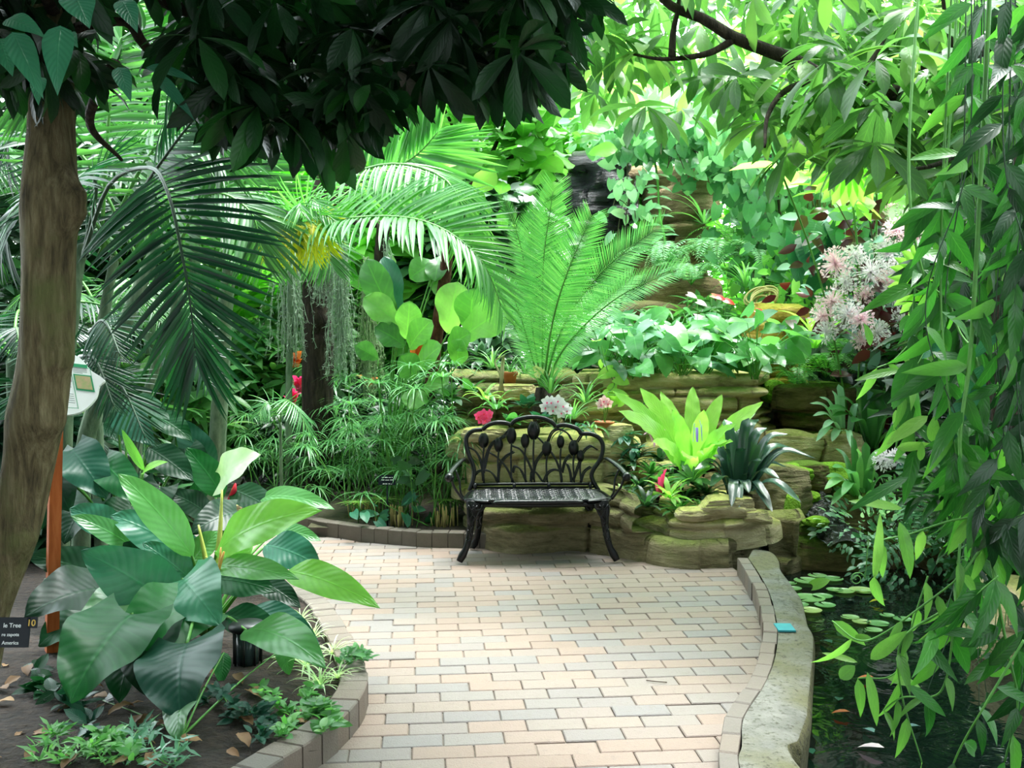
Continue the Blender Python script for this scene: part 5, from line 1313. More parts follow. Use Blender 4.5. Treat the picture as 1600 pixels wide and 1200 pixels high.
for b_ in tw:
    C_ = curve([A(*q) for q in b_], 30); mb = MB(); tube(mb, C_[::3], [.022, .013, .007], 8); mb.build('branch', W_['barkd'], fg); ends.append(C_[6:])
E = np.vstack(ends); mb = MB(); n = 260
B = E[rng.integers(0, len(E), n)] + rng.normal(0, .13, (n, 3)) * [1.2, .9, 1]; D = rand_dirs(n, .25); foliage(mb, B, D, 'fid', .27, up=(0, -.6, .8), upr=.4, var=.3)
n = 60; B = np.stack([A(px, py, 7.6) for px, py in zip(rng.uniform(640, 870, n), rng.uniform(130, 330, n))]); foliage(mb, B, rand_dirs(n, .1), 'fid', .25, up=(0, -.8, .6))
mb.build('foliage', L['fig'], fg)
f2 = thing('fiddle_leaf_fig', A(600, 600, 7.9) * [1, 1, 0] + [0, 0, .07], 'young fiddle-leaf fig with upright wavy leaves between moss and leaning trunk', 'shrub')
FL = [((618, 500, 7.8), (572, 405, 7.8), 46, 'figdeep', 'fiddle'), ((622, 505, 7.7), (568, 465, 7.6), 44, 'figdeep', 'fiddle'), ((632, 540, 7.7), (585, 512, 7.6), 40, 'figdeep', 'fiddle'), ((625, 500, 7.8), (600, 400, 7.9), 36, 'teal', 'fiddle'), ((635, 530, 7.7), (640, 470, 7.6), 40, 'fig', 'fiddle'), ((640, 545, 7.6), (675, 500, 7.5), 40, 'fig', 'fiddle'), ((655, 575, 7.6), (690, 540, 7.4), 44, 'fig', 'fiddle'),
      ((648, 590, 7.6), (625, 555, 7.4), 42, 'figdeep', 'fiddle'), ((665, 600, 7.6), (700, 600, 7.4), 44, 'figdeep', 'fiddle'), ((660, 610, 7.6), (640, 640, 7.4), 40, 'fig', 'fiddle'), ((700, 545, 7.6), (735, 520, 7.5), 40, 'fig', 'fiddle'), ((715, 570, 7.6), (722, 530, 7.5), 38, 'fig', 'fiddle'), ((700, 520, 7.9), (715, 440, 7.9), 56, 'fig', 'fiddle'), ((735, 520, 7.8), (740, 450, 7.8), 52, 'fig', 'fiddle'), ((720, 530, 7.7), (800, 480, 7.6), 60, 'fig', 'fiddle'),
      ((680, 410, 8.2), (640, 435, 8.0), 40, 'figdeep', 'fiddle'), ((690, 400, 8.2), (680, 440, 8.0), 36, 'figdeep', 'fiddle'), ((590, 560, 7.8), (555, 540, 7.7), 30, 'figdeep', 'fiddle')]
leaf_list(f2, ORG[f2.name], FL, hint=(0, -.9, .4))
ti = strap_clump('ti_plant', A(650, 545, 8.0) * [1, 1, 1] - [0, 0, .1], [A(635, 505, 7.9), A(655, 500, 7.9), A(672, 510, 7.8), (A(668, 530, 7.7)), A(640, 528, 7.7), A(660, 520, 7.7)], .06, L['orange'], 'orange-red crown of a bromeliad among the fiddle-shaped leaves', 'plant')

# ------------------------------------------------------------------ cycad
cb = A(848, 612, 7.35)
cy = thing('cycad', cb, 'large cycad with long feathery fronds standing behind the bench', 'plant')
prof_c = lambda q: np.sin(np.pi * np.clip(.10 + .78 * q, 0, 1)) ** .55
for pts, ln, up, n in [
    ([(800, 400, 7.5), (828, 340, 7.5)], 0, 0, 0),
    ([(830, 500, 7.4), (815, 390, 7.4), (783, 297, 7.35)], .13, (-.9, -.8, .2), 80), ([(848, 500, 7.3), (850, 400, 7.3), (866, 288, 7.2)], .24, (0, -1, .1), 96), ([(862, 510, 7.2), (885, 430, 7.1), (925, 335, 7.0)], .23, (-.1, -1, .2), 92),
    ([(880, 510, 7.2), (945, 420, 7.1), (1035, 350, 7.0)], .21, (-.2, -1, .5), 90), ([(885, 540, 7.2), (965, 465, 7.05), (1072, 415, 6.9)], .18, (-.2, -.9, .7), 90), ([(832, 560, 7.4), (812, 490, 7.4), (785, 425, 7.4)], .17, (.8, -.7, .2), 74),
    ([(870, 530, 7.6), (930, 480, 7.8), (990, 430, 7.9)], .19, (0, -.8, .6), 80), ([(838, 500, 7.6), (828, 400, 7.7), (838, 330, 7.7)], .2, (.2, -1, .1), 76), ([(826, 560, 7.5), (790, 480, 7.6), (745, 400, 7.6)], .15, (.6, -.8, .3), 80)]:
    if not n: continue
    add_frond(cy, [cb] + [A(*q) for q in pts], ln, int(n * 1.35), L['cycad'], 'stem', tpl='cy', up=up, a0=80, a1=42, start=.14, prof=prof_c, lift=.12, jit=.02, r0=.009)
mb = MB(); tube(mb, [cb - [0, 0, .25], cb - [0, 0, .1], cb + [0, 0, .03]], [.07, .08, .05], 12); mb.build('trunk', W_['barkd'], cy)
# ------------------------------------------------------------------ umbrella sedges
heads = [(497, 575), (515, 600), (548, 632), (592, 628), (650, 608), (642, 572), (690, 590), (702, 640), (640, 655), (600, 690), (522, 695), (562, 668), (684, 660), (715, 705), (590, 600), (662, 632), (452, 680), (472, 640), (436, 700),
         (615, 650), (575, 720), (640, 705), (500, 655), (530, 640), (480, 700), (545, 590), (625, 590), (672, 700), (505, 735), (540, 740), (630, 735), (705, 570), (448, 640), (420, 670), (415, 720), (465, 745), (438, 765), (590, 655), (725, 690), (700, 720)]
bases = [(555, 822, 'tall umbrella sedge clump in the middle of the bed behind the curb'), (612, 830, 'umbrella sedge clump standing behind the small black plaque'), (690, 836, 'umbrella sedge clump nearest the left bench leg'), (478, 800, 'umbrella sedge clump at the left end of the dark curb'), (425, 790, 'low umbrella sedge clump furthest left by the path')]
clumps = []
for px, py, lb in bases:
    g_ = G(px, py, .07) + [0, .25, 0]; clumps.append(thing('umbrella_sedge', g_, lb, 'plant'))
for i, (hx, hy) in enumerate(heads):
    k = int(np.argmin([abs(ORG[c_.name][0] / ORG[c_.name][1] * F + 800 - hx) for c_ in clumps])); r_ = clumps[k]; b0 = ORG[r_.name]
    Y = b0[1] + rng.uniform(-.1, 1.3 if hy < 690 else .5); h_ = A(hx, hy, Y); b1 = np.array([b0[0] + rng.normal(0, .08) + (h_[0] - b0[0]) * .35, b0[1] + rng.uniform(-.1, .4) + (Y - b0[1]) * .4, .05])
    mb = MB(); tube(mb, curve([b1, (b1 + h_) / 2 + [0, 0, .03], h_], 10), [.006, .004], 5); st = mb.build('stalk', W_['stem'], r_)
    n = 26; a_ = np.linspace(0, 6.283, n, endpoint=False) + rng.normal(0, .1, n); D = np.stack([np.cos(a_), np.sin(a_), rng.normal(.35, .15, n)], 1)
    mb = MB(); foliage(mb, np.repeat(h_[None], n, 0), nrm(D), 'pap', .29, up=(0, 0, 1), upr=.03, var=.2); mb.build('leaf_umbrella', L['pap'], st)
for k, (r_, ex_) in enumerate(zip(clumps, (16, 16, 12, 14, 16))):
    for i in range(ex_):
        b0 = ORG[r_.name]; Y = b0[1] + rng.uniform(0, .6); h_ = np.array([b0[0] + rng.normal(0, .28), Y, rng.uniform(.3, .85)]); b1 = np.array([b0[0] + rng.normal(0, .1), Y, .05])
        mb = MB(); tube(mb, curve([b1, (b1 + h_) / 2, h_], 7), [.005, .003], 5); st = mb.build('stalk', W_['stem'], r_)
        n = 20; a_ = np.linspace(0, 6.283, n, endpoint=False); D = np.stack([np.cos(a_), np.sin(a_), rng.normal(.1, .15, n)], 1)
        mb = MB(); foliage(mb, np.repeat(h_[None], n, 0), nrm(D), 'pap', .22, upr=.03); mb.build('leaf_umbrella', L['pap'], st)
for px, py, lb in ((570, 812, 'cut dry sedge stubble in the dark bed left of the plaque'), (618, 825, 'pale cut sedge stubble below the plaque'), (690, 828, 'pale cut sedge stubble nearest the bench')):
    g_ = G(px, py, .06); mb = MB()
    for i in range(26):
        o_ = g_ + [rng.normal(0, .05), rng.normal(0, .03), 0]; tube(mb, [o_ - [0, 0, .02], o_ + [rng.normal(0, .01), 0, rng.uniform(.08, .17)]], .004, 5)
    mb.build('sedge_stubble', W_['stubble'], org=g_, label=lb, cat='plant', kind='stuff')
for px, py, lb in ((560, 785, 'bright starry sedge rosette low in the bed'), (695, 782, 'bright starry sedge rosette beside the bench arm'), (598, 780, 'starry sedge rosette just under the plaque')):
    g_ = G(px, py + 35, .07); r_ = thing('sedge_seedling', g_, lb, 'plant'); h_ = A(px, py, g_[1])
    mb = MB(); tube(mb, [g_, h_], .004, 5); mb.build('stalk', W_['stem'], r_)
    n = 18; a_ = np.linspace(0, 6.283, n, endpoint=False); mb = MB(); foliage(mb, np.repeat(h_[None], n, 0), nrm(np.stack([np.cos(a_), np.sin(a_), a_ * 0 + .15], 1)), leaf(.09, 'grass', 4, 2, .2, .4), .15, upr=.03); mb.build('leaf_umbrella', L['nest'], r_)
for px, py, mt_, lb in ((585, 800, 'teal', 'broad heart-leaved seedling under the plaque'), (650, 790, 'teal', 'trailing heart-leaved seedling right of the plaque'), (640, 735, 'smalld', 'dark leafy stem between the sedges and bench')):
    g_ = G(px, 826, .07); r_ = thing('seedling', g_, lb, 'plant'); c_ = A(px, py, g_[1]); n = 9
    mb = MB(); foliage(mb, c_ + rng.normal(0, .06, (n, 3)), rand_dirs(n, -.3), 'heart', .1, up=(0, -.8, .5)); mb.build('leaves', L[mt_], r_)
    mb = MB(); tube(mb, curve([g_, (g_ + c_) / 2 + [.02, 0, 0], c_], 8), .003, 5); mb.build('stem', W_['stem'], r_)
wp = palm('palm', A(430, 700, 7.6) * [1, 1, 0] + [0, 0, .07], [([A(440, 740, 7.6) * [1, 1, 0], A(438, 660, 7.6)], (.015, .01))], 'small pale palm with a comb-like drooping frond left of the sedges')
add_frond(wp, [A(438, 660, 7.6), A(442, 625, 7.5), A(465, 640, 7.3), A(490, 690, 7.2)], .22, 26, L['pap'], up=(.6, -.6, .5), a0=60, a1=15, fall=.4, r0=.005)
add_frond(wp, [A(438, 660, 7.6), A(420, 630, 7.5), A(400, 650, 7.4)], .18, 20, L['pap'], up=(0, -.6, .6), fall=.4, r0=.005)

# ------------------------------------------------------------------ rosette fern, strap plant, small rosettes
nb = A(1082, 742, 6.85)
nest = strap_clump('birds_nest_fern', nb - [0, 0, .02], [A(*q) for q in [(958, 612, 6.7), (966, 642, 6.5), (1000, 606, 6.9), (1032, 612, 7.1), (1082, 604, 7.1), (1128, 616, 7.0), (1192, 628, 6.8), (1182, 640, 7.0), (1150, 662, 6.4), (1135, 690, 6.3), (1074, 716, 6.25), (1145, 690, 6.35),
      (1050, 640, 6.6), (1100, 640, 6.7), (1020, 690, 6.5)]], .125, L['nest'], 'large glossy lime-green rosette fern with wavy leaves right of the bench', 'fern', prof='nest', arch=.12, hint=(0, -.75, .6), nl=22, fold=.12, wave=.05)
st = thing('strap_leaf_plant', A(1150, 785, 6.6), 'dark glossy strap-leaved clump arching over the mossy slab', 'plant')
for layer in ([(1170, 653, 6.7), (1198, 668, 6.7), (1231, 678, 6.6), (1264, 712, 6.5), (1274, 716, 6.6), (1252, 785, 6.3), (1207, 800, 6.15), (1155, 793, 6.15), (1143, 792, 6.1), (1113, 712, 6.6), (1096, 722, 6.5), (1132, 655, 6.8), (1240, 700, 6.7), (1218, 748, 6.3), (1185, 655, 6.9), (1150, 665, 6.9), (1085, 735, 6.4), (1200, 780, 6.2)],
              [(1105, 690, 6.9), (1125, 700, 6.4), (1160, 700, 6.4), (1190, 720, 6.4), (1215, 700, 6.8), (1230, 730, 6.7), (1110, 760, 6.3), (1170, 770, 6.25)]):
    strap_clump('', ORG[st.name], [A(*q) for q in layer], .062, L['clivia'], '', '', arch=.3, parent=st, hint=(0, -.35, 1), nl=18, fold=.25)
rp = []
for j, mt_ in enumerate(('small', 'nest', 'smalld')):
    r_ = thing('rosette_bromeliad', (0, 0, 0), 'x', 'plant'); rosette_mesh('leaves', r_, 20, .15, 'ros', L[mt_], (12, 75)); rp.append(r_)
rl = [(1018, 742, 6.75, 0, 1.1, 'fresh green rosette highest beside the bench arm'), (1046, 778, 6.4, 1, 1.1, 'bright lime rosette in front on the mossy stone'), (1084, 752, 6.6, 0, 1.2, 'open green rosette under the rosette fern with silvery leaf tips'), (988, 722, 6.85, 2, 1.1, 'dark rosette left of the fern near the bench arm'),
      (1010, 792, 6.35, 2, 1.0, 'dark rosette drooping over the stone behind the bench foot'), (1062, 800, 6.35, 0, .9, 'small green rosette at the rim of the mossy slab'), (982, 782, 6.6, 1, .9, 'yellowish upright rosette touching the bench arm'), (1105, 775, 6.5, 2, 1.1, 'dark rosette under the strap leaves'), (1032, 722, 6.9, 2, 1.0, 'dark rosette behind the fresh green ones'),
      (1000, 765, 6.6, 2, 1.0, 'dark rosette between the lime and yellowish ones'), (1072, 780, 6.5, 2, .9, 'dark rosette behind the bright lime one'), (1030, 758, 6.6, 0, .9, 'mid-green rosette in the centre of the rosette patch'), (1095, 795, 6.35, 0, .7, 'tiny green rosette beside the wedge stone'), (975, 745, 6.9, 2, .9, 'dark rosette directly behind the bench arm'), (1050, 745, 6.8, 2, .9, 'dark rosette left of the hidden plaque')]
for i, (px, py, Y, j, s_, lb) in enumerate(rl):
    if i in (0, 1, 3): o = rp[{0: 0, 1: 1, 3: 2}[i]]; o.location = A(px, py, Y); o.scale = (s_,) * 3; o['label'] = lb; o['group'] = 'small rosette plants right of the bench'
    else: dup(rp[j], A(px, py, Y), rng.uniform(0, 6), s_, lb, 'small rosette plants right of the bench', (rng.normal(0, .15), rng.normal(0, .15)))
pk = strap_clump('flower_spike', A(1030, 775, 6.5), [A(1035, 740, 6.45), A(1042, 732, 6.4), A(1030, 745, 6.4), A(1022, 755, 6.4)], .016, L['petalp'], 'thin pink bromeliad flower spike among the rosettes', 'flower')
pk = strap_clump('tillandsia', A(1025, 690, 6.8), [A(1000, 665, 6.75), A(1012, 655, 6.8), A(1028, 660, 6.8), A(1005, 680, 6.7), A(1022, 700, 6.7), A(1040, 672, 6.7)], .014, leafmat('purple_leaf', '9a6a8a', 'b88aa6', trans=.2), 'purplish spiky air plant left of the rosette fern', 'plant')
strap_clump('flower_spike', A(1090, 690, 6.5), [A(1085, 660, 6.5), A(1093, 655, 6.5), A(1097, 662, 6.5), A(1088, 668, 6.4)], .02, leafmat('violet_petal', '7a6ad8', '9a8ae8', trans=.3), 'violet flower spike in the heart of the rosette fern', 'flower')

# ------------------------------------------------------------------ flowers and pots along the ledge
def orchid(name, foot, heads_, mat, lip, size, label, lv=5, lw=.05, lmat='small', ll=.15):
    r_ = thing(name, foot, label, 'flower')
    pt = leaf(.8, 'ovate', 5, 4, .1, .3)
    for h_ in heads_:
        h_ = np.asarray(h_); mb = MB(); tube(mb, curve([foot, (foot + h_) / 2 + [.01, 0, .03], h_], 8), .0025, 5); st_ = mb.build('flower_stem', W_['stem'], r_)
        f_ = nrm(np.array([rng.normal(0, .3), -1, rng.normal(0, .2)])); X = nrm(np.cross([0, 0, 1], f_)); Z = np.cross(f_, X); mb = MB(); a_ = np.linspace(0, 6.283, 5, endpoint=False) + 1.57
        D = X * np.cos(a_)[:, None] + Z * np.sin(a_)[:, None] + f_ * .1
        mb.inst(pt, np.repeat(h_[None], 5, 0), frames(D, np.repeat(f_[None], 5, 0)), size); b_ = mb.build('blossom', mat, st_)
        mb = MB(); mb.inst(pt, (h_ + f_ * .008)[None], frames((f_ * .3 - Z)[None], f_[None]), size * .35, rnd=[.5]); mb.build('lip', lip, st_)
    if lv: rosette_mesh('leaves', r_, lv, ll, 'str', L[lmat], (20, 60))
    return r_
fo = A(868, 672, 6.95)
orchid('orchid', fo, [A(px, py, 6.85) for px, py in ((852, 636), (862, 628), (872, 626), (864, 640), (880, 634), (876, 645), (886, 640), (855, 628), (868, 634))], L['petalw'], L['petalp'], .045, 'white orchid with magenta lips just above the bench back', 6)
pot = thing('orchid_bowl', A(944, 672, 7.0), 'shallow terracotta bowl on the ledge right of the bench back', 'pot')
def lathe(mb, c_, prof, n=36): 
    a_ = np.linspace(0, 2 * np.pi, n, endpoint=False); V = np.array([[r_ * math.cos(t_), r_ * math.sin(t_), z_] for r_, z_ in prof for t_ in a_]); mb.add(V + c_, q=grid_q(len(prof), n, True))
mb = MB(); lathe(mb, A(944, 672, 7.0), [(0, .0), (.045, 0), (.062, .03), (.066, .05), (.07, .05), (.07, .06), (.06, .06), (.055, .045), (0, .04)]); mb.build('bowl', M['terra'], pot)
orchid('orchid', A(944, 664, 7.0), [A(938, 632, 6.95), A(950, 630, 6.95), A(944, 626, 6.95)], leafmat('lilac_petal', 'e0a8d8', 'f0c8e8', trans=.3), L['petalp'], .04, 'lilac and pink orchid growing in the shallow terracotta bowl', 5, ll=.1)
orchid('pink_flower', A(755, 672, 6.9), [A(px, py, 6.8) for px, py in ((748, 650), (756, 646), (762, 652), (752, 656), (758, 657), (765, 647))], L['petalp'], L['petalr'], .035, 'pink flower head behind the left end of the bench back', 0)
tp_ = thing('flower_pot', A(797, 604, 7.95), 'small terracotta pot standing on the dark stone terrace', 'pot')
mb = MB(); lathe(mb, A(797, 603, 7.95), [(0, 0), (.04, 0), (.052, .085), (.06, .085), (.062, .11), (.052, .11), (.045, .09), (0, .085)]); mb.build('pot', M['terra'], tp_)
r_ = thing('potted_orchid', A(797, 584, 7.95), 'grassy orchid leaves rising from the small terracotta pot', 'plant'); rosette_mesh('leaves', r_, 14, .2, 'grs', L['strap'], (30, 85))
# mixed small plants on the ledge
for i, (px, py, Y, nm, tpl, sz, mt_, n, el, lb) in enumerate([(775, 640, 7.0, 'dendrobium', 'str', .2, 'strap', 12, (20, 80), 'pale green upright dendrobium behind the bench, left side'), (758, 625, 7.1, 'dendrobium', 'str', .16, 'nest', 9, (20, 80), 'small pale leaf cluster above the pink flower'),
    (800, 660, 6.95, 'begonia', 'heart', .1, 'heart', 16, (5, 60), 'round-leaved begonia left of the top of the bench back'), (822, 635, 7.1, 'begonia', 'heart', .12, 'teal', 16, (5, 70), 'bigger blue-green begonia right of the dendrobium'), (845, 655, 6.95, 'begonia', 'heart', .09, 'teal', 12, (5, 60), 'low begonia left of the white orchid'),
    (895, 655, 7.0, 'dracaena', 'grs', .22, 'strap', 24, (20, 85), 'spiky narrow-leaved plant right of the white orchid'), (915, 630, 7.2, 'dracaena', 'grs', .24, 'small', 24, (20, 85), 'spiky green shrublet behind the lilac orchid'), (898, 672, 6.85, 'trailing_leaves', 'str', .16, 'teal', 14, (0, 60), 'blue-green leaf tuft left of the bowl'), (922, 668, 6.9, 'trailing_leaves', 'str', .14, 'small', 12, (0, 60), 'green leaf tuft touching the bowl'),
    (860, 615, 7.2, 'grass_tuft', 'grs', .3, 'strap', 26, (30, 88), 'thin grass tuft at the foot of the cycad'), (975, 680, 6.95, 'trailing_leaves', 'ov', .1, 'teal', 20, (-30, 50), 'blue-green leaves tumbling off the right ledge end'), (990, 700, 6.85, 'trailing_leaves', 'ov', .08, 'teal', 18, (-40, 40), 'lower blue-green leaves by the right ledge end'),
    (735, 610, 7.9, 'begonia', 'heart', .12, 'figdeep', 14, (5, 70), 'green leaf clump on the dark stone terrace, far left'), (770, 575, 8.1, 'dendrobium', 'grs', .25, 'small', 30, (15, 85), 'bushy orchid leaves left of the terracotta pot'), (820, 585, 8.0, 'dendrobium', 'grs', .22, 'palmmid', 26, (15, 85), 'narrow-leaved tuft right of the terracotta pot'),
    (750, 560, 8.4, 'trailing_leaves', 'ov', .14, 'smalld', 40, (-20, 80), 'dark leafy plant behind the stone terrace'), (700, 620, 7.6, 'trailing_leaves', 'heart', .13, 'figdeep', 16, (-10, 70), 'round green leaves at the left end of the dark terrace'), (1000, 650, 7.4, 'dendrobium', 'grs', .2, 'smalld', 20, (10, 80), 'dark tuft on the tan layered stone')]):
    r_ = thing(nm, A(px, py, Y), lb, 'plant'); rosette_mesh('leaves', r_, n, sz, tpl, L[mt_], el, .03)
for px, py, Y, lb in ((842, 580, 7.25, 'pale cream flower tuft at the base of the cycad'),):
    orchid('cream_flower', A(px, 605, Y), [A(838, 576, Y), A(845, 580, Y), (A(840, 586, Y))], leafmat('cream_petal', 'e8dca0', 'f4ecc0', trans=.3), L['petalw'], .03, lb, 0)
mb = MB()
for _ in range(4):
    tube(mb, curve([A(785 + rng.uniform(-10, 6), 620, 7.7), A(780 + rng.uniform(-6, 6), 590, 7.65), A(778 + rng.uniform(-6, 10), 565, 7.7), A(790 + rng.uniform(-6, 6), 555, 7.7)], 12), [.012, .008, .004], 6)
mb.build('driftwood', plain('pale_driftwood', '9a8a70', .85, c2='c4b494', nscale=12), org=A(785, 620, 7.7), label='pale twisted driftwood left of the terracotta pot', cat='driftwood')

# ------------------------------------------------------------------ heart-leaved flowering plants on the tan terrace
an = [(945, 560, 7.75, 'left-hand'), (985, 575, 7.7, ''), (1025, 570, 7.8, ''), (1065, 560, 7.8, ''), (1100, 570, 7.85, ''), (1180, 575, 7.7, ''), (1000, 530, 8.2, ''), (1050, 520, 8.2, ''), (1095, 520, 8.2, ''), (1140, 530, 8.2, ''), (1180, 530, 8.0, ''), (960, 520, 8.2, '')]
al = ['anthurium with dark leaves at the left end of the tan terrace', 'anthurium hanging over the front of the tan terrace', 'anthurium with blue-green leaves in the middle front of the terrace', 'anthurium with upright pale leaves in the front row', 'anthurium with a leaf drooping over the terrace edge', 'anthurium standing alone at the right corner of the terrace',
      'anthurium in the back row behind the hanging one', 'tall anthurium with the largest upright leaf in the back row', 'anthurium in the back row below the red flower', 'anthurium in the back row beside the ochre boulder', 'anthurium directly in front of the ochre boulder', 'anthurium in the back row touching the cycad fronds']
for i, ((px, py, Y, _), lb) in enumerate(zip(an, al)):
    b0 = A(px, py, Y); b0[2] = 1.08 if Y < 8 else 1.12; r_ = thing('anthurium', b0, lb, 'plant')
    n = 24 if Y < 8 else 20; a_ = rng.uniform(0, 6.28, n); rr_ = rng.uniform(.08, .3, n); hh = rng.uniform(.05, .42, n)
    H_ = b0 + np.stack([np.cos(a_) * rr_, np.sin(a_) * rr_, hh], 1); D = nrm(np.stack([np.cos(a_), np.sin(a_) - .3, rng.normal(-.1, .45, n)], 1))
    mb = MB(); foliage(mb, H_, D, 'heart', .2, up=(0, -.6, .8), upr=.3, var=.3); mb.build('leaves', L['heart'] if i % 3 else L['ivyd'], r_)
    mb = MB()
    for h_ in H_: tube(mb, curve([b0 + rng.normal(0, .012, 3) * [1, 1, 0] - [0, 0, .03], (b0 + h_) / 2 + [0, 0, .04], h_], 6), [.004, .003], 4, caps=False)
    mb.build('stem', W_['stem'], r_)
for px, py, Y, mt_, lb in ((1133, 473, 8.0, 'petalr', 'bright red heart-shaped flower above the terrace plants'), (1120, 467, 8.4, 'petalr', 'small red flower left of the brightest one'), (1182, 489, 8.0, 'petalr', 'red flower in front of the ochre boulder'), (1090, 475, 8.1, 'petallp', 'pale pink flower on the terrace'), (1075, 463, 8.3, 'petallp', 'pale pink flower highest on the terrace left part'), (1112, 465, 8.5, 'orange', 'orange-red flower behind the red ones')):
    b0 = A(px, 560, Y); b0[2] = 1.1; h_ = A(px, py, Y); r_ = thing('anthurium_flower', b0, lb, 'flower')
    mb = MB(); tube(mb, curve([b0, (b0 + h_) / 2, h_], 8), .003, 5); mb.build('flower_stem', W_['stem'], r_)
    mb = MB(); mb.inst(T_['heart'], h_[None] + [0, 0, .02], frames(np.array([[.6, -.3, -.2]]), np.array([0, -.7, .6])), .085, rnd=[.4]); mb.build('spathe', L[mt_], r_)
creeper_ = thing('trailing_vine', A(950, 600, 7.5), 'bright vine with yellow-green leaves trailing down the left of the tan terrace', 'vine')
c_ = curve([A(940, 540, 7.6), A(948, 575, 7.55), A(960, 600, 7.5), A(950, 615, 7.45), A(962, 618, 7.4)], 24); mb = MB(); tube(mb, c_, .004, 5); mb.build('stem', W_['stem'], creeper_)
mb = MB(); foliage(mb, c_[::2] + rng.normal(0, .03, (12, 3)), rand_dirs(12, -.2), 'ivy', .11, up=(0, -1, .3)); mb.build('leaves', L['nest'], creeper_)

# ------------------------------------------------------------------ ferns, tufts and shrubs round the stream
def fern(px, py, Y, ln, n, label, mat='fern', z=None):
    b0 = A(px, py, Y); r_ = thing('fern', b0, label, 'fern')
    for i in range(n):
        a_ = i * 2.4 + rng.normal(0, .2); l_ = ln * rng.uniform(.8, 1.15); d = np.array([math.cos(a_), math.sin(a_) * .8 - .15, 0])
        add_frond(r_, [b0, b0 + d * l_ * .4 + [0, 0, l_ * .45], b0 + d * l_ * .8 + [0, 0, l_ * .4], b0 + d * l_ * 1.1 + [0, 0, l_ * .12]], l_ * .24, 22, L[mat], tpl='pin', a0=80, a1=55, r0=.004, start=.1, prof=lambda q: (1 - q) ** .6 * .9 + .1, lift=0)
    return r_
for a_ in [(1290, 590, 8.1, .38, 14, 'dark green fern right of the ochre steps', 'fern'), (1245, 605, 8.0, .3, 12, 'bright fern spilling over the dark stream rock'), (1310, 560, 8.3, .34, 12, 'fern under the pink starburst flowers', 'small'), (1265, 585, 8.2, .28, 10, 'small lime fern beside the moss clump', 'nest'),
           (1040, 425, 10.0, .5, 13, 'pale fern at the foot of the brown cliff, left', 'ivy'), (1120, 420, 9.9, .55, 14, 'pale fern at the foot of the brown cliff, middle', 'ivy'), (1180, 430, 9.8, .5, 12, 'pale fern beside the grey post', 'ivy'), (1080, 445, 9.6, .42, 12, 'pale fern above the flowers on the terrace', 'ivy'), (1220, 400, 10.0, .5, 12, 'fern right of the grey post', 'fern'), (1150, 395, 10.4, .5, 12, 'small tree fern behind the pale ferns', 'fern')]:
    fern(*a_)
for px, py, Y, nm, tpl, sz, mt_, n, el, lb in [(1165, 450, 9.2, 'grass_tuft', 'grs', .4, 'strap', 26, (30, 85), 'spiky tuft on top of the ochre boulder'), (1100, 350, 10.6, 'grass_tuft', 'grs', .5, 'small', 20, (0, 80), 'tuft on the brown cliff shelf'),
      (1272, 545, 8.1, 'palm_seedling', 'str', .42, 'nest', 8, (50, 85), 'bright folded palm seedling right of the ochre boulder')]:
    r_ = thing(nm, A(px, py, Y), lb, 'plant'); rosette_mesh('leaves', r_, n, sz, tpl, L[mt_], el, .03)
for b_, tips, w_, mt_, lb in [((1345, 790, 7.0), [(1300, 730, 6.8), (1288, 765, 6.7), (1305, 700, 7.0), (1330, 680, 7.0), (1352, 690, 7.0), (1375, 700, 6.9), (1395, 745, 6.8), (1400, 780, 6.7), (1315, 775, 6.6), (1365, 720, 6.9), (1290, 745, 6.9), (1340, 700, 6.9), (1385, 790, 6.6), (1325, 740, 6.7), (1298, 790, 6.7)], .06, 'strap', 'bright arching strap-leaved plant right of the stream'),
      ((1360, 700, 7.6), [(1335, 600, 7.6), (1350, 580, 7.6), (1300, 650, 7.4), (1310, 620, 7.5), (1385, 610, 7.5), (1400, 650, 7.4), (1330, 660, 7.3), (1370, 600, 7.6), (1400, 620, 7.5), (1290, 640, 7.4), (1365, 640, 7.3), (1420, 680, 7.4)], .075, 'strap', 'tall leafy orchid with cane stems above the arching strap plant'),
      ((1320, 680, 7.5), [(1270, 650, 7.4), (1280, 620, 7.5), (1300, 610, 7.5), (1285, 670, 7.3), (1265, 630, 7.5), (1310, 600, 7.6), (1300, 690, 7.3), (1340, 630, 7.5), (1275, 690, 7.3), (1330, 700, 7.2)], .05, 'ivy', 'pale green leaf clump beside the dark stream rock'),
      ((1450, 760, 7.0), [(1410, 700, 6.9), (1440, 680, 7.0), (1470, 690, 7.0), (1490, 720, 6.9), (1400, 740, 6.8), (1430, 790, 6.7), (1500, 760, 6.8)], .09, 'teal', 'blue-green broad strap plant behind the hanging vine')]:
    strap_clump('strap_leaf_plant', A(*b_), [A(*q) for q in tips], w_, L[mt_], lb, 'plant', hint=(0, -.4, 1))
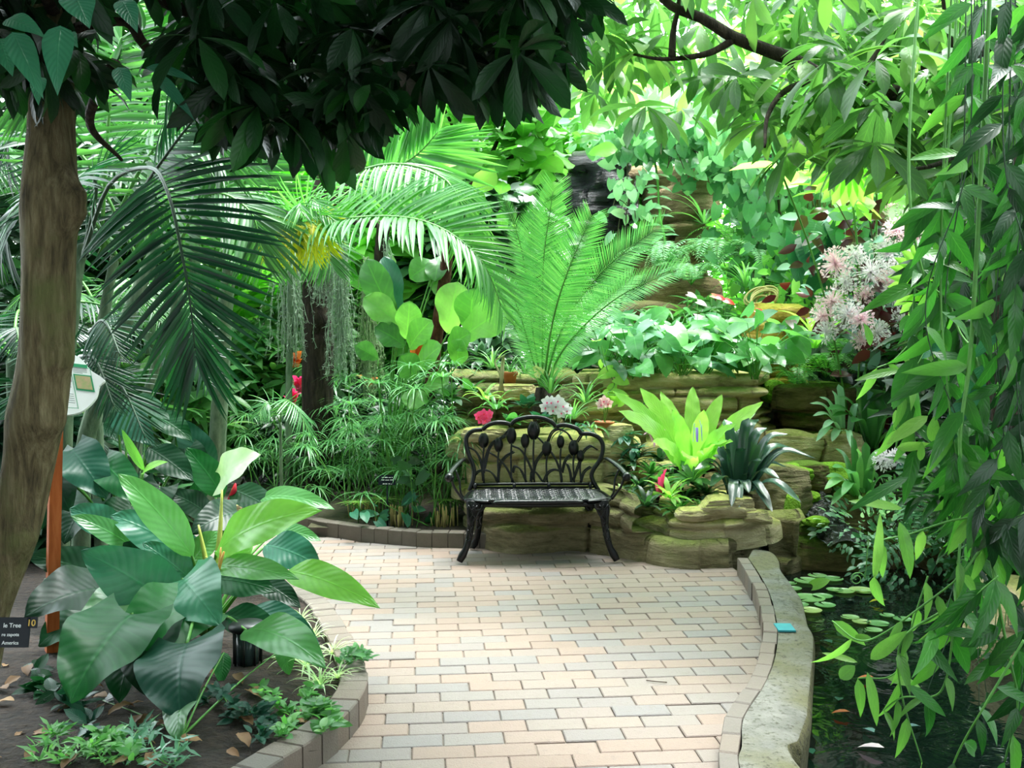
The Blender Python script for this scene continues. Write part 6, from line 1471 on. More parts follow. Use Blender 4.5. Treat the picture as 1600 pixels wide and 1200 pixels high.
for px, py, Y, r0_, r1_, n, mt_, tpl, sz, lb in [(1370, 830, 6.7, .42, .2, 420, 'ivy', 'ov', .06, 'small-leaved groundcover spilling toward the pond right of the stream'), (1450, 880, 6.4, .5, .28, 420, 'ivyd', 'ov', .065, 'groundcover hanging over the pond bank below the vine'), (1400, 790, 6.9, .45, .2, 300, 'small', 'ov', .06, 'green groundcover behind the stream mouth'), (1520, 820, 6.6, .5, .35, 320, 'ivyd', 'ov', .08, 'leafy bank growth behind the hanging vine')]:
    c_ = A(px, py, Y); r_ = thing('groundcover', c_ - [0, 0, r1_], lb, 'plant'); d = nrm(rng.normal(size=(n, 3))); p = c_ + d * [r0_, r0_ * .6, r1_] * rng.uniform(.6, 1, (n, 1))
    mb = MB(); foliage(mb, p, nrm(d + [0, -.3, 0]), tpl, sz, up=(0, -.4, 1), upr=.4); mb.build('foliage', L[mt_], r_)
    mb = MB()
    for i in range(14): tube(mb, curve([c_ + [rng.normal(0, .1), .1, -r1_], p[i]], 5), .003, 4, caps=False)
    mb.build('stem', W_['twig'], r_)

# starburst shrub: dark leaves, white-pink clusters
sb = thing('flowering_shrub', A(1380, 560, 8.0) * [1, 1, 0] + [0, 0, .8], 'burgundy-leaved shrub covered in pale pink starburst flower heads', 'shrub')
n = 420; p = np.stack([A(px, py, Y) for px, py, Y in zip(rng.normal(1372, 62, n), rng.normal(440, 75, n), rng.uniform(7.5, 8.4, n))])
mb = MB(); foliage(mb, p[:190], rand_dirs(190, -.1), 'ov', .17, up=(0, -.8, .5), upr=.5); mb.build('leaves', L['burg'], sb)
mb = MB(); foliage(mb, p[190:], rand_dirs(n - 190, -.1), 'ov', .15, up=(0, -.8, .5), upr=.5); mb.build('young_leaves', L['greyleaf'], sb)
mb = MB()
for i in range(10): tube(mb, curve([ORG[sb.name] - [0, 0, .2], (ORG[sb.name] + p[i]) / 2 + rng.normal(0, .1, 3), p[i]], 8), [.015, .004], 5)
mb.build('stem', W_['twig'], sb)
fl = [(1305, 412, 46), (1335, 400, 30), (1360, 425, 46), (1385, 440, 34), (1398, 425, 34), (1300, 470, 44), (1285, 495, 36), (1325, 490, 44), (1345, 500, 36), (1370, 520, 34), (1388, 395, 34), (1410, 450, 40), (1395, 465, 34), (1350, 460, 24), (1425, 420, 30), (1430, 370, 40), (1415, 345, 40), (1400, 360, 34), (1440, 395, 34), (1395, 335, 30), (1345, 530, 26), (1290, 520, 30), (1375, 385, 28), (1320, 440, 30), (1410, 500, 28), (1380, 720, 26), (1400, 715, 22)]
st_t = leaf(.075, 'strap', 3, 2, .2, .3)
for px, py, d_ in fl:
    Y = 7.4 + rng.uniform(-.15, .25) if py < 600 else 6.9; c_ = A(px, py, Y); rad = d_ / 2 / F * Y; k = 110
    D = nrm(rng.normal(size=(k, 3)) + [0, -.5, .15]); mb = MB(); mb.inst(st_t, np.repeat(c_[None], k, 0), frames(D, rng.normal(size=(k, 3))), rad * rng.uniform(.8, 1.15, k), rnd=rng.random(k))
    tipp = c_ + D * rad; mb.inst(T_['ov'], tipp, frames(nrm(D + rng.normal(0, .6, (k, 3))), rng.normal(size=(k, 3))), .03, rnd=rng.random(k))
    mb.build('flower_head', L['petalw'] if rng.random() < .55 else L['petallp'], sb)

# ------------------------------------------------------------------ ivy-covered cliff, post, pipe
def ivy(name, pts, n, size, mat, label, tpl='ivy', spread=(.35, .3, .35), cat='vine', hang=0):
    c0 = A(*pts[0]); r_ = thing(name, c0 * [1, 1, 0] + [0, 0, .9], label, cat)
    C_ = curve([A(*q) for q in pts], 60); idx = rng.integers(0, 60, n); p = C_[idx] + rng.normal(0, 1, (n, 3)) * spread
    D = nrm(np.stack([rng.normal(0, .6, n), rng.normal(-.35, .3, n), rng.normal(-.7, .4, n)], 1)); mb = MB(); foliage(mb, p, D, tpl, size, up=(0, -1, .45), upr=.3, var=.35); mb.build('leaves', mat, r_)
    mb = MB(); tube(mb, C_[::3], [.02, .01], 6)
    for i in range(10):
        j = rng.integers(0, n); q = C_[idx[j]]; tube(mb, curve([q, (q + p[j]) / 2, p[j] - [0, 0, rng.uniform(0, .5)]], 6), .005, 4, caps=False)
    mb.build('stem', W_['twig'], r_); return r_
ivy('ivy', [(930, 175, 10.6), (990, 185, 10.5), (1050, 190, 10.4), (1120, 210, 10.2), (1170, 240, 10.0), (1230, 280, 10.0)], 760, .135, L['ivy'], 'pale sunlit ivy mantle over the top of the brown cliff', spread=(.28, .3, .17))
ivy('ivy', [(960, 205, 10.4), (1010, 215, 10.3), (1060, 220, 10.2), (1130, 270, 10.0)], 240, .13, L['ivyd'], 'deeper green ivy hanging just below the cliff top', spread=(.22, .2, .12))
ivy('ivy', [(1170, 170, 10.2), (1200, 230, 10.0), (1215, 300, 9.9), (1225, 370, 9.8), (1260, 400, 9.6), (1320, 385, 9.4)], 700, .135, L['ivyd'], 'ivy wrapped round the grey post and along the pipe', spread=(.28, .3, .3))
ivy('ivy', [(1230, 270, 10.4), (1280, 260, 10.3), (1330, 290, 10.2), (1370, 320, 10.2)], 640, .14, L['ivy'], 'bright ivy curtain right of the grey post', spread=(.35, .3, .4))
ivy('ivy', [(1240, 430, 9.6), (1270, 440, 9.5), (1260, 480, 9.3), (1300, 460, 9.3)], 360, .1, L['bright'], 'lime-green small-leaved creeper under the pipe', spread=(.25, .25, .22))
ivy('philodendron_vine', [(1290, 385, 9.2), (1330, 370, 9.1), (1370, 360, 9.0), (1400, 330, 9.0)], 46, .34, L['teal'], 'big heart-shaped climber leaves hanging from the grey pipe', spread=(.2, .12, .1), tpl='heart')
ivy('ivy', [(990, 280, 10.2), (985, 300, 10.2), (980, 330, 10.1)], 40, .12, L['ivy'], 'ivy sprig dangling between black and brown rock', spread=(.12, .1, .1))
sv = thing('climbing_vine', A(1045, 430, 9.7), 'single climbing vine with paired oval leaves on the brown cliff', 'vine')
C_ = curve([A(1022, 240, 10.3), A(1028, 290, 10.2), A(1030, 330, 10.1), A(1038, 370, 10.0), A(1045, 410, 9.9), (A(1052, 430, 9.8))], 40); mb = MB(); tube(mb, C_, .012, 6); mb.build('stem', W_['stem'], sv)
mb = MB()
for i in range(2, 40, 3):
    for s_ in (-1, 1): mb.inst(T_['ov'], C_[i][None], frames(np.array([[s_, -.2, rng.normal(-.1, .15)]]), np.array([0, -.5, 1])), rng.uniform(.13, .17))
mb.build('leaves', L['ivy'], sv)
mb = MB(); tube(mb, [A(1180, 490, 9.9) * [1, 1, 0] + [0, 0, .8], A(1184, 400, 9.9), A(1190, 250, 9.9), (A(1192, 120, 9.9))], .075, 4); mb.build('wooden_post', W_['post'], org=A(1180, 490, 9.9) * [1, 1, 0] + [0, 0, .8], label='square weathered grey post rising through the ivy', cat='post', smooth=False)
mb = MB(); c_ = [A(1190, 362, 9.8), A(1260, 361, 9.6), A(1345, 367, 9.4), A(1500, 378, 9.2)]; tube(mb, c_, .028, 10); mb.build('pipe', plain('grey_pipe', '9aa4a8', .35, metal=.6), org=c_[0], label='horizontal grey pipe crossing from the post behind the pink flowers', cat='pipe')
mb = MB()
for i in range(9):
    a_ = np.linspace(0, 6.28, 24); c0 = A(1192 + rng.normal(0, 5), 466 + rng.normal(0, 3), 9.0); rr_ = rng.uniform(.07, .12)
    tube(mb, c0 + np.stack([np.cos(a_) * rr_, np.sin(a_) * .03 + rng.normal(0, .02), np.sin(a_ + .4) * rr_ * .7], 1), .009, 5, caps=False)
mb.build('rope_coil', plain('tan_rope', 'b8a67c', .9), org=A(1192, 480, 9.0), label='coiled tan rope-like root on the ochre boulder', cat='rope')
mb = MB()
for i in range(70):
    p = A(rng.uniform(1265, 1330), rng.uniform(250, 300), 10.0 + rng.normal(0, .1)); tube(mb, curve([p, p + [rng.normal(0, .03), 0, -.3], p + [rng.normal(0, .05), 0, -rng.uniform(.4, .7)]], 6), .005, 4, caps=False)
mb.build('hanging_roots', plain('tan_roots', '8f7a56', .9), org=A(1300, 250, 10), label='tan thread-like roots hanging beside the bright ivy curtain', cat='roots')
# ------------------------------------------------------------------ umbrella tree over the right half
ut = thing('umbrella_tree', np.array([3.6, 6.4, .1]), 'umbrella tree with thick dark bough and palmate leaves spreading over the right top', 'tree')
mb = MB(); tube(mb, curve([np.array([3.7, 6.5, -.1]), A(1720, 500, 6.3), A(1650, 300, 6.2), A(1540, 180, 6.1)], 24), [.11, .08, .06], 12); mb.build('trunk', W_['barkd'], ut)
bb = [[(1560, 190, 6.1), (1460, 165, 6.1), (1340, 130, 6.0), (1290, 122, 6.0), (1235, 92, 6.0), (1150, 60, 6.0), (1100, 30, 6.0), (1050, 10, 6.0), (1020, -20, 6.0)], [(1150, 60, 6.0), (1110, 82, 6.0), (1070, 90, 6.0), (1030, 92, 6.0), (990, 85, 6.1)], [(1050, 90, 6.0), (1052, 50, 6.0), (1060, 10, 6.0), (1062, -30, 6.0)],
      [(1480, 120, 5.4), (1440, 105, 5.4), (1405, 92, 5.4)], [(1500, 110, 5.2), (1540, 80, 5.1), (1580, 50, 5.0), (1640, 20, 5.0)], [(1340, 130, 6.0), (1380, 60, 6.1), (1400, 0, 6.2), (1420, -80, 6.3)], [(1560, 190, 6.0), (1480, 250, 5.6), (1400, 270, 5.4)], [(1640, 280, 6.2), (1700, 100, 5.6), (1650, -60, 5.2)], [(1290, 122, 6.0), (1230, 140, 5.8), (1200, 180, 5.7), (1195, 230, 5.6)], [(1600, 230, 6.1), (1520, 140, 5.8), (1480, 40, 5.6), (1470, -60, 5.5)]]
for i, b_ in enumerate(bb):
    mb = MB(); tube(mb, curve([A(q[0], q[1], q[2] - (.9 if k_ else 0)) for k_, q in enumerate(b_)] if i == 0 else [A(q[0], q[1], q[2] - .9) for q in b_], 26), [.048, .034, .018] if i == 0 else [.02, .013, .006], 9); mb.build('bough', W_['barkd'], ut)
def lowr(x): return np.interp(x, [880, 910, 960, 1000, 1050, 1100, 1150, 1200, 1260, 1330, 1400, 1500, 1650], [60, 150, 150, 140, 130, 140, 150, 235, 220, 250, 270, 330, 420])
cc, cl_ = [], []
for px, py in ((930, 145), (945, 95), (1010, 165), (1065, 172), (1000, 60), (1095, 105), (1230, 240), (1200, 160), (1150, 120), (1190, 95), (1345, 150), (1300, 60), (1400, 165), (1440, 110), (1385, 195)): cc.append(A(px, py, rng.uniform(5.0, 6.2)))
while len(cc) < 210:
    px = rng.uniform(885, 1700); lo_ = lowr(px); py = lo_ - 15 - rng.random() ** 1.1 * (lo_ + 120)
    if 990 < px < 1110 and py > 95: continue
    cc.append(A(px, py, rng.uniform(5.0, 7.4)))
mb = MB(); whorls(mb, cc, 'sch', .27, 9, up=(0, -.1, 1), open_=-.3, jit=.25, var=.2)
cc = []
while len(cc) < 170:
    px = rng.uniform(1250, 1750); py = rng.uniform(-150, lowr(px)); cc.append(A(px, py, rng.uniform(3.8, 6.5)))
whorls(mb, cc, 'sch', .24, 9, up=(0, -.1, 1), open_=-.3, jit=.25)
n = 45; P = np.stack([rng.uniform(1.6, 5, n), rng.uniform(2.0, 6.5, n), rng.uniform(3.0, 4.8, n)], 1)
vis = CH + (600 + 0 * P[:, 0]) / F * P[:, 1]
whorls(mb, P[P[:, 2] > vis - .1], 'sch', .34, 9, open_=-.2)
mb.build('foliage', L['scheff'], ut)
ul = thing('umbrella_tree', np.array([3.2, 9.2, .9]), 'second umbrella tree, lime with sun-toned leaves, behind the dark bough at upper right', 'tree')
mb = MB(); tube(mb, curve([np.array([3.2, 9.2, .5]), A(1420, 350, 9.0), A(1400, 200, 8.8), (A(1350, 100, 8.6))], 20), [.05, .03], 8); mb.build('trunk', W_['barkd'], ul)
cc = [A(px, py, rng.uniform(7.6, 9.4)) for px, py in zip(rng.uniform(1240, 1620, 38), rng.uniform(60, 330, 38))] + [A(px, py, rng.uniform(8.5, 10)) for px, py in zip(rng.uniform(900, 1250, 12), rng.uniform(0, 130, 12))]
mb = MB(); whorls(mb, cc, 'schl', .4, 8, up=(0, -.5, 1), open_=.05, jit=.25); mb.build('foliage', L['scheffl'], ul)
bf = thing('fan_leaf_plant', A(1340, 420, 7.8) * [1, 1, 0] + [0, 0, .5], 'plant with one huge pleated lime leaf under the umbrella tree', 'plant')
for (cx, cy, Y, rad) in ((1325, 250, 7.3, .34), (1370, 240, 7.6, .32), (1190, 190, 7.0, .16), (1455, 440, 6.8, .3)):
    c_ = A(cx, cy, Y); mb = MB(); k = 24; a_ = np.linspace(-2.6, 2.6, k) - 1.57; D = np.stack([np.cos(a_), a_ * 0 - .15, np.sin(a_)], 1)
    mb.inst(leaf(.24, 'obov', 6, 2, .5, .25), np.repeat(c_[None], k, 0), frames(D, np.array([0, -1, .2])), rad, rnd=np.full(k, .6)); mb.build('pleated_leaf', L['scheffl'], bf)
    mb = MB(); tube(mb, curve([ORG[bf.name], (ORG[bf.name] + c_) / 2 + [.1, .1, .1], c_], 12), .008, 6); mb.build('stem', W_['stem'], bf)

# ------------------------------------------------------------------ vine curtain at the right edge
vt = thing('passion_vine', np.array([1.95, 3.5, -.1]), 'long-leaved vine hanging as a dark curtain at right above the pond', 'vine')
def strand(pts, nleaf, size, lm, r_=.004, tpl='vin', dn=.7, out=.5, stem='stem', par=vt, i0=3):
    C_ = curve([A(*q) for q in pts], 60); mb = MB(); tube(mb, C_, [r_, r_ * .6], 6); s_ = mb.build('stem', W_[stem], par)
    mb = MB(); idx = np.linspace(i0, 59, nleaf).astype(int); n = len(idx)
    D = np.stack([rng.normal(0, out, n), rng.normal(-.1, out * .6, n), -dn + rng.normal(0, .35, n)], 1); foliage(mb, C_[idx], nrm(D), tpl, size * .8, up=(rng.normal(0, .3), -1, .4), upr=.35, var=.3); mb.build('leaves', lm, s_); return s_
for i in range(34):     # the dense part against the frame edge
    x0 = rng.uniform(1490, 1680); Y = rng.uniform(2.7, 4.2); y1 = rng.uniform(650, 1150); w_ = rng.normal(0, 25)
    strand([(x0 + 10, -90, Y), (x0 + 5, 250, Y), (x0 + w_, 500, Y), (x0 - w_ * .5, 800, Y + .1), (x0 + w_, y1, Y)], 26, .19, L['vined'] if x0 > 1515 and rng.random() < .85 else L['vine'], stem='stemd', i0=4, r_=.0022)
sl = [([(1440, -80, 3.5), (1420, 250, 3.3), (1440, 420, 3.2), (1480, 470, 3.2), (1500, 520, 3.15), (1525, 560, 3.1), (1530, 640, 3.1), (1550, 690, 3.1)], 26, 'vine', .005), ([(1500, -80, 3.5), (1480, 250, 3.4), (1460, 330, 3.4), (1430, 450, 3.3), (1425, 600, 3.3), (1430, 700, 3.3)], 22, 'vine', .004), ([(1490, -80, 3.2), (1470, 400, 3.1), (1480, 600, 3.0), (1500, 760, 3.0)], 22, 'vine', .004),
      ([(1550, -80, 3.0), (1520, 500, 2.9), (1500, 700, 2.9), (1530, 800, 2.9), (1560, 830, 2.9)], 20, 'vine', .007), ([(1470, 430, 3.3), (1440, 510, 3.3), (1400, 560, 3.3), (1370, 575, 3.3)], 6, 'vineb', .004), ([(1480, 500, 3.2), (1440, 560, 3.2), (1410, 620, 3.2), (1400, 700, 3.2)], 9, 'vineb', .004),
      ([(1560, 760, 2.9), (1540, 800, 2.9), (1480, 815, 2.95), (1420, 835, 3.0), (1370, 850, 3.0), (1366, 900, 3.0)], 5, 'vineb', .004), ([(1600, 800, 2.9), (1540, 850, 2.9), (1500, 900, 2.9), (1450, 940, 2.95), (1380, 990, 3.0), (1340, 1000, 3.0), (1300, 970, 3.05)], 8, 'vineb', .004), ([(1500, 850, 2.9), (1490, 980, 2.9), (1470, 1080, 2.95), (1410, 1090, 3.0), (1380, 1110, 3.0)], 6, 'vineb', .004),
      ([(1540, 820, 2.9), (1560, 940, 2.9), (1575, 1020, 2.9), (1590, 1100, 2.9), (1570, 1190, 2.9)], 9, 'vine', .005), ([(1480, 950, 2.95), (1410, 1000, 2.95), (1408, 1080, 3.0), (1440, 1190, 3.0)], 6, 'vineb', .004), ([(1600, 1000, 2.8), (1540, 1100, 2.8), (1500, 1170, 2.85), (1480, 1220, 2.9)], 6, 'vine', .004), ([(1450, 900, 3.0), (1430, 960, 3.0), (1400, 1050, 3.0), (1340, 1060, 3.05)], 5, 'vineb', .003), ([(1560, 900, 2.8), (1500, 950, 2.8), (1440, 1000, 2.85)], 7, 'vine', .003)]
for i, (pts, n_, m_, r_) in enumerate(sl): strand(pts, n_, .2 if m_ == 'vine' else .15, L[m_], r_, i0=14 if pts[0][1] < 0 else 3)
mb = MB()
for px, py, Y, tx, ty, w_ in ((1640, 0, 0, 0, 0, 0),):
    pass
VL = [((1405, 815, 3.0), (1422, 905, 3.0), 24, 'vineb'), ((1366, 905, 3.0), (1375, 800, 3.0), 16, 'vineb'), ((1410, 795, 3.05), (1325, 783, 3.05), 15, 'vineb'), ((1420, 745, 3.0), (1325, 800, 3.0), 18, 'vine'), ((1360, 1030, 3.0), (1418, 985, 2.9), 22, 'vineb'), ((1312, 1060, 3.0), (1336, 1040, 3.0), 22, 'vineb'), ((1340, 1035, 3.0), (1284, 1020, 3.05), 10, 'vineb'), ((1355, 1050, 2.95), (1370, 1135, 2.95), 17, 'vineb'),
      ((1418, 1070, 2.9), (1478, 1120, 2.9), 18, 'vine'), ((1452, 985, 2.9), (1555, 995, 2.9), 16, 'vine'), ((1490, 380, 3.0), (1600, 330, 2.9), 22, 'vine'), ((1520, 560, 3.0), (1600, 475, 2.9), 20, 'teal'), ((1535, 570, 3.0), (1500, 660, 3.0), 30, 'teal'), ((1475, 540, 3.0), (1440, 560, 3.1), 22, 'teal'), ((1430, 560, 3.1), (1395, 640, 3.1), 34, 'vine'), ((1360, 540, 3.3), (1350, 505, 3.3), 16, 'vineb'), ((1408, 578, 3.2), (1335, 595, 3.2), 14, 'vineb'),
      ((1450, 650, 3.1), (1385, 695, 3.1), 22, 'vineb'), ((1505, 620, 3.0), (1478, 700, 3.0), 28, 'teal'), ((1455, 690, 3.1), (1460, 650, 3.1), 20, 'vineb'), ((1438, 720, 3.1), (1440, 690, 3.1), 12, 'vineb'), ((1470, 300, 3.1), (1405, 395, 3.1), 26, 'vine'), ((1480, 310, 3.0), (1390, 360, 3.1), 22, 'vine'), ((1500, 240, 3.0), (1420, 250, 3.1), 24, 'vine'), ((1545, 1040, 2.9), (1600, 985, 2.85), 24, 'vine'), ((1560, 980, 2.9), (1500, 1010, 2.9), 30, 'vine')]
for b_, t__, w_, m_ in VL:
    big_leaf(vt, A(*b_), A(*t__), w_ / F * b_[2] * 1.0, L[m_], 'ovate', (rng.normal(0, .2), -.9, .5), droop=.4, lobe=0, wave=.012, nl=10, nw=4)
td = leaf(.01, 'grass', 3, 1, 0, 0)
mb = MB()
for px, py, Y in ((1340, 905, 3.0), (1555, 1010, 2.9), (1505, 880, 2.9), (1540, 1010, 2.9)):
    a_ = np.linspace(0, 11, 50); rr_ = np.linspace(.022, .003, 50); c0 = A(px, py, Y); tube(mb, np.vstack([c0 + [.03, 0, .12], c0 + np.stack([np.cos(a_) * rr_, a_ * .001, np.sin(a_) * rr_], 1)]), .0014, 4, caps=False)
mb.build('tendril', W_['stem'], vt)
mb = MB()
for q in ([(1600, 250, 4.6), (1580, 400, 4.5), (1560, 560, 4.4), (1575, 760, 4.4), (1620, 950, 4.4)], [(1570, 300, 4.8), (1560, 480, 4.7), (1590, 700, 4.6), (1640, 900, 4.6)], [(1530, 420, 4.5), (1550, 520, 4.5), (1545, 640, 4.5)]): tube(mb, curve([A(*k) for k in q], 24), [.05, .035], 8)
mb.build('woody_stem', W_['barkd'], vt)
shrub('dark_shrub', A(1640, 560, 5.6), (.8, .6, 1.1), 170, 'lan', .26, L['vined'], 'shade-toned bush filling the gap behind the hanging vine at the right edge', k=7, ground=-.1)
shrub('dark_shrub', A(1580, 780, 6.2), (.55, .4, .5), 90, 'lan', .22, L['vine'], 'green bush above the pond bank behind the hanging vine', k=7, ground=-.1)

# ------------------------------------------------------------------ pond life and small things
lp = [(1262, 908, .085), (1277, 900, .06), (1300, 905, .07), (1240, 920, .05), (1262, 935, .1), (1285, 932, .06), (1289, 946, .06), (1266, 954, .065), (1304, 922, .05), (1318, 924, .065), (1345, 922, .07), (1350, 925, .05), (1235, 912, .04), (1328, 965, .05), (1346, 972, .05), (1372, 975, .06), (1386, 962, .04), (1410, 968, .05), (1365, 985, .045), (1250, 945, .05)]
for i, (px, py, s_) in enumerate(lp):
    c_ = G(px, py, -.163); k = 30; a_ = np.linspace(.15, 6.13, k) + rng.uniform(0, 6); mb = MB(); rings = [(0, 0), (.5, .001), (.9, .001), (1, .006)]
    V = np.array([[math.cos(t_) * r_ * s_, math.sin(t_) * r_ * s_, z_] for r_, z_ in rings for t_ in a_]) + c_; lf = np.array([[math.sin(t_ * 6) * .5, r_, 0] for r_, _ in rings for t_ in a_]); lf[:, 2] = rng.random()
    mb.add(V, q=grid_q(4, k)[:, ::-1], lf=lf); mb.build('lily_pad', L['lily'], org=c_, label='floating round lily pad' + (' in the cluster by the concrete edge' if px < 1310 and py > 890 else ' further out on the dark pond'), cat='lily pad', group='lily pads near the concrete edge' if px < 1310 else 'lily pads out on the pond')
mb = MB(); mb.inst(T_['heart'], G(1270, 915, -.13)[None], frames(np.array([[.6, -.3, .35]]), np.array([0, -.8, .5])), .11, rnd=[.4]); mb.build('lily_leaf', L['nest'], org=G(1270, 915, -.16), label='raised bright lily leaf standing up from the pad cluster', cat='lily leaf')
for px, py, s_, rz, mt_, lb in ((1328, 1117, .075, 2.9, 'orange', 'orange leaf floating on the dark pond'), (1382, 1176, .1, 2.6, 'petallp', 'pale pinkish leaf floating near the bottom of the pond'), (1366, 1150, .08, 1.8, 'greyleaf', 'grey floating leaf beside the pale one'), (1365, 1062, .07, 2.8, 'orange', 'orange-yellow leaf caught under the vine over the pond'), (1385, 942, .1, 3.0, 'palmyel', 'yellowing lily leaf beside the pads'),
        (1270, 1185, .09, 1.6, 'teal', 'blue-green leaf lying in the water near the concrete'), (1310, 1100, .08, 1.2, 'teal', 'blue-green leaf drifting in mid pond'), (1420, 1140, .07, .5, 'greyleaf', 'small grey leaf drifting right of the orange one'), (1300, 1010, .1, 1.9, 'teal', 'long blue-green leaf sunk by the concrete edge')):
    mb = MB(); mb.inst(T_['ov'], np.zeros((1, 3)), frames(np.array([[math.cos(rz), math.sin(rz), .04]]), np.array([0, 0, 1.])), s_, rnd=[.5]); c_ = G(px, py, -.16); mb.v = [v_ - [0, 0, v_[:, 2].min()] + c_ for v_ in mb.v]
    mb.build('floating_leaf', L[mt_], org=c_, label=lb, cat='leaf')
c_ = G(1226, 985, .093); mb = MB(); box(mb, c_ + [0, 0, .012], (.074, .11, .009), rz=-.05, bev=.001); mb.build('marker_tile', plain('teal_tile', '1f7f8c', .5, c2='27909a', nscale=40), org=c_, label='small teal blue tile on the concrete pond edge', cat='tile', smooth=False)

# ------------------------------------------------------------------ backdrop growth, each plant its own
BK = [(-30, 470, 7.5, (.6, .5, .9), 120, 'lan', .3, 'smalld', 'dark bush at the extreme left behind the trunk'), (20, 330, 9.5, (.9, .5, 1.0), 130, 'lan', .34, 'smalld', 'shaded bush at the left edge above the sign'),   # px, py, Y, radii, n, tpl, size, mat, label
 (380, 560, 10.5, (1.0, .6, 1.0), 150, 'can2', .42, 'bright', 'bright broad-leaved bush far behind the moss tree, left'), (620, 430, 10.5, (.9, .6, 1.2), 170, 'ov', .35, 'bright', 'pale bright bush between moss tree and leaning trunk'), (690, 330, 11.5, (1.2, .7, 1.1), 150, 'can2', .42, 'figdeep', 'green bush behind the fiddle-leaf crown'),
 (760, 430, 10.2, (.8, .5, .9), 170, 'ov', .28, 'smalld', 'dark bush behind the left cycad fronds'), (840, 300, 12.4, (1.4, .7, 1.2), 150, 'can2', .5, 'fig', 'light green tree crown behind the cycad'), (330, 330, 12.5, (1.6, .8, 1.6), 150, 'lan', .55, 'bright', 'hazy bright bush far left in the distance'),
 (180, 300, 11, (1.5, .8, 1.8), 190, 'can2', .42, 'palmmid', 'deep green bush behind the palm canes'), (60, 500, 9.5, (1.2, .7, 1.6), 170, 'lan', .4, 'smalld', 'dark bush at far left behind the sign'), (260, 640, 9.0, (.7, .5, .6), 130, 'lan', .3, 'small', 'low green bush beside the far path'),
 (300, 560, 11.5, (1.0, .5, .8), 130, 'lan', .36, 'nest', 'lime bush beyond the bend of the path'), (420, 600, 9.6, (.5, .4, .5), 110, 'lan', .26, 'small', 'small bush between path and sedges'), (520, 560, 10.0, (.9, .5, .8), 150, 'lan', .3, 'figdeep', 'bush directly behind the moss trunk base'),
 (740, 620, 8.9, (.7, .3, .35), 130, 'lan', .2, 'smalld', 'low dark growth behind the stone terrace'), (1200, 350, 12.4, (1.2, .7, 1.4), 150, 'lan', .42, 'bright', 'sunlit bush behind the grey post'), (1330, 360, 11.8, (1.4, .8, 1.5), 170, 'ov', .38, 'fig', 'green bush behind the pipe'),
 (1480, 420, 10.5, (1.4, .8, 1.6), 190, 'lan', .4, 'small', 'bush behind the pink flowers at right'), (1290, 540, 9.2, (.7, .4, .35), 120, 'ov', .2, 'small', 'low bush on the bank below the pink flowers'), (1430, 600, 8.6, (.9, .5, .7), 150, 'ov', .22, 'smalld', 'dark undergrowth below the pink flowers'),
 (1560, 640, 7.6, (.8, .5, .8), 130, 'lan', .26, 'vined', 'dark growth on the right bank'), (960, 150, 13, (1.2, .7, .6), 60, 'can2', .5, 'bright', 'sunlit tree crown just under the roof in the centre'), (1150, 150, 13, (1.3, .8, .6), 55, 'lan', .5, 'bright', 'light tree crown above the ivy'),
 (80, 100, 10, (1.6, .8, 1.4), 150, 'can2', .42, 'palmmid', 'green crown at top left behind the trunk'), (560, 330, 12.5, (1.1, .6, 1.1), 120, 'lan', .45, 'bright', 'hazy light bush behind the arching fronds'), (1400, 180, 12, (1.8, .8, 1.3), 130, 'can2', .46, 'scheffl', 'lime tree crown behind the umbrella tree'),
 (230, 760, 7.4, (.5, .35, .3), 90, 'lan', .2, 'smalld', 'dark low plant by the left edge of the path'), (60, 760, 6.2, (.6, .4, .55), 110, 'lan', .28, 'phildark', 'black-green bush behind the wooden sign post'), (860, 560, 8.8, (.8, .3, .5), 120, 'lan', .22, 'smalld', 'dark undergrowth behind the cycad base'), (470, 700, 9.0, (.5, .3, .35), 90, 'lan', .18, 'smalld', 'dark leafy growth behind the left sedges'), (570, 690, 8.9, (.6, .3, .45), 110, 'lan', .18, 'smalld', 'dark leafy growth behind the middle sedges'), (670, 690, 8.3, (.45, .25, .4), 100, 'lan', .16, 'smalld', 'dark leafy growth between sedges and stone terrace'), (390, 690, 9.4, (.3, .3, .3), 80, 'lan', .18, 'small', 'small green bush at the path edge beyond the sedges'), (1130, 520, 9.3, (.8, .3, .3), 110, 'lan', .2, 'small', 'low green growth behind the terrace flowers')]
for px, py, Y, rad, n, tpl, sz, mt_, lb in BK: shrub('leafy_shrub', A(px, py, Y), rad, n, tpl, sz, L[mt_], lb, k=7)
for px, py, Y, lb, mt_ in ((462, 560, 9.2, 'orange-flowering spike just left of the moss trunk', 'orange'), (455, 620, 8.6, 'pink bromeliad bracts at the foot of the moss trunk', 'petalp'), (470, 600, 9.0, 'red-pink bromeliad left of the moss trunk', 'petalp'), (575, 590, 9.0, 'orange-brown bromeliad right of the moss trunk', 'orange')):
    strap_clump('bromeliad', A(px, py + 14, Y), [A(px + rng.uniform(-18, 18), py + rng.uniform(-14, 8), Y - .1) for _ in range(7)], .05, L[mt_], lb, 'plant')
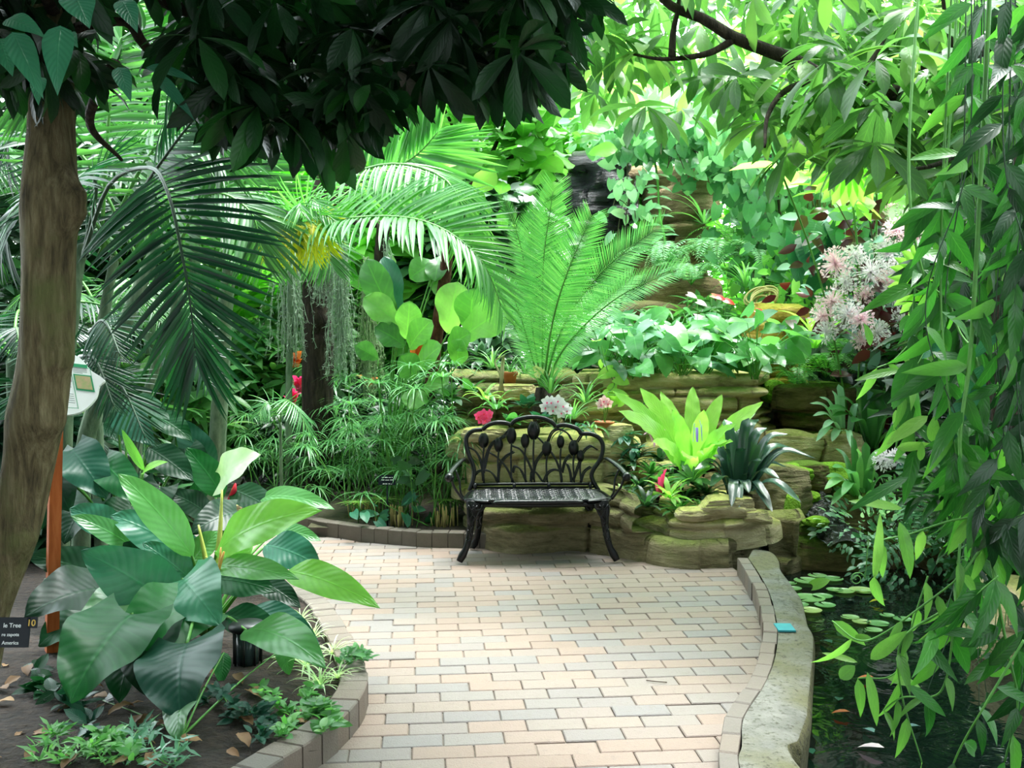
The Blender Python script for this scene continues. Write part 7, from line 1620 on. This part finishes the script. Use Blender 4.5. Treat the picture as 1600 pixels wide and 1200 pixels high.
# unseen bushes added left, right and behind the camera to cut stray light
for i, (x, y, z, rad, lb) in enumerate([(-4.6, 3.2, 1.5, (.9, 1.4, 1.5), 'added dark bush to the left, outside the view'), (-5.2, .0, 1.6, (1.0, 1.6, 1.7), 'added unseen dark bush behind and left of the viewpoint'), (-1.5, -3.2, 1.8, (1.8, .8, 1.8), 'added unseen dark bush behind the viewpoint'), (1.8, -3.0, 1.8, (1.6, .8, 1.8), 'second dark bush behind the viewpoint'), (4.8, 1.5, 1.6, (.9, 1.8, 1.8), 'added dark bush across the pond, outside the view'), (5.4, 5.0, 1.8, (1.0, 1.6, 1.9), 'added unseen bush on the far right bank')]):
    shrub('leafy_shrub', (x, y, z), rad, 240, 'can2', .42, L['smalld'], lb, k=7, ground=-.1)

# ------------------------------------------------------------------ glasshouse
M['frame'] = plain('white_glazing_bar', 'c8ced0', .5)
t = NT('greenhouse_glass'); tr = t.n('ShaderNodeBsdfTransparent'); tr.inputs[0].default_value = (.94, .97, .97, 1); gl_ = t.n('ShaderNodeBsdfGlossy'); gl_.inputs['Roughness'].default_value = .15
ms = t.n('ShaderNodeMixShader'); ms.inputs[0].default_value = .06; t.l(tr.outputs[0], ms.inputs[1]); t.l(gl_.outputs[0], ms.inputs[2]); t.l(ms.outputs[0], t.out.inputs[0]); M['glass'] = t.m
mb = MB(); mg = MB(); X0, X1, Y1, ze, zr_ = -9., 9., 18., 4.6, 7.6
for sx in (-1, 1):
    v = np.array([[sx * X1, -4, ze], [0, -4, zr_], [0, Y1, zr_], [sx * X1, Y1, ze]]); mg.add(v, q=[[0, 1, 2, 3]])
    for y in np.arange(-4, Y1 + .1, 1.1): tube(mb, [[sx * X1, y, ze], [0, y, zr_]], .028, 4)
    for k in np.linspace(0, 1, 5): tube(mb, [[sx * X1 * (1 - k), -4, ze + (zr_ - ze) * k], [sx * X1 * (1 - k), Y1, ze + (zr_ - ze) * k]], .03, 4)
o_ = mb.build('roof_frame', M['frame'], kind='structure', smooth=False); mg.build('roof_glass', M['glass'], kind='structure', smooth=False)
mb = MB(); mg = MB()
mg.add([[X0, Y1, -.9], [X1, Y1, -.9], [X1, Y1, ze], [0, Y1, zr_], [X0, Y1, ze]], q=[[0, 1, 2, 4]], t=[[4, 2, 3]])
for x in np.arange(X0, X1 + .1, 1.2): tube(mb, [[x, Y1, -.9], [x, Y1, ze + (zr_ - ze) * (1 - abs(x) / X1)]], .035, 4)
for z in (1.2, 2.9, 4.6): tube(mb, [[X0, Y1, z], [X1, Y1, z]], .035, 4)
mb.build('window_frame', M['frame'], kind='structure', smooth=False); mg.build('window_1', M['glass'], kind='structure', smooth=False)
